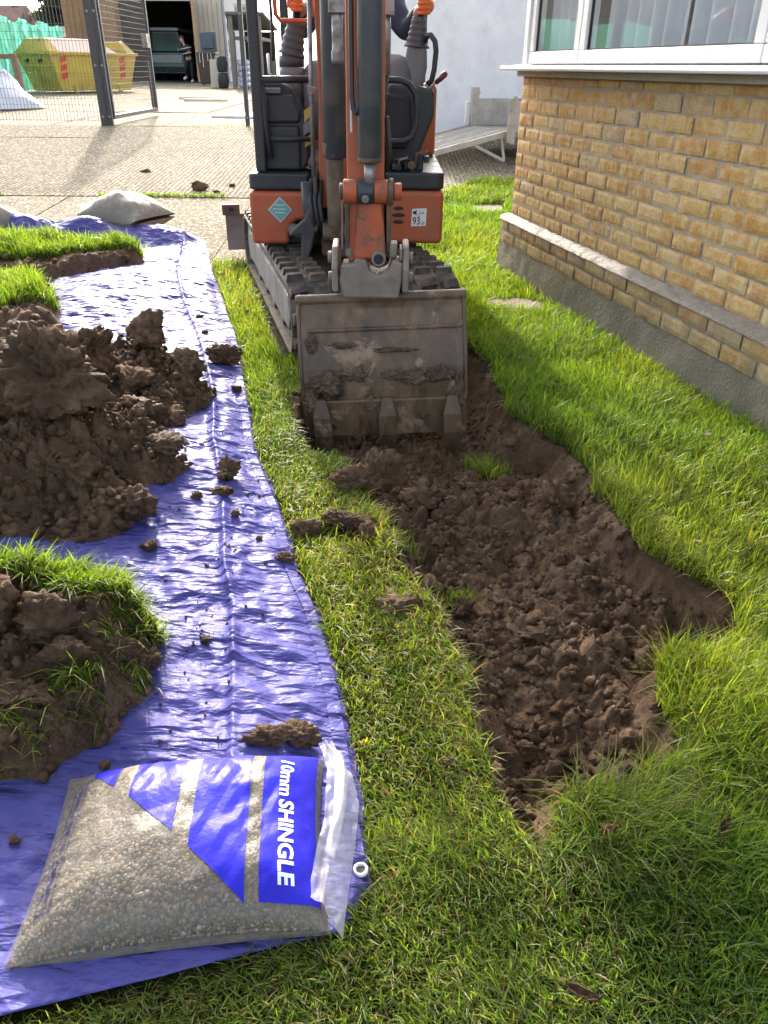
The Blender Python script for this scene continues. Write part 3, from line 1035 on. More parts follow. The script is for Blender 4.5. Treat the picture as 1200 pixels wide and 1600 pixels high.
turf_block([(-1.95, 2.75), (-1.58, 2.85), (-1.60, 3.05), (-1.70, 3.25), (-2.2, 3.3)], 0.15, 170,
           'bright tuft of turf on the left flank of the soil heap', 4500, 0.11, [(-2.0, 2.8), (-1.5, 2.8)])

# single clods lying on the tarp and on the lawn, each a thing
def zt(x, y):
    return float(tarp_h(np.array([x]), np.array([y]))[0])
def zl(x, y):
    return float(lawn_z(np.array([x]), np.array([y]))[0])
TC = [(-0.505, 2.20, .042, 'round dark clod of soil alone in the middle of the tarpaulin', (1, 1.1, .9)),
      (-0.495, 2.07, .022, 'small flat clod just nearer than the round dark clod on the tarpaulin', (1.4, 1, .6)),
      (-0.73, 3.36, .060, 'brown clod near the right tarpaulin edge behind the soil heap', (1.2, .9, .8)),
      (-0.265, 1.755, .024, 'clod lying right on the curved edge of the tarpaulin', (1.4, .8, .6)),
      (-0.225, 1.090, .036, 'long crumbly clod of soil behind the top seam of the printed bag', (1.7, .7, .5)),
      (-0.165, 1.100, .034, 'taller crumbly clod of soil behind the open end of the printed bag', (1.2, .7, .85)),
      (-0.655, 1.80, .024, 'small clod at the near right foot of the soil heap', (1, 1, .7)),
      (-0.355, 1.85, .011, 'tiny clod on the tarpaulin fold line', (1, 1, .8)),
      (-0.632, 0.858, .013, 'small clod left of the printed bag on the tarpaulin', (1, 1, .8)),
      (-0.665, 0.85, .006, 'crumb at the left edge beside the small clod by the bag', (1, 1, .8)),
      (-0.535, 1.035, .011, 'small dark clod just behind the top left corner of the printed bag', (1, 1, .8)),
      (-0.415, 1.40, .013, 'small clod on the tarpaulin right of the upturned turf block', (1.3, 1, .7)),
      (-1.23, 3.66, .050, 'clod on the tarpaulin behind the soil heap ridge', (1.2, 1, .6)),
      (-0.57, 2.06, .020, 'clod at the tip of the low spill from the heap', (1, 1, .6)),
      (-0.90, 3.75, .018, 'small clod on the glossy far part of the tarpaulin', (1.3, 1, .6)),
      (-0.98, 4.0, .016, 'tiny clod on the far tarpaulin near its right edge', (1.3, 1, .6)),
      (-0.62, 3.02, .022, 'clod between the heap and the tarpaulin edge', (1, 1, .8)),
      (-0.44, 1.96, .014, 'small crumb near the tarpaulin fold below the flat clod', (1, 1, .8))]
for k, (x, y, s, lb, sq) in enumerate(TC):
    single_clod('soil_clod', (x, y, zt(x, y) - s * .1), s, 400 + k, lb, sq, ICO5 if s > .034 else ICO4 if s > .015 else ICO3, group='clods lying on the tarpaulin')
LC = [(0.05, 1.57, .048, 'flat dark clod lying on the grass left of the trench', (1.3, .8, .5)),
      (-0.045, 1.885, .036, 'angular tan clod on the left lip of the trench', (1, .9, .9)),
      (-0.10, 1.97, .050, 'low brown clod on the worn patch left of the trench', (1.4, .8, .5)),
      (-0.23, 1.93, .040, 'brown clod between the tarpaulin edge and the trench', (1.2, .8, .6)),
      (-0.16, 1.99, .035, 'clod among the worn soil patch on the grass strip', (1.2, .9, .6)),
      (0.14, 1.07, .014, 'small dark clod in the grass near the end of the trench', (1.2, 1, .7)),
      (0.00, 2.33, .105, 'large smooth faced clod in front of the bucket teeth', (.8, .9, 1.0)),
      (-0.09, 2.22, .06, 'rough clod left of the large smooth faced clod', (1.2, .9, .7)),
      (0.12, 2.20, .06, 'rough clod right of the large smooth faced clod', (1.2, .9, .7)),
      (-0.16, 2.50, .05, 'clod beneath the left bucket tooth', (1.2, .9, .6)),
      (0.22, 1.76, .05, 'clod with grass blades in the middle of the trench', (1, 1, .8)),
      (0.55, 2.25, .07, 'clod against the right wall of the trench', (1, 1, .9)),
      (0.42, 1.60, .055, 'clod on the floor of the near trench', (1.2, 1, .6))]
for k, (x, y, s, lb, sq) in enumerate(LC):
    z = float(trench_z(x, y)) if inpoly(np.array([x]), np.array([y]), TRENCH)[0] else zl(x, y) + .012
    single_clod('soil_clod', (x, y, z - s * .25), s, 440 + k, lb, sq, ICO4, mat=M_SOIL, group='clods lying by the trench')
# little crumbs strewn on the tarp
n = 280
x = np.concatenate([RNG.uniform(-0.75, -0.05, n // 2), RNG.normal(-0.42, 0.05, n // 2)])
y = np.concatenate([RNG.uniform(0.85, 3.4, n // 2), RNG.uniform(1.0, 2.3, n // 2)])
k = inpoly(x, y, TARP_POLY)
x, y = x[k], y[k]
s = 0.0016 + 0.0055 * RNG.random(len(x)) ** 3
V, F = crumbs(np.stack([x, y, tarp_h(x, y) + s * .3], -1), s, '1', 9)
o = link('soil_crumbs', np_mesh('soil_crumbs', V, F, smooth=False), M_SOIL_H)
tag(o, 'specks of soil strewn over the blue tarpaulin', 'soil', kind='stuff')
# tufts left standing in the trench, and turf hanging over its rim
for (x0, y0, s, q, h, lb) in [(0.375, 2.56, .035, 260, .09, 'single green tuft of grass standing in the soil near the bucket'),
                          (0.215, 1.77, .02, 90, .06, 'thin wisp of grass on the clod in mid trench'),
                          (0.05, 1.93, .03, 120, .06, 'loose tuft of grass on the left trench lip')]:
    q_ = np.random.default_rng(int(q))
    x, y = q_.normal(x0, s, q), q_.normal(y0, s * .8, q)
    P = np.stack([x, y, trench_z(x, y) + 0.01], -1)
    V, F, C = blades(P, h * q_.uniform(.4, 1.1, q), np.full(q, .004), q_.uniform(0, 6.28, q), q_.uniform(.2, .9, q), grass_colors(q, q_, .9), 3, q_.uniform(0, 3, q))
    tag(link('grass_tuft', np_mesh('grass_tuft', V, F, attr=C), M_GRASS), lb, 'grass tuft')

# ================================================================== bags of gravel
def film_mat(name, alpha=0.35, tint=(0.86, 0.85, 0.82), rough=0.22, milky=(0.06, 0.6)):
    m, nt, b = new_mat(name)
    tc = N(nt, 'ShaderNodeTexCoord').outputs['Object']
    n1 = noise_node(nt, tc, 9.0, 6, 0.6, 0.4)
    k = ramp(nt, n1.outputs[0], [(0.3, g3(milky[0])), (0.75, g3(milky[1]))])
    b.inputs['Base Color'].default_value = (*tint, 1)
    b.inputs['Roughness'].default_value = rough
    b.inputs['Specular IOR Level'].default_value = 0.6
    tr = N(nt, 'ShaderNodeBsdfTransparent')
    gl = N(nt, 'ShaderNodeBsdfGlossy')
    gl.inputs['Roughness'].default_value = rough
    n2 = noise_node(nt, tc, 38.0, 5, 0.6, 0.6)
    bm_ = N(nt, 'ShaderNodeBump')
    bm_.inputs['Strength'].default_value = 0.45
    bm_.inputs['Distance'].default_value = 0.006
    nt.links.new(n2.outputs[0], bm_.inputs['Height'])
    for t in (b.inputs['Normal'], gl.inputs['Normal']):
        nt.links.new(bm_.outputs[0], t)
    a = N(nt, 'ShaderNodeMixShader')
    nt.links.new(schlick(nt, 0.05, 0.8, bm_.outputs[0]), a.inputs[0])
    nt.links.new(tr.outputs[0], a.inputs[1])
    nt.links.new(gl.outputs[0], a.inputs[2])
    tl = N(nt, 'ShaderNodeBsdfTranslucent')
    tl.inputs['Color'].default_value = (*tint, 1)
    c = N(nt, 'ShaderNodeMixShader')
    c.inputs[0].default_value = 0.45
    nt.links.new(b.outputs[0], c.inputs[1])
    nt.links.new(tl.outputs[0], c.inputs[2])
    d = N(nt, 'ShaderNodeMixShader')
    if alpha is None:
        nt.links.new(k.outputs[0], d.inputs[0])
    else:
        d.inputs[0].default_value = alpha
    nt.links.new(a.outputs[0], d.inputs[1])
    nt.links.new(c.outputs[0], d.inputs[2])
    nt.links.new(d.outputs[0], nt.nodes['Material Output'].inputs['Surface'])
    return m

def gravel_mat():
    m, nt, b = new_mat('gravel_stones')
    at = N(nt, 'ShaderNodeAttribute', attribute_name='col')
    nt.links.new(at.outputs['Color'], b.inputs['Base Color'])
    b.inputs['Roughness'].default_value = 0.55
    return m
M_GRAVEL = gravel_mat()
M_FILM = film_mat('bag_film', None, (0.40, 0.35, 0.265), 0.36, milky=(0.22, 0.52))
M_FLAP = film_mat('loose_film', 0.42, (0.86, 0.84, 0.80), 0.3)
M_PRINT = pm('blue_print', (0.022, 0.020, 0.40), (0.030, 0.028, 0.50), 14, 0.40, 0.35, 60, 0.004, spec=0.14, rvar=0.06)
M_LETTER = pm('white_print', (0.74, 0.78, 0.80), (0.62, 0.68, 0.72), 20, 0.35, 0.3, 45, 0.003)
M_INK = pm('navy_ink', (0.010, 0.009, 0.10), (0.014, 0.012, 0.12), 30, 0.5, 0)

BA, BB, BC, BD = [np.array(p) for p in ((-0.585, 0.992), (-0.112, 1.048), (-0.078, 0.705), (-0.560, 0.642))]   # far-left, far-right, near-right, near-left
BAGZ = 0.030
def bag_xyz(u, v, lift=0.0, hgt=0.088):
    """u: left..right, v: far..near"""
    u, v = np.asarray(u, float), np.asarray(v, float)
    pin = 0.022 * (1 - (2 * v - 1) ** 2)
    pinu = 0.018 * (1 - (2 * u - 1) ** 2)
    uu = u + pin * (0.5 - u) * 2 * np.abs(2 * u - 1) ** 3
    vv = v + pinu * (0.5 - v) * 2 * np.abs(2 * v - 1) ** 3
    x = (BA[0] * (1 - uu) + BB[0] * uu) * (1 - vv) + (BD[0] * (1 - uu) + BC[0] * uu) * vv
    y = (BA[1] * (1 - uu) + BB[1] * uu) * (1 - vv) + (BD[1] * (1 - uu) + BC[1] * uu) * vv
    eu = np.where(u < .5, np.clip(1 - np.abs(2 * u - 1) ** 2.3, 0, 1) ** .8, np.clip(1 - np.abs(2 * u - 1) ** 3.2, 0, 1) ** .55)
    ev = np.clip(1 - np.abs(2 * v - 1) ** 3.4, 0, 1) ** 0.55
    wr = 0.0035 * facet(u * 9, v * 6, seed=31) + 0.0022 * facet(u * 22 + v * 4, v * 10, seed=32)
    wr = wr + 0.004 * sstep(0.25, 0.0, u) * np.sin(v * 70 + 6 * vnoise(u * 6, v * 6, seed=3)) * (1 - (2 * v - 1) ** 4)
    z = BAGZ + 0.008 + hgt * eu * ev * (1 + 0.10 * vnoise(u * 2.2, v * 2.2, seed=12)) + wr * np.sqrt(eu * ev) + lift
    return np.stack([x, y, z], -1)

def bag_panel(name, u0, u1, v0f, v1f, lift, mat, parent, nu=60, nv=80):
    U, Tt = np.meshgrid(np.linspace(u0, u1, nu), np.linspace(0, 1, nv))
    Vv = v0f(U) * (1 - Tt) + v1f(U) * Tt
    P = bag_xyz(U, Vv, lift).reshape(-1, 3)
    return link(name, np_mesh(name, P, grid_faces(nv, nu)), mat, parent)

def pebbles(P, S, cols, seed):
    rg = np.random.default_rng(seed)
    Vs, Fs, Cs, b = [], [], [], 0
    V0, F0 = ICO1
    for p, s, c in zip(P, S, cols):
        q, _ = np.linalg.qr(rg.normal(size=(3, 3)))
        w = (V0 * rg.uniform(0.6, 1.25, 3) * s) @ q + p
        Vs.append(w); Fs.append(F0 + b); Cs.append(np.repeat(c[None], len(w), 0))
        b += len(w)
    return np.concatenate(Vs), np.concatenate(Fs), np.concatenate(Cs)
def stone_colors(n, rg):
    pal = np.array([[.30, .24, .17], [.20, .19, .18], [.38, .30, .20], [.27, .16, .10], [.14, .14, .15], [.44, .40, .33], [.33, .21, .12], [.24, .22, .19]])
    return pal[rg.integers(0, len(pal), n)] * rg.uniform(.35, .9, (n, 1))

bag = empty('gravel_bag', (-0.33, 0.85, 0.03), label='clear plastic bag of gravel with blue print lying nearest on the tarpaulin', cat='gravel bag')
rg = np.random.default_rng(77)
n = 9000
u, v = rg.uniform(0.02, 0.985, n), np.concatenate([rg.uniform(0.02, 0.985, n - 2200), 1 - rg.random(2200) ** 2 * 0.55])
v = np.clip(v, .015, .988)
P = bag_xyz(u, v, -0.0075)
V, F, C = pebbles(P, rg.uniform(.0024, .0050, n), stone_colors(n, rg), 4)
o = link('gravel', np_mesh('gravel', V, F, attr=C), M_GRAVEL, bag)
o['kind'] = 'stuff'
U, Vv = np.meshgrid(np.linspace(0, 1, 120), np.linspace(0, 1, 100))
M_BED = pm('gravel_bed', (0.19, 0.17, 0.14), (0.11, 0.10, 0.09), 60, 0.9, 0.6, 150, .004)
link('gravel_bed', np_mesh('gravel_bed', bag_xyz(U, Vv, -0.010).reshape(-1, 3), grid_faces(100, 120)), M_BED, bag)
under = bag_xyz(U, Vv, 0)
under[..., 2] = np.minimum(BAGZ + 0.002, under[..., 2] - .004)
link('film', np_mesh('film', np.concatenate([bag_xyz(U, Vv, 0.001).reshape(-1, 3)]), grid_faces(100, 120)), M_FILM, bag)
link('underside', np_mesh('underside', under.reshape(-1, 3), grid_faces(100, 120)), M_BED, bag)
diag = lambda U: 0.075 + (U - 0.105) * (0.93 - 0.075) / (0.735 - 0.105)      # slanted lower edge of the printed bands
z0 = lambda U: 0.012 + 0 * U
bag_panel('print_panel', 0.782, 0.982, z0, lambda U: 0.93 + 0 * U, 0.0022, M_PRINT, bag)
bag_panel('print_panel', 0.545, 0.735, z0, diag, 0.0022, M_PRINT, bag)
bag_panel('print_panel', 0.305, 0.485, z0, diag, 0.0022, M_PRINT, bag)
bag_panel('print_panel', 0.125, 0.235, z0, diag, 0.0022, M_PRINT, bag)

def text_mesh(s, size=1.0, bold=0.0):
    cu = bpy.data.curves.new('t', 'FONT')
    cu.body = s
    cu.size = size
    cu.offset = bold
    cu.resolution_u = 3
    ob = bpy.data.objects.new('t', cu)
    COL.objects.link(ob)
    dg = bpy.context.evaluated_depsgraph_get()
    me = bpy.data.meshes.new_from_object(ob.evaluated_get(dg))
    bpy.data.objects.remove(ob)
    bm = bmesh.new()
    bm.from_mesh(me)
    bmesh.ops.triangulate(bm, faces=bm.faces)
    return bm

def text_on(name, s, fn, mat, parent, bold=0.0, cuts=0.08, per_letter=True):
    """fn maps normalised text coords (a along 0..1, b up 0..1) to xyz arrays"""
    bm = text_mesh(s, 1.0, bold)
    for _ in range(3):
        long_e = [e for e in bm.edges if e.calc_length() > cuts]
        if not long_e:
            break
        bmesh.ops.subdivide_edges(bm, edges=long_e, cuts=1)
        bmesh.ops.triangulate(bm, faces=bm.faces)
    V = np.array([v.co[:] for v in bm.verts])
    F = np.array([[v.index for v in f.verts] for f in bm.faces])
    bm.free()
    a = (V[:, 0] - V[:, 0].min()) / (np.ptp(V[:, 0]) + 1e-9)
    b_ = (V[:, 1] - V[:, 1].min()) / (np.ptp(V[:, 1]) + 1e-9)
    return link(name, np_mesh(name, fn(a, b_), F, smooth=False), mat, parent)

# reads downwards, tops of the letters to the right
text_on('lettering', '10mm', lambda a, b: bag_xyz(0.842 + b * 0.052, 0.150 + a * 0.250, 0.0034), M_LETTER, bag, 0.028)
text_on('lettering', 'SHINGLE', lambda a, b: bag_xyz(0.842 + b * 0.056, 0.425 + a * 0.440, 0.0034), M_LETTER, bag, 0.032)
def small(a, b, v0, v1, u0=.080, du=.022):
    return bag_xyz(u0 + b * du, v0 + a * (v1 - v0), 0.0034)
text_on('lettering', 'Packed by', lambda a, b: small(a, b, .17, .37), M_INK, bag, 0.03)
for k in range(3):
    bag_panel('lettering', .081, .100, lambda U, k=k: .388 + .026 * k + 0 * U, lambda U, k=k: .388 + .026 * k + .017 + 0 * U, .0034, M_INK, bag, 4, 4)
text_on('lettering', 'A.L.T. Aggregates', lambda a, b: small(a, b, .475, .80), M_INK, bag, 0.03)
for (u0, u1, va, vb) in [(.066, .069, .14, .86), (.114, .117, .10, .84), (.066, .117, .135, .141), (.066, .117, .84, .846)]:
    bag_panel('print_frame', u0, u1, lambda U, va=va: va + 0 * U, lambda U, vb=vb: vb + 0 * U, .0032, M_INK, bag, 6, 40)
# loose film at the open end: inner edge on the bag, outer edge beyond, folded over
nn, mm = 70, 26
tv = np.linspace(0, 1, nn)
inner = np.stack([np.interp(tv, [0, .25, .6, .85, 1], [-0.118, -0.098, -0.096, -0.108, -0.114]), np.interp(tv, [0, 1], [1.050, 0.742])], -1)
outer = np.stack([np.interp(tv, [0, .12, .3, .5, .8, 1], [-0.092, -0.056, -0.040, -0.042, -0.052, -0.056]), np.interp(tv, [0, .2, 1], [1.052, 0.985, 0.692])], -1)
Sx, Tv = np.meshgrid(np.linspace(0, 1, mm), tv)
FX = inner[:, None, 0] * (1 - Sx) + outer[:, None, 0] * Sx
FY = inner[:, None, 1] * (1 - Sx) + outer[:, None, 1] * Sx
FZ = BAGZ + 0.066 * (1 - Sx ** 1.6) * (0.25 + 0.75 * np.sin(np.pi * np.clip(Tv, .05, .95)) ** .7) + 0.012 + 0.010 * facet(FX * 40, FY * 18, seed=41) + 0.006 * facet(FX * 90, FY * 40, seed=42) + 0.02 * np.exp(-((Sx - .45) / .12) ** 2)
link('loose_film', np_mesh('loose_film', np.stack([FX, FY, FZ], -1).reshape(-1, 3), grid_faces(nn, mm)), M_FLAP, bag)
F2X = FX * (0.55) + 0.45 * (inner[:, None, 0] + 0.035)
F2Z = BAGZ + 0.080 * np.sin(np.pi * np.clip(Tv, .06, .94)) ** .5 * (1 - 0.35 * Sx) + 0.020 * np.sin(Sx * 3.1) + 0.006 * facet(FX * 60, FY * 25, seed=45)
k2 = (Tv < 0.80)
link('folded_film', np_mesh('folded_film', np.stack([F2X, FY, F2Z + .004], -1).reshape(-1, 3), grid_faces(nn, mm, (k2[:-1, :-1] & (Sx[:-1, :-1] < .75 - .5 * np.abs(Tv[:-1, :-1] - .35))))), M_FLAP, bag)

def small_bag(loc, rz, L, W, H, label, seed):
    r = empty('gravel_bag', loc, label=label, cat='gravel bag')
    U, Vv = np.meshgrid(np.linspace(0, 1, 60), np.linspace(0, 1, 50))
    ca, sa = math.cos(rz), math.sin(rz)
    def surf(u, v, sgn, lift=0):
        pin = 1 - 0.16 * (np.abs(2 * v - 1) ** 2 < 2) * (1 - (2 * v - 1) ** 2) * 0 
        x = (u - .5) * L * (1 - 0.10 * (1 - (2 * v - 1) ** 2) * np.abs(2 * u - 1))
        y = (v - .5) * W * (1 - 0.14 * (1 - (2 * u - 1) ** 2) * np.abs(2 * v - 1))
        e = (np.clip(1 - np.abs(2 * u - 1) ** 2.4, 0, 1) * np.clip(1 - np.abs(2 * v - 1) ** 2.4, 0, 1)) ** .6
        z = H * .42 + sgn * H * (.62 if sgn > 0 else .40) * e + (.012 * facet(u * 5, v * 4, seed=seed) + .008 * facet(u * 14 + v * 5, v * 9, seed=seed + 1)) * e + 0.03 * np.abs(2 * u - 1) ** 6 * (sgn > 0) + lift
        return np.stack([loc[0] + x * ca - y * sa, loc[1] + x * sa + y * ca, loc[2] + z], -1)
    m2 = pm('bag_gravel_%d' % seed, (0.24, 0.21, 0.17), (0.14, 0.125, 0.10), 45, 0.6, 0.5, 80, .006, spec=.5)
    link('gravel', np_mesh('gravel', surf(U, Vv, 1, -.006).reshape(-1, 3), grid_faces(50, 60)), m2, r)
    link('underside', np_mesh('underside', surf(U, Vv, -1).reshape(-1, 3), grid_faces(50, 60)), m2, r)
    link('film', np_mesh('film', surf(U, Vv, 1).reshape(-1, 3), grid_faces(50, 60)), M_FILM, r)
    # tied neck end of loose film
    t = np.linspace(0, 1, 20)
    A, B = np.meshgrid(np.linspace(0, 1, 14), np.linspace(0, 1, 24))
    xx = -L * .5 - A * .16 * (0.6 + .5 * np.abs(2 * B - 1)) + .10
    yy = (B - .5) * W * (.85 - .15 * A)
    zz = H * .45 + A * .08 + .03 * facet(A * 5, B * 9, seed=seed + 2)
    link('loose_film', np_mesh('loose_film', np.stack([loc[0] + xx * ca - yy * sa, loc[1] + xx * sa + yy * ca, loc[2] + zz], -1).reshape(-1, 3), grid_faces(24, 14)), M_FLAP, r)
small_bag((-2.03, 6.33, 0.04), R_(-28), 0.60, 0.46, 0.30, 'plain bag of gravel lying at the far edge of the tarpaulin', 8)
small_bag((-3.02, 5.95, 0.05), R_(70), 0.62, 0.42, 0.26, 'grey bag of gravel cut off by the left edge beyond the turf', 9)

# dry leaves and twig on the lawn
def dry_leaf(loc, L, W, rz, curl, label, seed):
    U, Vv = np.meshgrid(np.linspace(-1, 1, 14), np.linspace(-1, 1, 10))
    wv = W * np.clip(1 - U ** 2, 0.02, 1) ** .7
    x = U * L / 2 * (1 + .15 * vnoise(U * 2, Vv * 3, seed=seed + 4))
    y = Vv * wv / 2 * np.cos(curl * Vv * 1.2)
    z = np.abs(np.sin(curl * Vv * 1.2)) * wv * .5 + 0.004 * facet(U * 2.5, Vv * 2, seed=seed) + 0.01 * U ** 2
    ca, sa = math.cos(rz), math.sin(rz)
    V = np.stack([loc[0] + x * ca - y * sa, loc[1] + x * sa + y * ca, loc[2] + z], -1).reshape(-1, 3)
    o = link('dry_leaf', np_mesh('dry_leaf', V, grid_faces(10, 14)), M_DRY)
    s_ = o.modifiers.new('thickness', 'SOLIDIFY'); s_.thickness = .0012
    tag(o, label, 'leaf')
M_DRY = pm('dry_leaf', (0.12, 0.072, 0.042), (0.06, 0.036, 0.022), 60, 0.95, 0.6, 120, .003, spec=.1)
dry_leaf((0.395, 0.875, 0.055), 0.040, 0.030, 0.3, 1.6, 'small curled brown leaf on the near grass', 1)
dry_leaf((0.592, 0.875, 0.060), 0.050, 0.034, 0.8, 1.0, 'crumpled brown leaf on the grass at the right edge', 2)
dry_leaf((0.292, 0.612, 0.040), 0.050, 0.024, -0.45, 0.9, 'long grey brown leaf at the bottom of the picture', 3)

# ================================================================== brick house with bay window
HROT = math.atan2(HX[1], HX[0])
house = empty('brick_house', (HO[0], HO[1], 0.0), HROT, 'buff brick house with white framed bay window and projecting plinth', 'house')
def brick_mat(name, plinth=False):
    m, nt, b = new_mat(name)
    tc = N(nt, 'ShaderNodeTexCoord').outputs['Object']
    oi = N(nt, 'ShaderNodeObjectInfo')
    add = N(nt, 'ShaderNodeVectorMath', operation='ADD')
    sc = N(nt, 'ShaderNodeVectorMath', operation='SCALE')
    sc.inputs['Scale'].default_value = 37.0
    cmb = N(nt, 'ShaderNodeCombineXYZ')
    for k in range(3):
        nt.links.new(oi.outputs['Random'], cmb.inputs[k])
    nt.links.new(cmb.outputs[0], sc.inputs[0])
    nt.links.new(tc, add.inputs[0])
    nt.links.new(sc.outputs[0], add.inputs[1])
    v = add.outputs[0]
    body = ramp(nt, oi.outputs['Random'], [(0.0, (0.56, 0.375, 0.140)), (0.25, (0.50, 0.30, 0.090)), (0.45, (0.58, 0.40, 0.165)), (0.66, (0.44, 0.345, 0.205)), (0.74, (0.52, 0.315, 0.10)), (0.9, (0.46, 0.25, 0.09)), (0.96, (0.60, 0.43, 0.19))], 'CONSTANT').outputs[0]
    mp = N(nt, 'ShaderNodeMapping')
    mp.inputs['Scale'].default_value = (13, 3, 3.0)
    nt.links.new(v, mp.inputs[0])
    band = noise_node(nt, mp.outputs[0], 1.0, 2, 0.4)
    k = ramp(nt, band.outputs[0], [(0.55, g3(0)), (0.62, g3(0.55))])
    c = mixc(nt, k.outputs[0], body, (0.46, 0.22, 0.07))
    fine = noise_node(nt, v, 110, 5, 0.75)
    f = ramp(nt, fine.outputs[0], [(0.30, g3(0.55)), (0.52, g3(1.0)), (0.75, g3(1.28))]).outputs[0]
    c = mixc(nt, 0.9, c, f, 'MULTIPLY')
    pt = noise_node(nt, v, 16, 5, 0.65)
    k2 = ramp(nt, pt.outputs[0], [(0.42, g3(0)), (0.66, g3(0.75))])
    c = mixc(nt, k2.outputs[0], c, (0.60, 0.475, 0.26))
    if plinth:
        k3 = ramp(nt, noise_node(nt, v, 7, 6, 0.7).outputs[0], [(0.35, g3(0.15)), (0.65, g3(0.75))])
        c = mixc(nt, k3.outputs[0], c, (0.17, 0.145, 0.105))
    nt.links.new(c, b.inputs['Base Color'])
    b.inputs['Roughness'].default_value = 0.9
    b.inputs['Specular IOR Level'].default_value = 0.3
    p = bump(nt, b, fine.outputs[0], 0.55, 0.004)
    bump(nt, b, pt.outputs[0], 0.2, 0.006, p)
    return m
M_BRICK, M_BRICKP = brick_mat('buff_brick'), brick_mat('plinth_brick', True)
M_MORTAR = pm('mortar', (0.44, 0.37, 0.265), (0.33, 0.275, 0.20), 14, 0.95, 0.7, 90, .006)

def brick_mesh(L, Hh, seed):
    """rough face brick, origin at its lower left front corner; x along, y into the wall"""
    rg = np.random.default_rng(seed)
    nx, nz = 11, 5
    X, Z = np.meshgrid(np.linspace(0, L, nx), np.linspace(0, Hh, nz))
    e = np.minimum(np.minimum(X, L - X) / 0.012, np.minimum(Z, Hh - Z) / 0.010)
    Y = 0.003 * (1 - np.clip(e, 0, 1)) ** 1.5 + rg.normal(0, 0.0006, X.shape)
    X = X + rg.normal(0, .0012, X.shape)
    Z = Z + rg.normal(0, .0012, X.shape)
    V = np.stack([X, Y, Z], -1).reshape(-1, 3)
    F = grid_faces(nz, nx)
    ring = list(range(nx)) + [r * nx + nx - 1 for r in range(1, nz)] + list(range(nz * nx - 2, (nz - 1) * nx - 1, -1)) + [r * nx for r in range(nz - 2, 0, -1)]
    back = V[ring].copy()
    back[:, 1] = 0.09
    b, k = len(V), len(ring)
    F2 = np.array([[ring[i], b + i, b + (i + 1) % k, ring[(i + 1) % k]] for i in range(k)])
    return np_mesh('brick', V, [F[:, ::-1], F2[:, ::-1]], smooth=False)

full = [brick_mesh(.215, .065, s) for s in range(8)]
half = [brick_mesh(.1025, .065, 20 + s) for s in range(3)]
cutm = [brick_mesh(.215, .034, 30 + s) for s in range(3)]
cuth = [brick_mesh(.1025, .034, 35 + s) for s in range(2)]
pfull = [brick_mesh(.215, .065, 40 + s) for s in range(6)]
phalf = [brick_mesh(.1025, .065, 50 + s) for s in range(3)]
for mset, mt in ((full, M_BRICK), (half, M_BRICK), (cutm, M_BRICK), (cuth, M_BRICK), (pfull, M_BRICKP), (phalf, M_BRICKP)):
    for me in mset:
        me.materials.append(mt)

wall = empty('wall', (0, 0, 0), parent=house)
NB = 16
def course(z, y0, off, fs, hs, parent):
    x = 0.0
    k = 0
    while x < NB * 0.225:
        if k == 0 and off:
            me, L = random.choice(hs), .1125
        else:
            me, L = random.choice(fs), .225
        o = bpy.data.objects.new('brick', me)
        COL.objects.link(o)
        o.parent = parent
        o.location = (x + 0.003 + random.uniform(-.0015, .0015), y0 + random.uniform(-.003, .003), z + random.uniform(-.0015, .0015))
        o.rotation_euler = (0, random.uniform(-.006, .006), random.uniform(-.006, .006))
        x += L
        k += 1
for c in range(10):
    course(0.369 + c * 0.075, 0.0, c % 2 == 0, full, half, wall)
course(1.119, 0.0, True, cutm, cuth, wall)
MB().box((-0.002, .0050, .30), (NB * .225 + .2, .24, 1.16)).build('mortar', M_MORTAR, wall, world_verts=False)
plinth = empty('plinth', (0, 0, 0), parent=house)
for c in range(2):
    course(0.198 + c * 0.075, -0.055, c % 2 == 1, pfull, phalf, plinth)
MB().box((-0.045, -.046, .19), (NB * .225 + .2, .05, .345)).build('mortar', M_MORTAR, plinth, world_verts=False)
# sloped cement capping on the plinth
rg = np.random.default_rng(3)
nx, ny = 260, 9
X, T_ = np.meshgrid(np.linspace(-.055, NB * .225 + .2, nx), np.linspace(0, 1, ny))
Yc = -0.060 + T_ * 0.066
Zc = 0.342 + 0.026 * T_ ** .8 + 0.0035 * vnoise(X * 30, T_ * 3, seed=4) + .0025 * vnoise(X * 90, T_ * 7, seed=5)
Zc = np.where(T_ == 0, 0.334, Zc)
M_CAP = pm('plinth_cement', (0.20, 0.18, 0.15), (0.11, 0.10, 0.085), 60, 0.6, 1.0, 120, .012, spec=.5, dirt=(.14, .13, .10), dscale=20, dpos=(.5, .7))
link('plinth_cap', np_mesh('plinth_cap', np.stack([X, Yc, Zc], -1).reshape(-1, 3), grid_faces(ny, nx)), M_CAP, house, world_verts=False)
# concrete footing
nx, nz = 300, 14
X, T_ = np.meshgrid(np.linspace(-.04, NB * .225 + .2, nx), np.linspace(0, 1, nz))
Zf = -0.12 + T_ * 0.317 + 0.006 * vnoise(X * 9, T_ * 0, seed=2) * T_
Yf = -0.052 - 0.006 * vnoise(X * 2, T_ * 2, seed=6) - 0.002 * vnoise(X * 14, T_ * 5, seed=7) - 0.012 * (1 - T_)
M_FOOT = pm('old_concrete', (0.22, 0.195, 0.145), (0.155, 0.14, 0.105), 5, 0.93, 0.7, 60, .008, dirt=(.12, .12, .07), dscale=3.2, dpos=(.5, .75))
link('footing', np_mesh('footing', np.stack([X, Yf, Zf], -1).reshape(-1, 3), grid_faces(nz, nx)), M_FOOT, house, world_verts=False)
# far end and core of the building
MB().box((0.004, .24, -.1), (NB * .225 + .2, 3.0, 1.16)).build('inner_wall', M_MORTAR, house, world_verts=False)
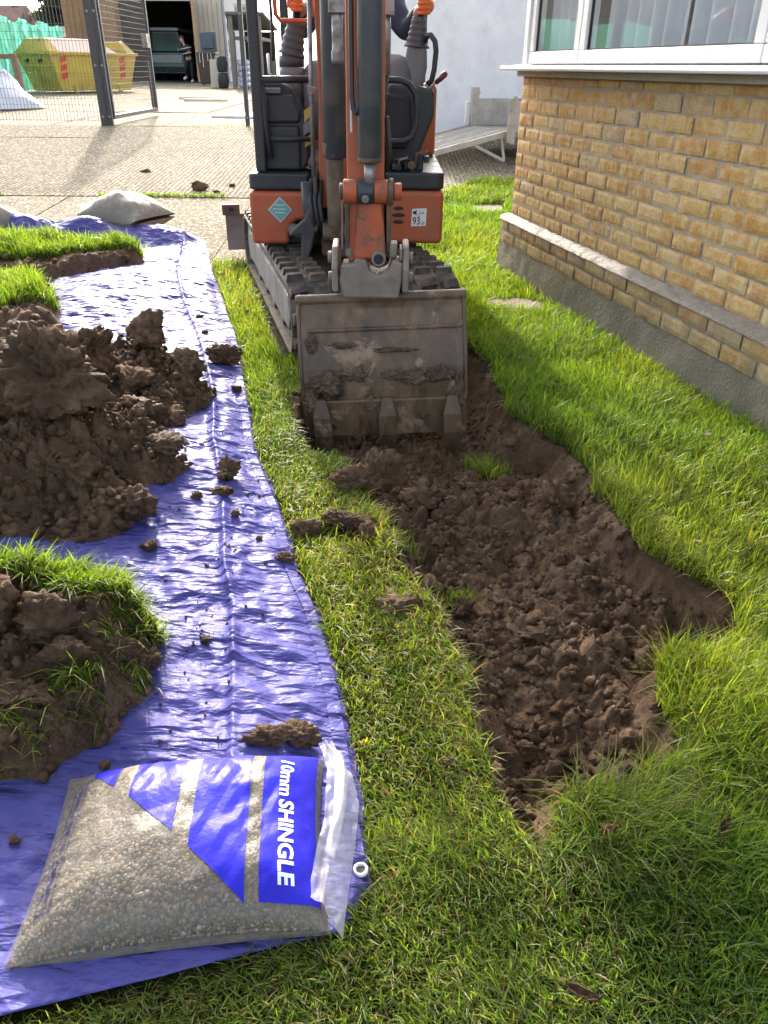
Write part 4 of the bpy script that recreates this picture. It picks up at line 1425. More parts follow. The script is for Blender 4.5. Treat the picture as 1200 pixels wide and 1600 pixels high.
# uPVC window
M_UPVC = pm('white_upvc', (0.74, 0.74, 0.72), (0.66, 0.66, 0.64), 5, 0.3, 0.04, 30, .003, spec=.5, rvar=.06)
M_BOARD = pm('old_white_board', (0.50, 0.47, 0.41), (0.40, 0.37, 0.31), 9, 0.7, 0.2, 40)
M_GASKET = pm('black_gasket', (0.02, 0.02, 0.02), (0.03, 0.03, 0.03), 9, 0.6, 0)
WL = NB * .225 + .2
MB().box((-.012, -.035, 1.157), (WL, .06, 1.186)).build('sill_board', M_BOARD, house, .003, world_verts=False)
MB().prism([(-.115, 1.188), (-.118, 1.200), (-.112, 1.209), (.06, 1.222), (.06, 1.188)], 'x', -.10, WL).build('sill', M_UPVC, house, .004, world_verts=False)
WZ0, WZ1 = 1.222, 2.30
M_GLASS, ntg, bg_ = new_mat('window_glass')
trn = N(ntg, 'ShaderNodeBsdfTransparent'); trn.inputs['Color'].default_value = (.97, .99, .99, 1)
gls = N(ntg, 'ShaderNodeBsdfGlossy'); gls.inputs['Roughness'].default_value = 0.015
frn_out = schlick(ntg, 0.05, 0.7)
mxs = N(ntg, 'ShaderNodeMixShader')
ntg.links.new(frn_out, mxs.inputs[0]); ntg.links.new(trn.outputs[0], mxs.inputs[1]); ntg.links.new(gls.outputs[0], mxs.inputs[2])
ntg.links.new(mxs.outputs[0], ntg.nodes['Material Output'].inputs['Surface'])
MULL = 0.735
MB().box((0.0, -.012, WZ0), (.055, .06, WZ1)).build('corner_post', M_UPVC, house, .003, world_verts=False)
def window(x0, x1):
    w = empty('window', (0, 0, 0), parent=house)
    fw = .062
    mb = MB()
    mb.box((x0, 0, WZ0 + .001), (x1, .065, WZ0 + fw))
    mb.build('bottom_rail', M_UPVC, w, .006, world_verts=False)
    MB().box((x0, .001, WZ1 - fw), (x1, .066, WZ1)).build('top_rail', M_UPVC, w, .006, world_verts=False)
    MB().box((x0, .0005, WZ0 + fw + .0008), (x0 + fw, .0655, WZ1 - fw)).build('stile', M_UPVC, w, .006, world_verts=False)
    MB().box((x1 - fw, .0005, WZ0 + fw + .0008), (x1, .0655, WZ1 - fw)).build('stile', M_UPVC, w, .006, world_verts=False)
    g = .006
    a, b_, c, d = x0 + fw, x1 - fw, WZ0 + fw, WZ1 - fw
    gm = MB()
    gm.box((a, .016, c), (b_, .03, c + g)).box((a, .0162, d - g), (b_, .0302, d)).box((a, .0164, c + g), (a + g, .0304, d - g)).box((b_ - g, .0164, c + g), (b_, .0304, d - g))
    gm.build('gasket', M_GASKET, w, world_verts=False)
    MB().box((a + .002, .022, c + .002), (b_ - .002, .026, d - .002)).build('pane', M_GLASS, w, world_verts=False)
window(.058, MULL)
window(MULL + .004, 2.25)
window(2.255, 3.75)
MB().box((0, -.01, WZ1 + .002), (WL, .10, WZ1 + .22)).build('fascia', M_UPVC, house, .004, world_verts=False)
MB().box((-.12, -.12, WZ1 + .225), (WL, 3.2, WZ1 + .31)).build('roof', M_BOARD, house, .01, world_verts=False)
# net curtains behind the glass
m, nt, b = new_mat('net_curtain')
b.inputs['Base Color'].default_value = (.85, .86, .88, 1); b.inputs['Roughness'].default_value = .9
tl = N(nt, 'ShaderNodeBsdfTranslucent'); tl.inputs['Color'].default_value = (.8, .8, .82, 1)
mx = N(nt, 'ShaderNodeMixShader'); mx.inputs[0].default_value = .4
nt.links.new(b.outputs[0], mx.inputs[1]); nt.links.new(tl.outputs[0], mx.inputs[2]); nt.links.new(mx.outputs[0], nt.nodes['Material Output'].inputs['Surface'])
M_NET = m
def curtain(x0, x1, y, z0, z1, amp, fr, seed):
    X, Z = np.meshgrid(np.linspace(x0, x1, int((x1 - x0) * 160)), np.linspace(z0, z1, 12))
    Y = y + amp * np.sin(X * fr + 2.5 * vnoise(X * 3, Z * .6, seed=seed)) + amp * .5 * vnoise(X * 14, Z * .8, seed=seed + 1)
    link('curtain', np_mesh('curtain', np.stack([X, Y, Z], -1).reshape(-1, 3), grid_faces(*X.shape)), M_NET, house, world_verts=False)
curtain(.10, .66, .11, 1.20, 2.28, .020, 60, 3)
curtain(.80, 1.56, .12, 1.20, 2.28, .025, 48, 5)
curtain(1.55, 3.6, .13, 1.20, 2.28, .030, 42, 7)
MB().box((.06, .07, 1.186), (WL, .32, 1.226)).build('window_board', M_UPVC, house, .004, world_verts=False)
# room behind: ceiling and back wall so that the inside is a room
M_ROOM = pm('room_paint', (.55, .54, .50), (.5, .48, .45), 2, .9, 0)
MB().box((.06, 2.6, 1.16), (WL, 2.7, 2.5)).box((.0, .10, 2.44), (WL, 2.7, 2.50)).box((.06, .24, 1.10), (WL, 2.7, 1.165)).build('room', M_ROOM, house, world_verts=False)
MB().box((.0, .066, WZ0), (.045, 2.7, 2.44)).build('end_wall', M_BOARD, house, world_verts=False)

# ================================================================== white rendered wall behind the machine
M_REND = pm('white_render', (0.82, 0.82, 0.82), (0.74, 0.74, 0.75), 3, 0.85, 0.35, 25, .01, dirt=(.60, .60, .60), dscale=2.2, dpos=(.52, .8))
wz = float(zd(np.array([12.1]))[()] if False else zd(12.1))
ww = empty('rendered_wall', (2.2, 12.15, wz), label='pale rendered wall behind the excavator and the trailer', cat='wall')
nx, nz = 90, 30
X, Z = np.meshgrid(np.linspace(-0.1, 6.5, nx), np.linspace(wz - .05, 2.18, nz))
Yw = 12.12 + 0.012 * vnoise(X * 1.5, Z * 1.5, seed=3) + .006 * vnoise(X * 6, Z * 6, seed=4)
link('render_face', np_mesh('render_face', np.stack([X, Yw, Z], -1).reshape(-1, 3), grid_faces(nz, nx)), M_REND, ww)
MB().box((-0.1, 12.135, wz - .05), (6.5, 12.36, 2.18)).build('wall_body', M_REND, ww)
MB().box((-0.14, 12.07, 2.185), (6.55, 12.42, 2.235)).build('coping', M_BOARD, ww, .008)

# ================================================================== mini excavator
M_ORANGE = pm('orange_paint', (0.45, 0.095, 0.030), (0.38, 0.08, 0.026), 4, 0.42, 0.08, 70, .002, dirt=(0.30, 0.14, 0.075), dscale=6, dpos=(.48, .72), spec=.5)
M_ORANGE2 = pm('worn_orange_paint', (0.48, 0.105, 0.035), (0.36, 0.08, 0.03), 9, 0.5, 0.15, 60, .003, dirt=(0.13, 0.095, 0.065), dscale=14, dpos=(.50, .64))
M_DARK = pm('dark_grey_plastic', (0.016, 0.021, 0.024), (0.025, 0.030, 0.033), 5, 0.45, 0.12, 90, .002, dirt=(0.065, 0.060, 0.053), dscale=4, dpos=(.46, .80))
M_STEELD = pm('dark_cylinder', (0.024, 0.030, 0.036), (0.038, 0.044, 0.048), 7, 0.42, 0.08, 80, .002, dirt=(0.10, 0.08, 0.06), dscale=7, dpos=(.50, .70))
M_MUDDY = pm('muddy_steel', (0.115, 0.083, 0.056), (0.065, 0.048, 0.034), 9, 0.62, 0.4, 60, .006, dirt=(0.20, 0.145, 0.095), dscale=6, dpos=(.48, .66))
M_WORN = pm('worn_cast_steel', (0.27, 0.225, 0.175), (0.15, 0.118, 0.09), 12, 0.55, 0.4, 50, .006, dirt=(0.24, 0.185, 0.13), dscale=9, dpos=(.50, .70))
M_RUBBER = pm('track_rubber', (0.030, 0.029, 0.028), (0.05, 0.046, 0.04), 14, 0.75, 0.4, 60, .005, dirt=(0.19, 0.14, 0.10), dscale=8, dpos=(.42, .60))
M_TFRAME = pm('track_frame_grey', (0.21, 0.20, 0.185), (0.14, 0.13, 0.115), 6, 0.7, 0.3, 60, .004, dirt=(0.17, 0.13, 0.095), dscale=6, dpos=(.48, .66))
M_CHROME = pm('hydraulic_fitting', (0.33, 0.32, 0.30), (0.22, 0.21, 0.20), 20, 0.38, 0.1, 90, .002, metal=.6, dirt=(.12, .10, .08), dscale=12)
M_GREYP = pm('grey_plastic', (0.17, 0.185, 0.19), (0.13, 0.14, 0.145), 8, 0.5, 0.1, 120, .001)
M_BOOT = pm('boot_rubber', (0.050, 0.053, 0.056), (0.075, 0.078, 0.08), 8, 0.55, 0.1, 120, .001, dirt=(.11, .105, .095), dscale=6, dpos=(.55, .85))
M_WHITE = pm('white_label', (0.78, 0.78, 0.75), (0.66, 0.66, 0.63), 14, 0.45, 0)
M_TEAL = pm('teal_sticker', (0.16, 0.36, 0.33), (0.12, 0.28, 0.27), 16, 0.5, 0)
M_TEAL2 = pm('pale_teal', (0.42, 0.58, 0.54), (0.34, 0.5, 0.47), 16, 0.5, 0)
M_YELLOW = pm('yellow_sticker', (0.52, 0.36, 0.05), (0.42, 0.28, 0.04), 10, 0.5, 0)
M_INKB = pm('black_ink', (0.01, 0.01, 0.012), (0.015, 0.015, 0.016), 10, 0.6, 0)
M_REDG = pm('red_grip', (0.13, 0.028, 0.028), (0.085, 0.022, 0.022), 10, 0.5, 0.1)
M_HOSE = pm('hydraulic_hose', (0.018, 0.019, 0.02), (0.03, 0.03, 0.03), 20, 0.5, 0.2, 200, .001)

EX = empty('mini_excavator', (-0.31, 4.55, 0.0), label='orange mini excavator on rubber tracks with its bucket in the trench', cat='excavator')
fw2 = Vector((math.sin(EXC_YAW), -math.cos(EXC_YAW), 0))
rt2 = Vector((math.cos(EXC_YAW), math.sin(EXC_YAW), 0))
TC0 = Vector((-0.31, 4.55, 0.0))
def tw(a, b, z):
    return TC0 + fw2 * a + rt2 * b + Vector((0, 0, z))

TL, TRAD, TWID, TCZ = 1.075, 0.170, 0.20, 0.182
def stadium(r, half, n=14, drop=0.0):
    pts = []
    c = half - TRAD
    for k in range(n + 1):
        a = -math.pi / 2 + math.pi * k / n
        pts.append((c + r * math.cos(a), TCZ + r * math.sin(a)))
    for k in range(n + 1):
        a = math.pi / 2 + math.pi * k / n
        pts.append((-c + r * math.cos(a), TCZ + r * math.sin(a)))
    return pts
lug_me = None
for side in (-1, 1):
    bo = side * 0.305
    o_, i_ = stadium(TRAD, TL), stadium(TRAD - .024, TL)
    mb = MB()
    n = len(o_)
    V = []
    for b_ in (bo - TWID / 2, bo + TWID / 2):
        for pr in (o_, i_):
            V += [tw(a, b_, z) for a, z in pr]
    F = []
    for i in range(n):
        j = (i + 1) % n
        F += [(i, j, 2 * n + j, 2 * n + i), (n + j, n + i, 3 * n + i, 3 * n + j), (j, i, n + i, n + j), (2 * n + i, 2 * n + j, 3 * n + j, 3 * n + i)]
    mb.add(V, F)
    trk = mb.build('track', M_RUBBER, EX, .006)
    # lugs: chevron blocks round the belt
    if lug_me is None:
        lm = MB()
        for (x0, x1, sk) in ((-TWID / 2 + .004, -.008, .022), (.008, TWID / 2 - .004, -.022)):
            V = []
            for z, ins in ((-.004, 0), (.026, .008)):
                for (x, s_) in ((x0, -1), (x1, 1)):
                    sh = sk * (1 if abs(x) < .05 else -1) * (-1 if x > 0 else 1) * (1 if x0 < 0 else -1)
                    for y in (-.028 + ins, .028 - ins):
                        V.append((x + (ins if s_ < 0 else -ins), y + (sh if abs(x) < .05 else 0) * .6, z))
            lm.add(V, [(0, 1, 3, 2), (4, 6, 7, 5), (0, 2, 6, 4), (1, 5, 7, 3), (0, 4, 5, 1), (2, 3, 7, 6)])
        lug_me = lm.mesh('lug')
        lug_me.materials.append(M_RUBBER)
    per = 4 * (TL - TRAD) + 2 * math.pi * TRAD
    nl = 40
    for k in range(nl):
        s = per * k / nl
        c = TL - TRAD
        if s < 2 * c:
            a, z, na, nz = -c + s, TCZ - TRAD, 0, -1
        elif s < 2 * c + math.pi * TRAD:
            th = -math.pi / 2 + (s - 2 * c) / TRAD
            na, nz = math.cos(th), math.sin(th)
            a, z = c + TRAD * na, TCZ + TRAD * nz
        elif s < 4 * c + math.pi * TRAD:
            a, z, na, nz = c - (s - 2 * c - math.pi * TRAD), TCZ + TRAD, 0, 1
        else:
            th = math.pi / 2 + (s - 4 * c - math.pi * TRAD) / TRAD
            na, nz = math.cos(th), math.sin(th)
            a, z = -c + TRAD * na, TCZ + TRAD * nz
        nrm = fw2 * na + Vector((0, 0, nz))
        yv = nrm.cross(rt2)
        M = Matrix((rt2, yv, nrm)).transposed().to_4x4()
        M.translation = tw(a, bo, z)
        if nz < -.99:
            continue
        lo = bpy.data.objects.new('lug', lug_me)
        COL.objects.link(lo)
        lo.parent = trk
        lo.matrix_local = M
    # frame inside the belt
    pf = [(-TL + .22, .10), (TL - .22, .10), (TL - .16, .18), (TL - .22, .268), (-TL + .22, .268), (-TL + .16, .18)]
    V = [tw(a, bo - side * -.085, z) for a, z in pf] + [tw(a, bo - side * .05, z) for a, z in pf]
    m_ = len(pf)
    MB().add(V, [tuple(range(m_ - 1, -1, -1)), tuple(range(m_, 2 * m_))] + [(i, (i + 1) % m_, m_ + (i + 1) % m_, m_ + i) for i in range(m_)]).build('track_frame', M_TFRAME, EX, .01)
    for a in (-TL + TRAD, TL - TRAD):
        MB().tube([tw(a, bo - .075, TCZ), tw(a, bo + .075, TCZ)], .118, 20).build('idler_wheel', M_TFRAME, EX, .008)
    for a in (-.5, -.17, .17, .5):
        MB().tube([tw(a, bo - .07, .085), tw(a, bo + .07, .085)], .052, 14).build('roller', M_TFRAME, EX, .005)
MB().prism([(-.55, .15), (.55, .15), (.6, .20), (.45, .31), (-.45, .31), (-.6, .20)], 'y', -.24, .24,
           Matrix.Translation(TC0) @ Matrix.Rotation(EXC_YAW - math.pi / 2, 4, 'Z')).build('centre_frame', M_MUDDY, EX, .01)
MB().tube([(-.25, 4.85, .30), (-.25, 4.85, .40)], .26, 28).build('slew_ring', M_MUDDY, EX, .01)
# dozer blade behind the tracks
bl = MB()
prof = [(-1.30, .06), (-1.335, .12), (-1.345, .20), (-1.325, .30), (-1.305, .30), (-1.322, .20), (-1.315, .12), (-1.285, .06)]
V = [tw(a, -.50, z) for a, z in prof] + [tw(a, .42, z) for a, z in prof]
m_ = len(prof)
bl.add(V, [tuple(range(m_ - 1, -1, -1)), tuple(range(m_, 2 * m_))] + [(i, (i + 1) % m_, m_ + (i + 1) % m_, m_ + i) for i in range(m_)])
blade = bl.build('dozer_blade', M_TFRAME, EX, .004)
MB().bar(tw(-1.29, -.52, .33), tw(-1.29, -.40, .33), .03, .07).build('blade_bracket', M_MUDDY, blade, .004)
p0 = tw(-1.27, -.46, .335)
MB().tube([p0, p0 + fw2 * .012], .016, 12).build('bracket_hole', M_INKB, blade)
MB().bar(tw(-1.28, -.20, .17), tw(-.3, -.16, .19), .06, .09).build('blade_arm', M_TFRAME, EX, .006)
MB().bar(tw(-1.28, .12, .17), tw(-.3, .16, .19), .06, .09).build('blade_arm', M_TFRAME, EX, .006)

# --- upper body
def rounded(x0, x1, y0, y1, r, corners='1111', n=6):
    pts = []
    for (cx, cy, a0, k) in ((x0 + r, y0 + r, math.pi, 0), (x1 - r, y0 + r, 1.5 * math.pi, 1), (x1 - r, y1 - r, 0, 2), (x0 + r, y1 - r, .5 * math.pi, 3)):
        if corners[k] == '1':
            pts += [(cx + r * math.cos(a0 + j * math.pi / 2 / n), cy + r * math.sin(a0 + j * math.pi / 2 / n)) for j in range(n + 1)]
        else:
            pts.append(((x0, x1, x1, x0)[k], (y0, y0, y1, y1)[k]))
    return pts
# left front panel with the arched notch for the swing cylinder
notch = [(-.70, .395), (-.505, .395), (-.503, .45), (-.49, .49), (-.46, .512), (-.405, .515), (-.405, .652), (-.70, .652)]
MB().prism(notch, 'y', 4.155, 4.42).build('front_panel', M_ORANGE, EX, .022, seg=4)
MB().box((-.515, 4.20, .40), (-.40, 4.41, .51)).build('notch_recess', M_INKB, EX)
rp = MB().prism([(-.005, .405), (.285, .405), (.285, .66), (-.005, .66)], 'y', 4.155, 4.42).build('front_panel', M_ORANGE, EX, .022, seg=4)
MB().prism(rounded(-.70, .285, 4.423, 5.62, .25, '0011', 10), 'z', .40, .655).build('side_skirt', M_ORANGE, EX, .012)
MB().prism(rounded(-.69, .275, 4.95, 5.60, .25, '0011', 10), 'z', .74, 1.12).build('counterweight', M_ORANGE, EX, .03)
MB().prism(rounded(-.70, -.395, 4.16, 5.4, .045, '1000'), 'z', .656, .735).build('deck_edge', M_DARK, EX, .012)
MB().prism(rounded(-.01, .285, 4.16, 5.4, .045, '0100'), 'z', .664, .745).build('deck_edge', M_DARK, EX, .012)
MB().prism(rounded(-.70, .285, 4.40, 5.62, .25, '0011', 10), 'z', .657, .732).build('deck', M_DARK, EX, .01)
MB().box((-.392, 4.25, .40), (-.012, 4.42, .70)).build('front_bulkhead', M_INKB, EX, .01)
# vents
for k, z in enumerate((.578, .545, .512)):
    w_ = (.026, .034, .028)[k]
    MB().prism([(.058 + w_ * math.cos(t * math.pi / 8), z + .0095 * math.sin(t * math.pi / 8)) for t in range(16)], 'y', 4.151, 4.158).build('vent_slot', M_INKB, rp)
lb = MB().prism([(.123, .492), (.199, .495), (.201, .580), (.127, .576)], 'y', 4.1515, 4.1545).build('noise_label', M_WHITE, EX)
def flat_text(name, s, x0, z0, w, h, y, mat, parent, bold=0.0):
    return text_on(name, s, lambda a, b: np.stack([x0 + a * w, np.full_like(a, y), z0 + b * h], -1), mat, parent, bold, cuts=9)
flat_text('lettering', '93', .131, .500, .037, .037, 4.1505, M_INKB, lb, .01)
flat_text('lettering', 'dB', .172, .501, .020, .014, 4.1505, M_INKB, lb)
flat_text('lettering', 'LwA', .163, .551, .026, .014, 4.1505, M_INKB, lb)
MB().prism([(.132, .552), (.142, .552), (.150, .545), (.150, .572), (.142, .565), (.132, .565)], 'y', 4.1498, 4.1512).build('loudspeaker_mark', M_INKB, lb)
MB().prism([(.160, .538), (.166, .538), (.163, .548)], 'y', 4.1498, 4.1512).build('arrow_mark', M_INKB, lb)
st = MB().prism([(-.545 + .062, .565), (-.545, .628), (-.545 - .062, .565), (-.545, .502)], 'y', 4.1512, 4.1545).build('diamond_sticker', M_TEAL2, EX, .001)
MB().prism([(-.545 + .053, .565), (-.545, .619), (-.545 - .053, .565), (-.545, .511)], 'y', 4.1503, 4.1511).build('sticker_face', M_TEAL, st)
for z, w_ in ((.585, .03), (.566, .044), (.549, .034)):
    MB().box((-.545 - w_ * .8, 4.1495, z), (-.545 + w_ * .8, 4.1502, z + .006)).build('sticker_line', M_TEAL2, st)

# left dark side cover in front of the operator's feet
sc_ = MB().prism([(-.655, .737), (-.425, .737), (-.40, .78), (-.395, .93), (-.43, 1.02), (-.47, 1.105), (-.52, 1.128), (-.655, 1.128)], 'y', 4.27, 4.42).build('side_cover', M_DARK, EX, .015, seg=3)
MB().prism([(-.60, .955), (-.44, .955), (-.43, 1.0), (-.47, 1.08), (-.60, 1.08)], 'y', 4.245, 4.272).build('cover_bulge', M_DARK, sc_, .015, seg=3)
MB().box((-.598, 4.238, 1.083), (-.522, 4.26, 1.107)).build('cover_handle', M_GREYP, sc_, .004)
MB().box((-.63, 4.25, .74), (-.44, 4.272, .94)).build('cover_lower', M_DARK, sc_, .012)
MB().prism([(-.415, .955), (-.385, .985), (-.385, 1.03), (-.415, 1.01)], 'y', 4.255, 4.262).build('warning_sticker', M_YELLOW, sc_)
MB().prism([(-.42, .90), (-.385, .92), (-.385, .975), (-.42, .95)], 'y', 4.252, 4.259).build('warning_sticker', M_GREYP, sc_)
MB().prism([(-.415, .845), (-.385, .865), (-.385, .905), (-.415, .885)], 'y', 4.255, 4.262).build('warning_sticker', M_YELLOW, sc_)
tube_obj('handrail', [(-.64, 4.20, 1.142), (-.36, 4.20, 1.145)], .016, M_DARK, EX)
tube_obj('handrail', [(-.585, 4.21, .885), (-.37, 4.21, .887)], .011, M_DARK, EX)
tube_obj('handrail', [(-.61, 4.20, 1.14), (-.60, 4.20, .95), (-.585, 4.205, .80)], .013, M_DARK, EX)
# canopy
MB().bar((-.633, 4.205, .735), (-.628, 4.215, 2.32), .052, .05).build('canopy_post', M_DARK, EX, .012, seg=3)
MB().bar((-.62, 5.40, 1.10), (-.62, 5.35, 2.32), .05).build('canopy_post', M_DARK, EX, .012)
MB().bar((.20, 5.40, 1.10), (.20, 5.35, 2.32), .05).build('canopy_post', M_DARK, EX, .012)
MB().bar((-.645, 4.215, 2.345), (-.645, 5.36, 2.345), .05).build('canopy_rail', M_DARK, EX, .01)
MB().bar((-.67, 5.385, 2.346), (.225, 5.385, 2.346), .05).build('canopy_rail', M_DARK, EX, .01)
tube_obj('wiper_arm', [(-.575, 4.40, 1.75), (-.565, 4.38, 1.32), (-.568, 4.36, 1.22)], .008, M_DARK, EX)
tube_obj('wiper_rod', [(-.590, 4.36, 1.25), (-.585, 4.33, 1.17), (-.572, 4.33, 1.155)], .007, M_WHITE, EX)
MB().bar((-.50, 4.70, 1.60), (-.44, 4.66, 1.40), .03).build('rear_bracket', M_DARK, EX, .004)

# right console and rails
MB().prism([(.0, .747), (.155, .747), (.168, .83), (.232, .99), (.226, 1.105), (.13, 1.125), (.0, 1.13)], 'y', 4.33, 4.62).build('right_console', M_DARK, EX, .02, seg=3)
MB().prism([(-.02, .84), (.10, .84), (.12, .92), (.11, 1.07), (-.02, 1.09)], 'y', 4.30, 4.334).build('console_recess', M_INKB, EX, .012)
tube_obj('handrail', [(-.06, 4.215, 1.148), (.06, 4.215, 1.145), (.10, 4.215, 1.13), (.13, 4.215, 1.09), (.142, 4.215, 1.02), (.140, 4.215, .95), (.12, 4.215, .90), (.08, 4.215, .882), (-.05, 4.215, .875)], .0155, M_DARK, EX)
MB().box((-.045, 4.196, 1.140), (.0, 4.200, 1.158)).build('rail_label', M_WHITE, EX)
tube_obj('rail_leg', [(.0, 4.22, .885), (.0, 4.22, .74)], .016, M_DARK, EX)
# grab handle and red lever
tube_obj('grab_handle', [(.175, 4.50, 1.31), (.190, 4.44, 1.335), (.205, 4.41, 1.335), (.225, 4.40, 1.31), (.232, 4.40, 1.27), (.226, 4.40, 1.19), (.214, 4.40, 1.14), (.195, 4.42, 1.125)], .0135, M_DARK, EX)
tube_obj('lever', [(.185, 4.40, 1.125), (.205, 4.39, 1.108), (.245, 4.385, 1.142)], .006, M_CHROME, EX)
tube_obj('lever_grip', [(.235, 4.387, 1.133), (.258, 4.383, 1.152), (.280, 4.38, 1.172), (.288, 4.38, 1.178)], [.011, .014, .015, .009], M_REDG, EX)
# pedals and fittings at the right front of the deck
for (x, z, w_, h_) in ((.045, .765, .05, .03), (.105, .775, .045, .045), (.165, .785, .03, .075), (.075, .80, .09, .012), (.195, .80, .025, .03)):
    MB().box((x - w_ / 2, 4.20 + .03 * random.random(), z - h_ / 2), (x + w_ / 2, 4.27, z + h_ / 2)).build('pedal_bracket', M_DARK, EX, .005)
tube_obj('pedal_rod', [(.05, 4.20, .75), (.06, 4.19, .80), (.10, 4.19, .81)], .007, M_CHROME, EX)
tube_obj('pedal_rod', [(.14, 4.20, .75), (.145, 4.19, .83), (.20, 4.19, .835)], .008, M_MUDDY, EX)
MB().tube([(.12, 4.185, .775), (.12, 4.205, .775)], .02, 14).build('pivot_boss', M_MUDDY, EX, .003)

# joystick consoles with bellows
def bellows(cx, cy, z0, z1, r0, r1, nrib, lean, name='joystick_boot'):
    pts, rs = [], []
    n = nrib * 4
    for k in range(n + 1):
        t = k / n
        pts.append((cx + lean[0] * t, cy + lean[1] * t, z0 + (z1 - z0) * t))
        rs.append((r0 + (r1 - r0) * t ** .7) * (1 + .055 * math.sin(k * math.pi / 2)))
    o = MB().tube(pts, rs, 22).build(name, M_BOOT, EX, smooth=True)
    return o
tube_obj('left_console', [(-.495, 4.52, .80), (-.495, 4.52, 1.17), (-.494, 4.52, 1.195)], [.058, .062, .063], M_GREYP, EX, 24)
tube_obj('boot_collar', [(-.494, 4.52, 1.195), (-.493, 4.52, 1.245)], [.064, .065], M_BOOT, EX, 24)
bellows(-.493, 4.52, 1.245, 1.40, .068, .042, 5, (.035, 0))
tube_obj('joystick', [(-.458, 4.52, 1.40), (-.45, 4.51, 1.47), (-.447, 4.50, 1.53)], [.016, .02, .026], M_BLACK, EX)
lk = MB().tube([(-.55, 4.40, 1.52), (-.548, 4.40, 1.415), (-.525, 4.40, 1.388), (-.40, 4.40, 1.388), (-.372, 4.40, 1.41), (-.37, 4.40, 1.52)], .011, 10).build('lock_lever', M_ORANGE, EX, smooth=True)
MB().prism([(.105, 1.05), (.165, 1.05), (.195, 1.20), (.190, 1.29), (.095, 1.30), (.07, 1.15)], 'y', 4.47, 4.58).build('right_pod', M_GREYP, EX, .02, seg=3)
bellows(.140, 4.52, 1.285, 1.415, .064, .034, 5, (.010, 0))
tube_obj('joystick', [(.152, 4.52, 1.41), (.163, 4.515, 1.46), (.166, 4.51, 1.53)], [.015, .02, .026], M_BLACK, EX)
# seat
MB().box((-.44, 4.82, .93), (.02, 5.28, 1.03)).build('seat', M_BLACK, EX, .04, seg=3)
MB().box((-.42, 5.20, 1.0), (.0, 5.32, 1.62)).build('seat_back', M_BLACK, EX, .04, seg=3)
MB().box((-.40, 4.85, .735), (-.02, 5.25, .93)).build('seat_base', M_DARK, EX, .02)

# --- boom, arm and cylinders
MB().prism([(3.92, .50), (4.26, .46), (4.28, .70), (4.10, .78), (3.95, .74)], 'x', -.355, -.335).build('swing_plate', M_STEELD, EX, .008)
MB().prism([(3.92, .50), (4.26, .46), (4.28, .70), (4.10, .78), (3.95, .74)], 'x', -.165, -.145).build('swing_plate', M_STEELD, EX, .008)
MB().tube([(-.36, 4.05, .66), (-.14, 4.05, .66)], .040, 18).build('boom_pin', M_MUDDY, EX, .004)
MB().tube([(-.25, 4.10, .36), (-.25, 4.10, .52)], .085, 24).build('swing_post', M_MUDDY, EX, .01)
MB().prism([(-.425, .36), (-.40, .345), (-.37, .42), (-.345, .52), (-.335, .60), (-.375, .62), (-.40, .56), (-.47, .50), (-.48, .475), (-.42, .48)], 'y', 3.93, 3.99).build('swing_arm', M_STEELD, EX, .01)
tube_obj('swing_cylinder', [(-.49, 4.14, .475), (-.36, 3.99, .47)], .030, M_MUDDY, EX, 16)
tube_obj('hose_clamp', [(-.39, 3.97, .72), (-.385, 3.97, .60), (-.375, 3.96, .53)], [.026, .028, .016], M_STEELD, EX, 14)
for k, (dx, dz) in enumerate(((0, 0), (.022, .015), (.045, -.01))):
    tube_obj('hose', [(-.365 + dx, 4.0, .73 + dz), (-.37 + dx, 3.93, .64), (-.36 + dx, 3.92, .56), (-.33 + dx, 3.96, .47)], .011, M_HOSE, EX)
boom_prof = [(3.985, .60), (4.125, .60), (4.20, 1.10), (4.12, 1.95), (3.75, 2.42), (3.24, 2.52), (3.18, 2.40), (3.66, 2.28), (3.97, 1.85), (4.04, 1.1)]
Mb = Matrix.Translation((-.25, 4.05, 0)) @ Matrix.Rotation(R_(-12), 4, 'Z') @ Matrix.Translation((.25, -4.05, 0))
bm_ = MB().prism(boom_prof, 'x', -.325, -.165, Mb).build('boom', M_ORANGE, EX, .008)
tube_obj('boom_pipe', [(-.352, 3.98, .74), (-.352, 3.99, 1.1), (-.345, 4.0, 1.7)], .0105, M_CHROME, EX)
MB().box((-.366, 3.965, 1.085), (-.338, 4.01, 1.125)).build('pipe_clamp', M_CHROME, EX, .003)
MB().tube([(-.335, 3.955, 1.105), (-.335, 3.99, 1.105)], .012, 10).build('clamp_bolt', M_ORANGE, EX, .002)
# boom cylinder in front of the boom
bc = MB().tube([(-.244, 3.885, .835), (-.238, 3.83, 1.75)], .052, 26).build('boom_cylinder', M_STEELD, EX, .006, smooth=True)
MB().tube([(-.246, 3.89, .845), (-.2455, 3.886, .90)], .0545, 26).build('cylinder_gland', M_MUDDY, bc, .004)
MB().tube([(-.248, 3.92, .47), (-.244, 3.887, .84)], .040, 22).build('cylinder_guard', M_MUDDY, EX, .004, smooth=True)
MB().tube([(-.31, 3.925, .50), (-.19, 3.925, .50)], .045, 18).build('cylinder_eye', M_MUDDY, EX, .004)
tube_obj('hydraulic_fitting', [(-.212, 3.70, 1.21), (-.212, 3.70, 1.225), (-.212, 3.70, 1.25), (-.211, 3.70, 1.26), (-.211, 3.70, 1.36), (-.211, 3.70, 1.40)], [.024, .026, .026, .023, .023, .021], M_CHROME, EX, 16)
MB().box((-.245, 3.67, 1.385), (-.175, 3.73, 1.45)).build('fitting_block', M_CHROME, EX, .004)
tube_obj('hydraulic_fitting', [(-.012, 3.55, 1.17), (-.012, 3.55, 1.33), (-.012, 3.55, 1.375)], [.019, .020, .018], M_CHROME, EX, 14)
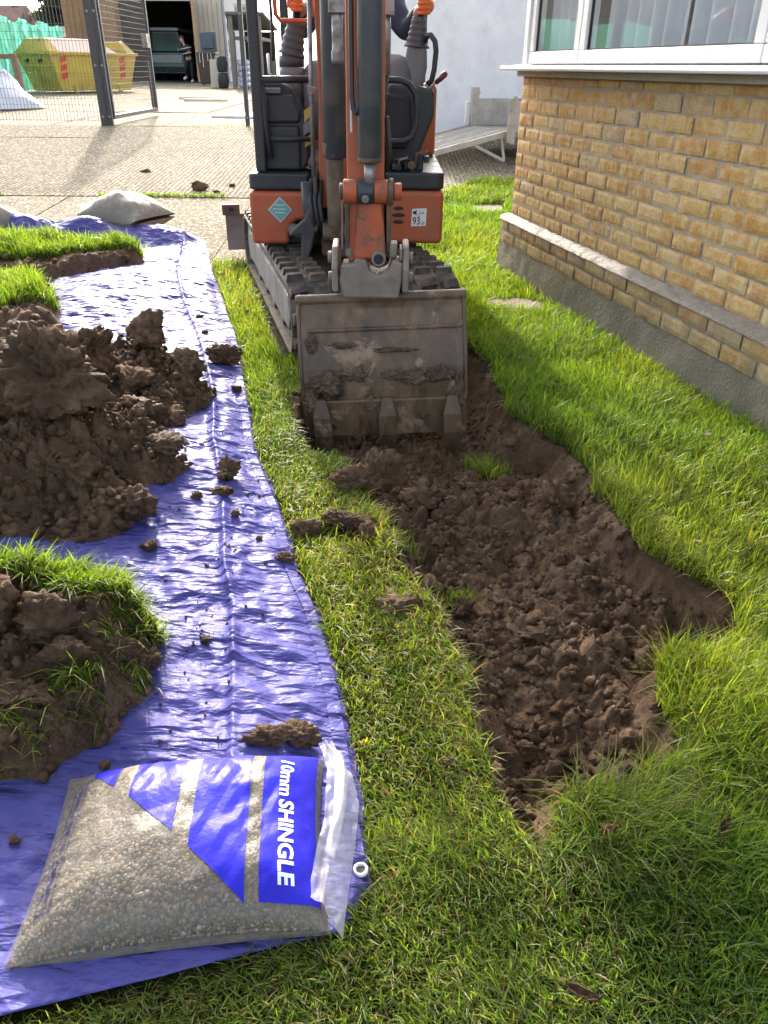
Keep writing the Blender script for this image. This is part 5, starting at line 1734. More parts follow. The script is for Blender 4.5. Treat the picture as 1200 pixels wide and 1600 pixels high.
MB().box((-.04, 3.52, 1.372), (.02, 3.58, 1.43)).build('fitting_block', M_CHROME, EX, .004)
tube_obj('hose', [(-.212, 3.70, 1.45), (-.21, 3.68, 1.75), (-.17, 3.5, 2.2)], .014, M_HOSE, EX)
tube_obj('hose', [(-.012, 3.55, 1.17), (-.03, 3.60, 1.0), (-.012, 3.75, .90), (-.02, 4.0, .85)], .013, M_HOSE, EX)
# arm
arm_prof = [(3.02, 2.42), (3.30, 2.50), (3.36, 2.36), (3.22, 2.0), (3.17, 1.3), (3.13, .70), (3.06, .56), (2.995, .56), (2.99, .70), (3.02, 1.3), (3.02, 2.0)]
arm = MB().prism(arm_prof, 'x', -.146, -.012).build('arm', M_ORANGE, EX, .007)
MB().box((-.1335, 3.005, .86), (-.1255, 3.012, 1.10)).build('arm_scale', M_WHITE, arm, .001)
bk = MB().tube([(-.063, 2.952, .915), (-.062, 2.945, 1.25), (-.062, 2.95, 1.95)], .0415, 28).build('bucket_cylinder', M_STEELD, EX, .005, smooth=True)
MB().tube([(-.063, 2.952, .910), (-.063, 2.952, .925)], .0425, 28).build('cylinder_gland', M_MUDDY, bk, .003)
MB().tube([(-.063, 2.955, .82), (-.063, 2.953, .915)], .021, 18).build('cylinder_rod', M_CHROME, EX, smooth=True)
tube_obj('hose', [(-.128, 2.97, 1.62), (-.124, 2.955, 1.35), (-.124, 2.95, 1.12), (-.119, 2.945, 1.075), (-.108, 2.94, 1.062), (-.099, 2.94, 1.075), (-.097, 2.94, 1.2)], .0085, M_HOSE, EX)
tube_obj('hose', [(-.006, 3.02, 1.05), (.006, 3.02, .95), (-.004, 3.03, .88)], .009, M_HOSE, EX)
# linkage pin and bosses
py, pz = 2.965, .812
for (x0, x1, r_, m_, nm) in ((-.158, -.108, .041, M_ORANGE2, 'link_boss'), (-.107, -.048, .043, M_STEELD, 'rod_eye'), (-.047, .002, .041, M_ORANGE2, 'link_boss'), (.003, .022, .046, M_MUDDY, 'pin_collar'), (.022, .052, .030, M_ORANGE2, 'pin_head'), (-.172, -.158, .028, M_MUDDY, 'pin_head')):
    MB().tube([(x0, py, pz), (x1, py, pz)], r_, 24).build(nm, m_, EX, .004)
MB().tube([(-.078, py - .046, pz - .022), (-.078, py - .030, pz - .018)], .014, 12).build('grease_bolt', M_CHROME, EX, .003)
for x in (-.146, .006):
    MB().bar((x, py + .005, pz), (x, py + .05, .60), .016, .045, up=(0, 1, 0)).build('bucket_link', M_MUDDY, EX, .004)
MB().bar((-.165, 3.03, .80), (-.168, 3.02, .60), .006, .035, up=(0, 1, 0)).build('link_guard', M_WORN, EX, .002)
MB().prism([(-.122, .575), (-.004, .575), (-.012, .70), (-.020, .778), (-.106, .778), (-.114, .70)], 'y', 2.968, 3.06).build('arm_nose', M_ORANGE2, EX, .008)
MB().tube([(-.03, 2.93, .583), (-.03, 3.0, .583)], .027, 20).build('pin_tube', M_WORN, EX, .004)
MB().tube([(-.03, 2.9285, .583), (-.03, 2.932, .583)], .0185, 20).build('pin_bore', M_INKB, EX)
# quick hitch
qh = empty('quick_hitch', (0, 0, 0), parent=EX)
qh.location = -EX.location
def qbuild(mb, name, bv=.007):
    o = mb.build(name, M_WORN, None, bv)
    o.parent = qh
    return o
qbuild(MB().prism([(-.165, .435), (.045, .435), (.06, .50), (.06, .565), (.02, .575), (.005, .535), (-.03, .52), (-.065, .535), (-.075, .575), (-.115, .58), (-.125, .56), (-.17, .555), (-.18, .50)], 'y', 2.945, 3.07), 'hitch_body')
qbuild(MB().prism([(2.93, .46), (3.12, .46), (3.14, .56), (3.08, .63), (2.99, .615), (2.93, .55)], 'x', -.205, -.182), 'hitch_cheek')
qbuild(MB().prism([(2.93, .46), (3.12, .46), (3.14, .56), (3.08, .63), (2.99, .615), (2.93, .55)], 'x', .060, .084), 'hitch_cheek')
for (x, z) in ((-.214, .575), (-.214, .50), (.092, .575), (.092, .50)):
    qbuild(MB().tube([(x - .008, 3.0, z), (x + .008, 3.0, z)], .022, 14), 'hitch_bolt', .003)
qbuild(MB().box((-.155, 2.99, .575), (-.13, 3.05, .625)), 'hitch_lug')
qbuild(MB().box((.01, 2.985, .575), (.04, 3.05, .63)), 'hitch_lug')
qbuild(MB().box((.048, 2.96, .57), (.058, 3.06, .615)), 'hitch_lug')
# bucket
def bucket_mat():
    m, nt, b = new_mat('muddy_bucket')
    tc = N(nt, 'ShaderNodeTexCoord').outputs['Object']
    mp = N(nt, 'ShaderNodeMapping')
    mp.inputs['Scale'].default_value = (1.0, 1.0, 0.28)
    nt.links.new(tc, mp.inputs[0])
    n1 = noise_node(nt, mp.outputs[0], 9.0, 8, 0.68, 0.5)
    n2 = noise_node(nt, tc, 7.0, 8, 0.7, 0.4)
    n3 = noise_node(nt, mp.outputs[0], 60.0, 5, 0.6)
    c = ramp(nt, n1.outputs[0], [(0.30, (0.040, 0.026, 0.015)), (0.46, (0.10, 0.064, 0.036)), (0.60, (0.165, 0.108, 0.062)), (0.78, (0.28, 0.20, 0.13))]).outputs[0]
    k = ramp(nt, n2.outputs[0], [(0.54, g3(0)), (0.62, g3(0.9))])
    c = mixc(nt, k.outputs[0], c, (0.28, 0.19, 0.115))
    nt.links.new(c, b.inputs['Base Color'])
    r = ramp(nt, n1.outputs[0], [(0.3, g3(0.38)), (0.7, g3(0.7))])
    nt.links.new(r.outputs[0], b.inputs['Roughness'])
    p = bump(nt, b, k.outputs[0], 0.5, 0.006)
    bump(nt, b, n3.outputs[0], 0.35, 0.004, p)
    return m
M_BUCKET = bucket_mat()
bu = empty('bucket', (0, 0, 0), parent=EX)
bu.matrix_local = Matrix.Translation(-EX.location) @ Matrix.Translation((-.01, 2.95, .2)) @ Matrix.Rotation(R_(-3.0), 4, 'Y') @ Matrix.Translation((.01, -2.95, -.2))
def bb(mb, name, mat=M_BUCKET, bv=.005, smooth=False):
    o = mb.build(name, mat, None, bv, smooth=smooth)
    o.parent = bu
    return o
BX0, BX1 = -.338, .318
outer = [(3.14, .400), (3.06, .428), (3.00, .425), (2.965, .392), (2.938, .345), (2.922, .315), (2.902, .275), (2.884, .23), (2.872, .185), (2.866, .14), (2.865, .10), (2.869, .05), (2.878, -.01), (2.890, -.085)]
inner = [(y + .016, z - .012 if z > .3 else z) for y, z in outer]
sh = outer + [(p[0], p[1]) for p in inner[::-1]]
bb(MB().prism(sh, 'x', BX0 + .012, BX1 - .012), 'shell', bv=.003)
side = [(3.14, .406), (3.06, .434), (2.995, .432), (2.948, .388), (2.918, .315), (2.876, .235), (2.860, .165), (2.858, .10), (2.864, .04), (2.886, -.09), (2.93, -.09), (3.08, .05), (3.20, .26)]
bb(MB().prism(side, 'x', BX0, BX0 + .014), 'side_plate')
bb(MB().prism(side, 'x', BX1 - .014, BX1), 'side_plate')
bb(MB().tube([(BX0 - .004, 3.00, .427), (BX1 + .004, 3.00, .425)], .020, 16), 'top_bar', bv=.004)
bb(MB().box((BX0 + .04, 2.916, .318), (BX1 - .015, 2.936, .332)), 'wear_strip')
bb(MB().prism([(2.858, .062), (2.853, .056), (2.876, -.10), (2.894, -.10), (2.884, .062)], 'x', BX0 + .004, BX1 - .004), 'lip_plate')
for x in (-.262, .0, .258):
    wv = .036
    # adapter and tooth, narrowing to the tip
    V = []
    for (y0, y1, z, hw) in ((2.842, 2.880, .070, .020), (2.826, 2.892, .0, wv), (2.826, 2.905, -.08, wv), (2.866, 2.902, -.185, wv * .72)):
        V += [(x - hw, y0, z), (x + hw, y0, z), (x + hw, y1, z), (x - hw, y1, z)]
    F = [(0, 1, 2, 3), (15, 14, 13, 12)]
    for r in range(3):
        for i in range(4):
            F.append((r * 4 + i, r * 4 + (i + 1) % 4, r * 4 + 4 + (i + 1) % 4, r * 4 + 4 + i))
    bb(MB().add(V, F), 'tooth', M_BUCKET, .004)
for x in (-.155, -.045, .035):
    bb(MB().prism([(2.99, .42), (3.20, .42), (3.15, .50), (3.06, .52), (3.01, .48)], 'x', x - .008, x + .008), 'hinge_ear', M_WORN, .003)
# dried mud stuck on the bucket
M_MUD = soil_mat('dried_mud', (0.12, 0.085, 0.055), (0.19, 0.138, 0.09), (0.27, 0.20, 0.135))
rg = np.random.default_rng(8)
for (x, z, w_, h_) in ((-.235, .13, .075, .055), (-.12, .165, .055, .04), (.10, .14, .06, .03), (.21, .165, .07, .035), (.02, .155, .06, .02), (.25, -.01, .05, .03), (-.22, -.035, .03, .03), (-.28, .28, .03, .04), (-.30, .05, .03, .06), (.28, .07, .035, .07), (-.06, .04, .08, .03), (.14, -.02, .06, .025), (.05, .25, .09, .012), (-.15, .27, .06, .012)):
    V = clod_verts(ICO4[0], int(rg.integers(1000)), 1.6) * np.array([w_, .022, h_])
    yy = np.interp(z, [p[1] for p in outer[::-1]], [p[0] for p in outer[::-1]])
    V = V + np.array([x, yy - .002, z])
    o = link('mud', np_mesh('mud', V, ICO4[1]), M_MUD)
    o.parent = bu

# ================================================================== people
def skin_body(name, joints, edges, mat, parent, root=0, sub=2):
    """joints: list of (pos, (rx, ry))"""
    me = bpy.data.meshes.new(name)
    me.from_pydata([j[0] for j in joints], edges, [])
    o = bpy.data.objects.new(name, me)
    COL.objects.link(o)
    me.materials.append(mat)
    md = o.modifiers.new('skin', 'SKIN')
    md.use_smooth_shade = True
    for k, j in enumerate(joints):
        r = j[1] if isinstance(j[1], tuple) else (j[1], j[1])
        me.skin_vertices[0].data[k].radius = r
    me.skin_vertices[0].data[root].use_root = True
    s = o.modifiers.new('sub', 'SUBSURF')
    s.levels = s.render_levels = sub
    if parent is not None:
        o.parent = parent
        o.location = -parent.location
    return o
def cloth(name, c1, c2):
    return pm(name, c1, c2, 6, .85, .5, 25, .012)
M_SKIN = pm('skin', (0.50, 0.30, 0.21), (0.44, 0.25, 0.17), 20, .5, .05)
M_TROUS = cloth('grey_trousers', (0.15, 0.15, 0.15), (0.10, 0.10, 0.105))
M_JACK = cloth('navy_jacket', (0.018, 0.022, 0.045), (0.03, 0.034, 0.06))
M_GLOVE = pm('orange_glove', (0.70, 0.16, 0.035), (0.58, 0.12, 0.03), 12, .6, .3, 60, .004)
M_BOOTL = cloth('work_boot', (0.24, 0.18, 0.12), (0.15, 0.11, 0.075))
M_HAIR = pm('hair', (0.03, 0.02, 0.014), (0.05, 0.035, 0.02), 40, .6, .6, 90, .006)

op = empty('person', (-.20, 4.95, .735), label='person in navy jacket, grey trousers and orange gloves sitting at the excavator controls', cat='person')
pv, ch, nk, hd = (-.20, 5.02, 1.10), (-.20, 5.06, 1.40), (-.20, 5.05, 1.62), (-.20, 5.0, 1.80)
skin_body('body', [(pv, (.14, .11)), (ch, (.15, .11)), (nk, .055), ((-.20, 5.02, 1.72), .075), (hd, .095), ((-.20, 5.0, 1.88), .07),
                   ((-.02, 5.04, 1.53), .055), ((.10, 4.86, 1.36), .042), ((.168, 4.57, 1.46), .030), ((-.38, 5.04, 1.53), .055), ((-.47, 4.86, 1.36), .042), ((-.445, 4.57, 1.47), .030),
                   ((-.10, 4.97, 1.08), .08), ((.03, 4.50, 1.18), .058), ((-.02, 4.42, .80), .045), ((-.03, 4.32, .775), .04),
                   ((-.30, 4.97, 1.08), .08), ((-.36, 4.52, 1.15), .058), ((-.36, 4.45, .80), .045), ((-.37, 4.35, .775), .04)],
          [(0, 1), (1, 2), (2, 3), (3, 4), (4, 5), (1, 6), (6, 7), (7, 8), (1, 9), (9, 10), (10, 11), (0, 12), (12, 13), (13, 14), (14, 15), (0, 16), (16, 17), (17, 18), (18, 19)], M_SKIN, op)
skin_body('jacket', [((-.20, 5.02, 1.06), (.165, .13)), (ch, (.19, .14)), ((-.20, 5.05, 1.60), .075), ((-.02, 5.04, 1.53), .075), ((.10, 4.86, 1.36), .060), ((.160, 4.63, 1.44), .046),
                     ((-.38, 5.04, 1.53), .075), ((-.47, 4.86, 1.36), .060), ((-.445, 4.63, 1.45), .046)],
          [(0, 1), (1, 2), (1, 3), (3, 4), (4, 5), (1, 6), (6, 7), (7, 8)], M_JACK, op)
skin_body('trousers', [((-.20, 5.0, 1.09), (.155, .12)), ((-.08, 4.95, 1.10), .10), ((.00, 4.70, 1.16), .092), ((.045, 4.50, 1.19), .092), ((.02, 4.44, 1.00), .080), ((-.015, 4.42, .84), .068),
                       ((-.32, 4.95, 1.10), .10), ((-.35, 4.70, 1.14), .090), ((-.365, 4.52, 1.16), .088), ((-.36, 4.47, 1.00), .078), ((-.36, 4.45, .84), .066)],
          [(0, 1), (1, 2), (2, 3), (3, 4), (4, 5), (0, 6), (6, 7), (7, 8), (8, 9), (9, 10)], M_TROUS, op)
for x in (-.02, -.365):
    skin_body('boot', [((x, 4.44, .88), .062), ((x, 4.43, .79), .056), ((x - .005, 4.33, .775), (.05, .04)), ((x - .01, 4.25, .772), (.042, .032))], [(0, 1), (1, 2), (2, 3)], M_BOOTL, op, 0, 2)
# gloved hands closed on the joysticks: palm, four fingers of unequal length, thumb
def glove(cx, cy, cz, sgn):
    mb = MB()
    mb.tube([(cx + sgn * .010, cy + .075, cz - .01), (cx + sgn * .018, cy + .045, cz - .004), (cx + sgn * .026, cy + .012, cz), (cx + sgn * .028, cy - .012, cz)], [.027, .034, .034, .024], 12)
    for k, (dz, L) in enumerate(((.030, .92), (.010, 1.0), (-.010, .96), (-.029, .80))):
        pts = [(cx + sgn * .030, cy + .012, cz + dz), (cx + sgn * .026, cy - .022 * L, cz + dz), (cx + sgn * .006, cy - .036 * L, cz + dz - .002), (cx - sgn * .016 * L, cy - .030 * L, cz + dz - .003), (cx - sgn * .024 * L, cy - .012, cz + dz - .003)]
        mb.tube(pts, [.0105, .0105, .010, .0092, .007], 9)
    mb.tube([(cx + sgn * .006, cy + .038, cz + .030), (cx - sgn * .014, cy + .022, cz + .038), (cx - sgn * .026, cy + .004, cz + .036), (cx - sgn * .024, cy - .016, cz + .032)], [.013, .012, .011, .008], 9)
    o = mb.build('glove', M_GLOVE, op, smooth=True)
    rm = o.modifiers.new('join', 'REMESH')
    rm.mode = 'VOXEL'
    rm.voxel_size = .0035
    rm.use_smooth_shade = True
glove(.164, 4.515, 1.462, 1)
glove(-.449, 4.515, 1.470, -1)
Vh = ICO4[0] * np.array([.10, .115, .12]) + np.array([-.20, 5.03, 1.84])
Vh[:, 1] += 0.008 * fbm(Vh[:, 0] * 30, Vh[:, 1] * 30, Vh[:, 2] * 30, 2)
kf = Vh[ICO4[1]].mean(1)
link('hair', np_mesh('hair', Vh, ICO4[1][(kf[:, 2] > 1.84) | (kf[:, 1] > 5.05)]), M_HAIR, op)
for dx in (-.035, .035):
    MB().tube([(-.20 + dx, 4.908, 1.815), (-.20 + dx, 4.898, 1.815)], .011, 10).build('eye', M_INKB, op)
MB().tube([(-.20, 4.905, 1.815), (-.20, 4.885, 1.780), (-.20, 4.905, 1.770)], [.008, .014, .010], 8).build('nose', M_SKIN, op, smooth=True)
MB().tube([(-.225, 4.910, 1.742), (-.20, 4.900, 1.740), (-.175, 4.910, 1.742)], .006, 8).build('mouth', pm('lips', (.35, .15, .12)), op, smooth=True)
for dx in (-.098, .098):
    MB().tube([(-.20 + dx, 5.0, 1.775), (-.20 + dx * 1.08, 5.01, 1.80), (-.20 + dx, 5.015, 1.83)], [.010, .016, .010], 8).build('ear', M_SKIN, op, smooth=True)

# ================================================================== mesh fence, gate posts and open gate
M_POST = pm('dark_powder_coat', (0.045, 0.046, 0.052), (0.07, 0.068, 0.07), 6, .5, .1, 60, .002, dirt=(.12, .09, .07), dscale=5, dpos=(.6, .8))
M_WIRE = pm('galvanised_wire', (0.10, 0.10, 0.105), (0.16, 0.16, 0.16), 30, .35, 0, metal=.5)
def gz(y):
    return float(zd(np.array(y)))
def wire_panel(a, b, z0, z1, sx, sz, r, name, parent, double=()):
    a, b = Vector(a), Vector(b)
    L = (b - a).length
    d = (b - a) / L
    mb = MB()
    k = 0.0
    while k <= L:
        p = a + d * k
        mb.bar((p.x, p.y, z0), (p.x, p.y, z1), r * 2)
        k += sx
    z = z0 + .02
    while z <= z1:
        mb.bar((a.x, a.y, z), (b.x, b.y, z), r * 2)
        z += sz
    for z in double:
        mb.bar((a.x, a.y - .02, z), (b.x, b.y - .02, z), r * 2)
    o = mb.build(name, M_WIRE, parent)
    o['kind'] = 'stuff'
    return o
fz = gz(12.6)
fence = empty('mesh_fence', (-5.8, 12.6, fz), label='dark wire mesh fence panel in front of the yellow skip', cat='fence')
wire_panel((-7.4, 12.62, 0), (-4.22, 12.62, 0), fz + .03, fz + 2.0, .05, .2, .0022, 'wire_mesh', fence, (fz + .33, fz + 1.05, fz + 1.15))
MB().box((-7.46, 12.59, fz - .1), (-7.40, 12.65, fz + 2.03)).build('fence_post', M_POST, fence, .004)
MB().box((-7.39, 12.60, fz + 2.0), (-4.22, 12.64, fz + 2.03)).build('top_rail', M_POST, fence, .003)
def post(x0, x1, y0, y1, label):
    r = empty('gate_post', ((x0 + x1) / 2, (y0 + y1) / 2, fz), label=label, cat='post')
    MB().box((x0, y0, fz - .1), (x1, y1, fz + 2.05)).build('post_shaft', M_POST, r, .005)
    MB().box((x0 - .006, y0 - .006, fz + 2.052), (x1 + .006, y1 + .006, fz + 2.07)).build('cap', M_POST, r, .003)
    for z in (.10, .75, 1.4):
        MB().tube([((x0 + x1) / 2, y0 - .012, fz + z), ((x0 + x1) / 2, y0 + .002, fz + z)], .018, 10).build('bolt', M_CHROME, r, .002)
post(-4.215, -4.125, 12.60, 12.69, 'dark steel gate post at the end of the mesh fence')
post(-4.115, -4.055, 12.64, 12.71, 'slimmer dark post carrying the open mesh gate')
post(-2.125, -2.065, 12.80, 12.86, 'dark bolted gate post standing behind the excavator canopy post')
gate = empty('mesh_gate', (-4.07, 14.0, fz), label='open mesh gate leaf swung back towards the yellow skip', cat='gate')
g0, g1 = Vector((-4.07, 12.76, 0)), Vector((-4.07, 15.20, 0))
zb, ztop = fz + .06, fz + 1.98
MB().bar((g0.x, g0.y, zb), (g0.x, g0.y, ztop), .06).build('stile', M_POST, gate, .004)
MB().bar((g1.x, g1.y, zb), (g1.x, g1.y, ztop), .06).build('stile', M_POST, gate, .004)
MB().bar((g0.x, g0.y, zb + .03), (g1.x, g1.y, zb + .03), .055).build('rail', M_POST, gate, .004)
MB().bar((g0.x, g0.y, ztop - .03), (g1.x, g1.y, ztop - .03), .055).build('rail', M_POST, gate, .004)
wire_panel(g0, g1, zb + .06, ztop - .06, .055, .075, .0017, 'wire_mesh', gate)
MB().bar((g1.x, g1.y - .20, zb), (g1.x, g1.y - .20, zb + .75), .03).build('drop_bolt', M_POST, gate, .003)
MB().box((g1.x - .04, g1.y - .25, zb + .95), (g1.x + .05, g1.y - .10, zb + 1.15)).build('lock_box', M_CHROME, gate, .004)

# ================================================================== yellow skip
M_YEL = pm('skip_yellow', (0.58, 0.42, 0.05), (0.46, 0.33, 0.05), 2.5, .55, .2, 20, .01, dirt=(.20, .15, .06), dscale=2.5, dpos=(.55, .75))
M_LID = pm('sunlit_cream_lid', (0.80, 0.60, 0.46), (0.72, 0.52, 0.40), 2, .6, .1)  # cream lid, with the brightness of sunlight put into its colour
M_REDR = pm('red_reflector', (0.62, 0.05, 0.03), (0.55, 0.04, 0.025), 5, .4, 0)
sk = empty('skip', (-9.05, 24.3, gz(24.5)), R_(59.5), 'battered yellow skip with cream lid behind the mesh fence', 'skip')
def sp(mb, name, mat, bv=.012, par=None):
    return mb.build(name, mat, par or sk, bv, world_verts=False)
def frustum(b0, b1, t0, t1, z0, z1):
    V = [(b0[0], b0[1], z0), (b1[0], b0[1], z0), (b1[0], b1[1], z0), (b0[0], b1[1], z0), (t0[0], t0[1], z1), (t1[0], t0[1], z1), (t1[0], t1[1], z1), (t0[0], t1[1], z1)]
    return MB().add(V, [(3, 2, 1, 0), (4, 5, 6, 7), (0, 1, 5, 4), (1, 2, 6, 5), (2, 3, 7, 6), (3, 0, 4, 7)])
sp(frustum((0.0, 0.0), (2.5, 1.2), (-.30, -.08), (2.8, 1.32), .04, .92), 'hopper', M_YEL)
sp(MB().bar((-.34, -.10, .95), (2.84, -.10, .95), .07, .07), 'rim', M_YEL, .008)
sp(MB().bar((-.34, 1.34, .95), (2.84, 1.34, .95), .07, .07), 'rim', M_YEL, .008)
sp(MB().bar((-.33, -.10, .952), (-.33, 1.34, .952), .066, .068), 'rim', M_YEL, .008)
sp(MB().bar((2.83, -.10, .952), (2.83, 1.34, .952), .066, .068), 'rim', M_YEL, .008)
sp(frustum((-.30, -.05), (.02, 1.30), (-.12, .25), (.02, 1.05), .99, 1.30), 'raised_end', M_YEL)
sp(frustum((2.50, -.05), (2.80, 1.30), (2.50, .25), (2.66, 1.05), .99, 1.28), 'raised_end', M_YEL)
MBl = MB().add([(.03, -.06, .99), (2.05, -.06, .99), (1.65, .30, 1.31), (.03, .30, 1.31), (.03, -.03, .97), (2.05, -.03, .97), (1.65, .33, 1.29), (.03, .33, 1.29)], [(0, 1, 2, 3), (7, 6, 5, 4), (0, 4, 5, 1), (1, 5, 6, 2), (2, 6, 7, 3), (3, 7, 4, 0)])
sp(MBl, 'lid', M_LID, .008)
sp(MB().box((.03, .32, 1.28), (1.65, 1.0, 1.31)), 'lid', M_LID, .008)
sp(MB().box((.1, .1, .5), (2.5, 1.1, .90)), 'rubble', pm('skip_rubble', (.10, .08, .07), (.2, .16, .12), 6, .9, .6, 15, .03), .03)
for x in (.45, 1.25, 2.05):
    sp(MB().box((x - .06, -.07, .0), (x + .06, -.01, .18)), 'foot', M_YEL, .006)
def on_side(x, z):
    return -.08 * (z - .04) / .88 - .0
for x in (.02, 2.12):
    for k, (za, zb_) in enumerate(((.86, .72), (.66, .52), (.46, .32))):
        sk_ = -.30 * 0 
        V = [(x, on_side(x, za) - .008, za), (x + .22, on_side(x, za) - .008, za + .05), (x + .22, on_side(x, zb_) - .008, zb_ + .05), (x, on_side(x, zb_) - .008, zb_)]
        sp(MB().add(V, [(0, 1, 2, 3)]), 'reflector_stripe', M_REDR, 0)
for (y, z) in ((.35, .78), (.9, .78)):
    sp(MB().tube([(-.26, y, z), (-.34, y, z - .02)], .04, 10), 'lifting_lug', M_INKB, .004)
sp(MB().bar((-.24, -.02, .66), (-.24, 1.24, .66), .05, .06), 'end_rib', M_YEL, .006)

# ================================================================== green netting fence
M_NETG, nt, b = new_mat('green_netting')
b.inputs['Base Color'].default_value = (.10, .40, .29, 1)
b.inputs['Roughness'].default_value = .6
tl = N(nt, 'ShaderNodeBsdfTranslucent'); tl.inputs['Color'].default_value = (.16, .62, .45, 1)
mx = N(nt, 'ShaderNodeMixShader'); mx.inputs[0].default_value = .5
nt.links.new(b.outputs[0], mx.inputs[1]); nt.links.new(tl.outputs[0], mx.inputs[2]); nt.links.new(mx.outputs[0], nt.nodes['Material Output'].inputs['Surface'])
net = empty('netting_fence', (-10.4, 25.0, gz(25)), label='sagging green debris netting hung along the yard boundary', cat='fence')
T_, Z_ = np.meshgrid(np.linspace(0, 1, 260), np.linspace(0, 1, 16))
NX = -10.05 - .75 * T_
NY = 20.5 + 9.2 * T_
top = 1.78 - .10 * T_ + .05 * np.sin(T_ * 34) + .05 * vnoise(T_ * 14, T_ * 0, seed=3)
NZ = zd(NY) + .02 + Z_ * top
fold = .09 * facet(T_ * 40 + Z_ * 3.0, Z_ * 1.2, seed=3) + .05 * facet(T_ * 90 - Z_ * 5, Z_ * 2, seed=5)
link('netting', np_mesh('netting', np.stack([NX + fold, NY, NZ], -1).reshape(-1, 3), grid_faces(*NX.shape)), M_NETG, net)
M_TIMB = pm('rough_timber', (.25, .155, .085), (.17, .10, .055), 8, .85, .3, 30, .006)
for t in (0.02, .35, .68, .98):
    x, y = -10.2 - .75 * t, 20.5 + 9.2 * t
    MB().bar((x, y, gz(y) - .05), (x, y, gz(y) + 1.7), .08).build('post', M_TIMB, net, .005)
T2, Z2 = np.meshgrid(np.linspace(0, 1, 260), np.linspace(0, 1, 12))
X2 = -10.1 - 16 * T2
Y2 = 20.45 + 1.5 * T2
fold2 = .10 * facet(T2 * 60 + Z2 * 3, Z2 * 1.2, seed=8)
link('netting', np_mesh('netting', np.stack([X2, Y2 + fold2, zd(Y2) + .02 + Z2 * (1.8 + .05 * np.sin(T2 * 40))], -1).reshape(-1, 3), grid_faces(*X2.shape)), M_NETG, net)
# timber frame and white sheeting at the left
tf = empty('timber_frame', (-8.95, 20.8, gz(20.8)), label='rough timber goalpost frame standing against the green netting', cat='frame')
z0 = gz(20.8)
MB().bar((-8.72, 20.8, z0), (-8.76, 20.8, z0 + .92), .13).build('post', M_TIMB, tf, .008)
MB().bar((-9.9, 20.8, z0), (-9.9, 20.8, z0 + .90), .12).build('post', M_TIMB, tf, .008)
MB().bar((-9.98, 20.8, z0 + .84), (-8.8, 20.8, z0 + .86), .10).build('crossbar', M_TIMB, tf, .008)
M_SACK = pm('white_sheeting', (.72, .73, .76), (.60, .62, .66), 4, .55, .2, 20, .01)
U, Vv = np.meshgrid(np.linspace(0, 1, 60), np.linspace(0, 2 * math.pi, 60))
rr = (1 - U) ** .8
SX = -7.75 + rr * 1.05 * np.cos(Vv) * (1 + .15 * facet(Vv * 2, U * 3, seed=2))
SY = 16.6 + rr * .9 * np.sin(Vv) * (1 + .15 * facet(Vv * 2 + 5, U * 3, seed=2))
SZ = zd(SY) + .01 + .98 * (U ** 1.1) + .07 * facet(Vv * 3, U * 6, seed=4) * np.sin(np.pi * U)
o = link('white_sheeting', np_mesh('white_sheeting', np.stack([SX, SY, SZ], -1).reshape(-1, 3), grid_faces(60, 60)), M_SACK)
tag(o, 'heap under crumpled white plastic sheeting behind the mesh fence', 'sheeting')

# ================================================================== garage
M_BROWN = pm('orange_brown_boards', (.36, .20, .085), (.28, .15, .06), 3, .7, .25, 25, .006)
M_CREAM = pm('cream_cladding', (.55, .51, .41), (.48, .44, .35), 2.5, .7, .15, 25, .006)
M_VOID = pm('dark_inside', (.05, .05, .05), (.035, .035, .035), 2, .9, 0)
M_GROOF = pm('felt_roof', (.10, .10, .10), (.15, .14, .13), 2, .9, .2)
gg = gz(38)
ga = empty('garage', (-10, 38, gg), label='timber garage with open brown doors and a vehicle inside', cat='garage')
x = -13.6
while x < -11.3:
    MB().box((x, 38.0, gg), (x + .225, 38.09, gg + 4.2)).build('board', M_BROWN, ga, .008)
    x += .235
x = -8.15
while x < -6.95:
    MB().box((x, 38.0, gg), (x + .19, 38.09, gg + 4.2)).build('cladding_board', M_CREAM, ga, .010)
    x += .20
MB().box((-11.25, 38.0, gg + 2.92), (-8.16, 38.12, gg + 3.12)).build('lintel', M_CREAM, ga, .01)
MB().box((-11.25, 38.02, gg + 3.125), (-8.16, 38.10, gg + 4.2)).build('gable', M_BROWN, ga, .01)
MB().box((-6.94, 37.99, gg), (-6.84, 45, gg + 4.2)).build('side_wall', pm('grey_side', (.42, .42, .45), (.36, .36, .39), 2, .7, .1), ga, .01)
MB().box((-13.65, 38.1, gg), (-13.55, 45, gg + 4.2)).build('side_wall', M_BROWN, ga, .01)
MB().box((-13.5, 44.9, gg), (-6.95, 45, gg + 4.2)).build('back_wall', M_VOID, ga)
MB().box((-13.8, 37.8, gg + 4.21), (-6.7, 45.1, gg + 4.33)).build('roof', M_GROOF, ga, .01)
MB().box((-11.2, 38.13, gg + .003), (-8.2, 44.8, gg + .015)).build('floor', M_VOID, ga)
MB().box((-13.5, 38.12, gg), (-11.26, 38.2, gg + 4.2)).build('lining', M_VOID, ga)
ld = empty('door', (0, 0, 0), parent=ga); ld.location = -ga.location
for k in range(6):
    x = -12.35 + k * .19
    o = MB().box((x, 37.2 + k * .012, gg + .05), (x + .185, 37.25 + k * .012, gg + 3.0)).build('board', M_BROWN, None, .006); o.parent = ld
rd = empty('door', (0, 0, 0), parent=ga); rd.location = -ga.location
o = MB().bar((-8.14, 37.95, gg + 1.5), (-7.82, 36.4, gg + 1.5), .06, 2.9).build('leaf', M_BROWN, None, .006); o.parent = rd
for z in (.25, 1.4, 2.75):
    o = MB().bar((-8.19, 37.9, gg + z), (-7.88, 36.42, gg + z), .05, .12).build('ledge', M_BROWN, None, .005); o.parent = rd
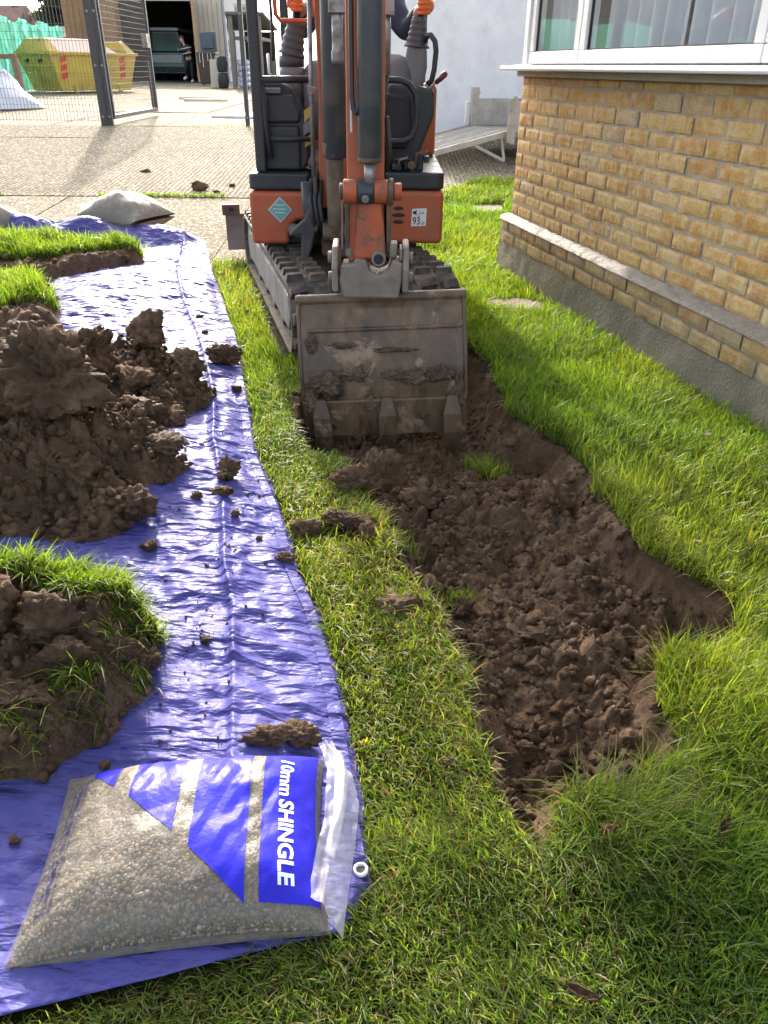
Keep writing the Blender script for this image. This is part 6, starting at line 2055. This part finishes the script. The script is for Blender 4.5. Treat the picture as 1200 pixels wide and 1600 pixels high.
MB().bar((-7.81, 36.36, gg + .03), (-7.81, 36.36, gg + 2.95), .10, .05).build('door_edge', pm('pale_door_edge', (.50, .33, .17), (.42, .27, .13), 3, .7, .2), ga, .005)

# vehicle in the garage
M_CARP = pm('dark_car_paint', (.035, .045, .055), (.045, .055, .065), 3, .3, 0, coat=.5)
M_CARW = pm('silver_trim', (.34, .36, .37), (.28, .30, .31), 3, .35, 0)
M_CGLS = pm('dark_glass', (.02, .022, .025), (.025, .027, .03), 3, .08, 0)
cv = empty('car', (-9.93, 41.0, gg), label='dark estate car parked nose in inside the garage', cat='car')
MB().prism([(-10.74, .35), (-10.70, .28), (-9.16, .28), (-9.12, .35), (-9.14, 1.05), (-9.24, 1.12), (-10.62, 1.12), (-10.72, 1.05)], 'y', 39.9, 43.9, Matrix.Translation((0, 0, gg))).build('body', M_CARP, cv, .05, seg=3)
MB().prism([(-10.66, 1.12), (-9.20, 1.12), (-9.34, 1.92), (-10.52, 1.92)], 'y', 39.95, 42.9, Matrix.Translation((0, 0, gg))).build('cabin', M_CARP, cv, .05, seg=3)
MB().prism([(-10.60, 1.16), (-9.26, 1.16), (-9.38, 1.84), (-10.48, 1.84)], 'y', 39.93, 39.96, Matrix.Translation((0, 0, gg))).build('rear_window', M_CGLS, cv, .01)
MB().box((-10.56, 39.90, gg + 1.925), (-9.30, 42.9, gg + 2.06)).build('roof', M_CARW, cv, .05, seg=3)
MB().box((-10.62, 39.84, gg + .70), (-9.24, 39.90, gg + 1.02)).build('tailgate_panel', M_CARW, cv, .02)
pl_ = MB().box((-10.08, 39.825, gg + .86), (-9.80, 39.838, gg + .93)).build('number_plate', M_YELLOW, cv, .003)
MB().box((-10.78, 39.83, gg + .36), (-9.08, 39.95, gg + .56)).build('bumper', M_VOID, cv, .03)
for x in (-10.70, -9.18):
    MB().box((x - .05, 39.85, gg + .58), (x + .07, 39.92, gg + .68)).build('tail_light', M_REDR, cv, .01)
    for y in (40.6, 43.0):
        w_ = MB().tube([(x - .06, y, gg + .30), (x + .10, y, gg + .30)], .30, 20).build('wheel', M_BLACK, cv, .03)
MB().tube([(-9.92, 39.84, gg + .36), (-9.92, 39.76, gg + .38), (-9.92, 39.74, gg + .46)], [.03, .03, .045], 12).build('tow_ball', M_CHROME, cv, .004)

# person beside the garage door
M_NAVY = cloth('navy_tracksuit', (.012, .015, .028), (.02, .024, .04))
pg = empty('person', (-8.42, 37.0, gz(37)), label='person in dark tracksuit with white stripes bending by the garage door', cat='person')
q = gz(37)
skin_body('body', [((-8.30, 37.0, q + .92), (.13, .11)), ((-8.36, 36.95, q + 1.18), (.14, .11)), ((-8.44, 36.9, q + 1.40), .05), ((-8.50, 36.88, q + 1.52), .085), ((-8.52, 36.87, q + 1.62), .07),
                   ((-8.22, 36.98, q + 1.30), .05), ((-8.40, 36.8, q + 1.10), .04), ((-8.55, 36.7, q + 1.22), .035), ((-8.50, 36.98, q + 1.28), .05), ((-8.60, 36.85, q + 1.10), .04), ((-8.66, 36.75, q + 1.20), .035),
                   ((-8.22, 37.0, q + .84), .07), ((-8.22, 36.98, q + .46), .055), ((-8.22, 37.02, q + .08), .04), ((-8.24, 36.92, q + .05), .035),
                   ((-8.38, 37.0, q + .84), .07), ((-8.46, 36.9, q + .52), .055), ((-8.50, 37.15, q + .22), .04), ((-8.60, 37.1, q + .14), .035)],
          [(0, 1), (1, 2), (2, 3), (3, 4), (1, 5), (5, 6), (6, 7), (1, 8), (8, 9), (9, 10), (0, 11), (11, 12), (12, 13), (13, 14), (0, 15), (15, 16), (16, 17), (17, 18)], M_SKIN, pg)
skin_body('top', [((-8.30, 37.0, q + .90), (.15, .12)), ((-8.36, 36.95, q + 1.18), (.17, .13)), ((-8.43, 36.9, q + 1.36), .07), ((-8.22, 36.98, q + 1.30), .07), ((-8.40, 36.8, q + 1.10), .055), ((-8.53, 36.72, q + 1.20), .045),
                  ((-8.50, 36.98, q + 1.28), .07), ((-8.60, 36.85, q + 1.10), .055), ((-8.64, 36.77, q + 1.18), .045)], [(0, 1), (1, 2), (1, 3), (3, 4), (4, 5), (1, 6), (6, 7), (7, 8)], M_NAVY, pg)
skin_body('trousers', [((-8.30, 37.0, q + .92), (.145, .12)), ((-8.22, 37.0, q + .80), .095), ((-8.22, 36.98, q + .46), .08), ((-8.22, 37.02, q + .12), .065), ((-8.38, 37.0, q + .80), .095), ((-8.46, 36.9, q + .52), .08), ((-8.50, 37.12, q + .26), .062)],
          [(0, 1), (1, 2), (2, 3), (0, 4), (4, 5), (5, 6)], M_NAVY, pg)
for (a, b_) in (((-8.22, 37.02, q + .06), (-8.25, 36.90, q + .04)), ((-8.50, 37.14, q + .20), (-8.62, 37.08, q + .12))):
    MB().tube([a, ((a[0] + b_[0]) / 2, (a[1] + b_[1]) / 2, (a[2] + b_[2]) / 2), b_], [.055, .055, .04], 10).build('shoe', M_WHITE, pg, smooth=True)
for z, w_ in ((1.06, .175), (1.24, .185)):
    MB().tube([(-8.34 + w_ * math.cos(t), 36.96 + .14 * math.sin(t), q + z + .03 * math.cos(t)) for t in np.linspace(0, 2 * math.pi, 20)], .018, 6, False).build('stripe', M_WHITE, pg, smooth=True)
link('hair', np_mesh('hair', ICO3[0] * np.array([.10, .10, .09]) + np.array([-8.50, 36.92, q + 1.60]), ICO3[1]), M_HAIR, pg)

# wheelie bin
M_BINB = pm('brown_bin', (.10, .068, .05), (.08, .055, .04), 5, .6, .1)
M_BINL = pm('slate_lid', (.075, .085, .115), (.06, .07, .095), 5, .5, .1)
zb_ = gz(33.5)
bn = empty('wheelie_bin', (-6.85, 33.5, zb_), label='brown wheelie bin with its dark lid flipped open beside the garage', cat='bin')
V = []
for (z, x0, x1, y0, y1) in ((.04, -7.12, -6.58, 33.3, 33.85), (1.0, -7.17, -6.48, 33.2, 33.95)):
    V += [(x0, y0, zb_ + z), (x1, y0, zb_ + z), (x1, y1, zb_ + z), (x0, y1, zb_ + z)]
MB().add(V, [(3, 2, 1, 0), (4, 5, 6, 7), (0, 1, 5, 4), (1, 2, 6, 5), (2, 3, 7, 6), (3, 0, 4, 7)]).build('body', M_BINB, bn, .03)
MB().box((-7.19, 33.17, zb_ + 1.0), (-6.45, 33.97, zb_ + 1.08)).build('rim', M_BINB, bn, .015)
MB().bar((-6.83, 33.98, zb_ + 1.08), (-6.86, 34.12, zb_ + 1.74), .62, .06, up=(0, 1, 0)).build('lid', M_BINL, bn, .03)
MB().bar((-6.83, 33.94, zb_ + 1.20), (-6.855, 34.06, zb_ + 1.62), .40, .05, up=(0, 1, 0)).build('lid_recess', M_BINB if False else M_BINL, bn, .02)
for x in (-7.1, -6.6):
    MB().tube([(x - .03, 33.85, zb_ + .11), (x + .03, 33.85, zb_ + .11)], .11, 16).build('wheel', M_BLACK, bn, .01)
for (x, l) in ((-7.05, .3), (-6.93, .45), (-6.75, .25), (-6.62, .38)):
    MB().box((x, 33.165 + .0, zb_ + 1.04 - l), (x + .02, 33.20, zb_ + 1.04)).build('drip', M_WHITE, bn)

# ================================================================== open store beside the garage
zs = gz(30)
stq = empty('storage_shelter', (-5.1, 30.5, zs), label='open fronted storage shelter with posts behind the gate', cat='shelter')
M_GREYT = pm('weathered_timber', (.21, .195, .17), (.15, .14, .12), 4, .85, .2)
for (x, y, h_) in ((-5.24, 30.0, 2.10), (-4.30, 30.0, 2.1), (-5.70, 33.0, 1.75), (-4.3, 33, 1.75)):
    MB().bar((x, y, zs), (x, y, zs + h_), .13).build('post', M_GREYT, stq, .008)
MB().add([(-5.36, 29.8, zs + 2.12), (-4.1, 29.8, zs + 2.12), (-4.1, 33.3, zs + 1.78), (-5.85, 33.3, zs + 1.78), (-5.36, 29.8, zs + 2.2), (-4.1, 29.8, zs + 2.2), (-4.1, 33.3, zs + 1.86), (-5.85, 33.3, zs + 1.86)],
         [(3, 2, 1, 0), (4, 5, 6, 7), (0, 1, 5, 4), (1, 2, 6, 5), (2, 3, 7, 6), (3, 0, 4, 7)]).build('roof', M_GROOF, stq, .01)
MB().box((-5.17, 30.2, zs + 1.42), (-4.3, 32.8, zs + 1.52)).build('shelf', M_GREYT, stq, .008)
MB().box((-5.3, 33.1, zs), (-4.2, 33.2, zs + 1.75)).build('back_panel', M_VOID, stq, .01)
M_PALEB = pm('pale_blue_sheet', (.46, .54, .56), (.38, .46, .49), 4, .6, .2)
for k, (z0_, z1_) in enumerate(((1.35, 1.95), (.85, 1.33), (.45, .83))):
    U, Vv = np.meshgrid(np.linspace(0, 1, 16), np.linspace(0, 1, 10))
    X = -5.36 - .30 * U + .04 * facet(U * 4, Vv * 3, seed=k)
    Y = 30.1 + 2.4 * U
    Z = zs + z0_ + (z1_ - z0_) * Vv
    link('side_sheet', np_mesh('side_sheet', np.stack([X, Y, Z], -1).reshape(-1, 3), grid_faces(10, 16)), M_PALEB, stq)
sg = MB().box((-5.08, 29.95, zs + 2.21), (-4.66, 30.0, zs + 2.42)).build('sign_board', M_CREAM, stq, .006)
for k in range(6):
    MB().box((-5.03 + k * .06, 29.94, zs + 2.25), (-5.03 + k * .06 + .028, 29.951, zs + 2.25 + (.09 if k % 2 else .07))).build('sign_mark', M_GREYT, sg)
# sacks stacked in the shelter, barrels and boards beside it
M_SACKB = pm('white_blue_sack', (.50, .54, .66), (.40, .45, .60), 5, .45, .3, 25, .01)
for k in range(5):
    V = ICO3[0].copy()
    V = np.sign(V) * np.abs(V) ** .6 * np.array([.20, .34, .095]) + np.array([-4.96 + .02 * (k % 2), 30.35, zs + .10 + k * .165])
    V[:, 2] += .02 * vnoise(V[:, 0] * 9, V[:, 1] * 9, V[:, 2] * 9, k)
    o = link('sack', np_mesh('sack', V, ICO3[1]), M_SACKB)
    tag(o, ['lowest', 'second lowest', 'middle', 'second highest', 'topmost'][k] + ' of the pale blue sacks stacked in the storage shelter', 'sack', 'sacks stacked in the shelter')
for k, z in enumerate((.0, .48)):
    r = empty('barrel', (-5.62, 29.95, zs + z), label=('black plastic barrel standing beside the storage shelter', 'black plastic barrel on top of another barrel by the shelter')[k], cat='barrel', group='barrels by the shelter')
    MB().tube([(-5.62, 29.95, zs + z), (-5.62, 29.95, zs + z + .05), (-5.62, 29.95, zs + z + .23), (-5.62, 29.95, zs + z + .42), (-5.62, 29.95, zs + z + .46)], [.14, .17, .19, .17, .14], 18).build('drum', M_BLACK, r, smooth=True)
    MB().tube([(-5.62, 29.95, zs + z + .22), (-5.62, 29.95, zs + z + .245)], .198, 18).build('hoop', M_BLACK, r)
for k in range(3):
    o = MB().bar((-5.95 + k * .07, 30.2 + k * .03, zs), (-5.99 + k * .07, 30.5 + k * .03, zs + .85 - .06 * k), .05, .30, up=(1, 0, 0)).build('board', M_CREAM if k < 2 else M_GREYT, None, .005)
    tag(o, ['pale board leaning nearest the bin beside the shelter', 'pale board leaning between two others beside the shelter', 'grey board leaning against the barrels'][k], 'board', 'boards leaning by the shelter')

# ================================================================== planks, puddle and clods on the drive
for (x, y, L, lb) in ((-4.55, 21.3, 1.15, 'farther pale plank lying on the concrete drive'), (-4.25, 20.2, 1.0, 'nearer pale plank lying on the concrete drive')):
    o = MB().box((x - L / 2, y, gz(y)), (x + L / 2, y + .14, gz(y) + .05)).build('plank', pm('pale_plank', (.62, .57, .46), (.5, .45, .36), 5, .7, .2), None, .006)
    tag(o, lb, 'plank', 'planks on the drive')
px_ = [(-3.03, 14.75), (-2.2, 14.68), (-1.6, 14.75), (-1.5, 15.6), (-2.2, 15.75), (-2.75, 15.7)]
o = MB().prism(px_, 'z', gz(15.2) - .02, gz(15.2) + .012).build('puddle_glare', pm('puddle_glare_white', (.80, .79, .74), (.66, .65, .6), 3, .7, .2, 40))  # puddle drawn as a pale patch, its bright reflection put into the colour
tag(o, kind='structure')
for k, (x, y, s, lb) in enumerate(((-1.83, 8.05, .075, 'largest dark clod on the ribbed concrete near the blade'), (-1.55, 8.25, .03, 'small clod right of the largest clod on the concrete'),
                               (-2.6, 8.95, .04, 'lone dark clod further out on the ribbed concrete'), (-1.65, 7.95, .03, 'crumb just nearer than the largest clod on the concrete'))):
    single_clod('soil_clod', (x, y, gz(y) - .02), s, 480 + k, lb, (1.3, .9, .6), ICO3, group='clods on the concrete drive')

# ================================================================== trailer with lowered mesh ramp
M_GALV = pm('galvanised_steel', (.42, .40, .36), (.32, .30, .27), 9, .5, .15, 60, .003, metal=.25, dirt=(.24, .20, .15), dscale=6, dpos=(.52, .72))
tz = gz(9.7)
trl = empty('trailer', (1.39, 9.6, tz), EXC_YAW, 'galvanised plant trailer with its mesh ramp lowered by the white wall', 'trailer')
def tb(mb, name, mat=M_GALV, bv=.004, par=None):
    return mb.build(name, mat, par or trl, bv, world_verts=False)
BZ = .575 - tz
tb(MB().box((0.02, 0.0, BZ - .05), (2.4, 1.25, BZ)), 'bed', pm('trailer_deck', (.26, .23, .19), (.18, .16, .13), 6, .8, .3))
tb(MB().box((.04, 1.20, BZ + .002), (2.4, 1.225, BZ + .30)), 'side_panel')
tb(MB().box((.04, .0, BZ + .002), (2.4, .025, BZ + .30)), 'side_panel')
tb(MB().box((2.37, .03, BZ + .003), (2.4, 1.195, BZ + .30)), 'head_board')
tb(MB().box((-.055, 1.17, BZ - .12), (.035, 1.25, BZ + .42)), 'corner_post')
tb(MB().box((-.03, -.03, BZ - .12), (.03, .0, BZ + .36)), 'corner_post')
tb(MB().tube([(-.05, 1.21, BZ + .36), (.06, 1.21, BZ + .36)], .012, 8), 'post_pin')
tb(MB().box((-.10, 1.255, BZ + .02), (-.06, 1.30, BZ + .26)), 'lamp_board', M_WHITE)
tb(MB().tube([(-.06, -.05, BZ - .10), (-.06, -.05, BZ + .05), (-.05, -.05, BZ + .34)], [.022, .022, .018], 12), 'ramp_strut')
for k in range(8):
    tb(MB().tube([(-.055, -.05, BZ + .20 + k * .018), (-.055, -.05, BZ + .207 + k * .018)], .026, 10), 'strut_coil', bv=0)
rp_ = empty('ramp', (0, 0, 0), parent=trl)
RL, RZ0, RZ1 = 1.15, BZ - .01, .06
def rz(x):
    return RZ0 + (RZ1 - RZ0) * (-x / RL)
for y in (.02, .30, .62, .94, 1.22):
    tb(MB().bar((-.02, y, rz(.02)), (-RL, y, rz(-RL)), .035, .06 if y in (.02, 1.22) else .03), 'ramp_rail', par=rp_)
for k in range(34):
    x = -.04 - k * (RL - .06) / 33
    tb(MB().bar((x, .04, rz(x) + .012), (x, 1.20, rz(x) + .012), .011, .022), 'rung', bv=0, par=rp_)
tb(MB().bar((-.42, .05, rz(-.42) - .03), (-.05, .05, .02), .035), 'prop', par=rp_)
tb(MB().bar((-.05, .05, .02), (-.10, .05, rz(-.1) - .03), .03), 'prop', par=rp_)
tb(MB().bar((-.20, 1.1, .03), (-.24, 1.1, rz(-.24) - .03), .03), 'prop', par=rp_)
for y in (-.12, 1.37):
    for x in (1.0, 1.5):
        tb(MB().tube([(x, y - .07, .20), (x, y + .07, .20)], .20, 20), 'wheel', M_BLACK, .02)

# ================================================================== far houses and conifer
M_TILE = pm('red_roof_tiles', (.20, .085, .06), (.15, .06, .045), 1.2, .8, .3, 6, .05)
M_PALE = pm('pale_house_wall', (.42, .36, .30), (.36, .30, .25), 1, .85, .1)
def far_house(x0, x1, y, zr, lb):
    h = empty('house', ((x0 + x1) / 2, y, .6), label=lb, cat='house', group='far houses beyond the yard')
    ze = zr - 2.0
    MB().box((x0, y, .5), (x1, y + 7, ze)).build('wall', M_PALE, h)
    MB().prism([(y - .4, ze - .1), (y + 7.4, ze - .1), (y + 3.5, zr)], 'x', x0 - .3, x1 + .3).build('roof', M_TILE, h)
    MB().box((x1 - 1.2, y + 3.2, zr - .5), (x1 - .6, y + 3.8, zr + .8) if 'tall' in lb else (x1 - .6, y + 3.8, zr - .1)).build('chimney', M_TILE, h)
    for k in range(2):
        xx = x0 + (x1 - x0) * (.25 + .45 * k)
        MB().box((xx, y - .05, ze - 1.6), (xx + 1.0, y + .02, ze - .5)).build('window', M_CGLS, h)
far_house(-42.5, -37.3, 90, 6.3, 'farthest left red roofed house behind the green netting')
far_house(-36.6, -34.2, 91, 5.55, 'middle red roofed house behind the green netting')
far_house(-33.8, -31.4, 92, 5.3, 'red roofed house nearest the conifer behind the netting')
far_house(-38, -24, 34, 6.8, 'broad red roofed house reflected in the bay window panes')
M_CONIF = leaf_mat('conifer_needles', .2)
tr_ = empty('conifer_tree', (-22.3, 62, .65), label='grey green conifer rising behind the skip beside the garage', cat='tree')
MB().tube([(-22.3, 62, .5), (-22.28, 62, 5), (-22.3, 62, 10.5)], [.28, .18, .04], 10).build('trunk', M_TIMB, tr_, smooth=True)
q_ = np.random.default_rng(4)
n = 26000
hz_ = q_.random(n) ** .8
ang = q_.uniform(0, 6.28, n)
lay = .75 + .35 * np.sin(hz_ * 60 + ang * 2) 
rad = (1 - hz_) ** .75 * 2.3 * np.sqrt(q_.random(n)) * lay + .1
P = np.stack([-22.3 + rad * np.cos(ang), 62 + rad * np.sin(ang), 1.2 + hz_ * 9.6 - rad * .25], -1)
c = np.array([[.055, .075, .05]]) * q_.uniform(.6, 1.4, (n, 1))
V, F, C = blades(P, q_.uniform(.12, .40, n), np.full(n, .10), ang + q_.normal(0, .5, n), q_.uniform(.5, 1.1, n), c, 2, q_.uniform(0, 3.1, n))
o = link('crown', np_mesh('crown', V, F, attr=C), M_CONIF, tr_)
o['kind'] = 'stuff'
sh_ = empty('shed', (-19.5, 52, .6), label='low dark shed between the conifer and the garage', cat='shed')
MB().box((-21.3, 52, .5), (-17.5, 55, 2.5)).build('wall', pm('shed_wall', (.16, .13, .11), (.12, .10, .09), 2, .85, .2), sh_)
MB().prism([(51.7, 2.5), (55.3, 2.5), (53.5, 3.1)], 'x', -21.5, -17.3).build('roof', M_GROOF, sh_)
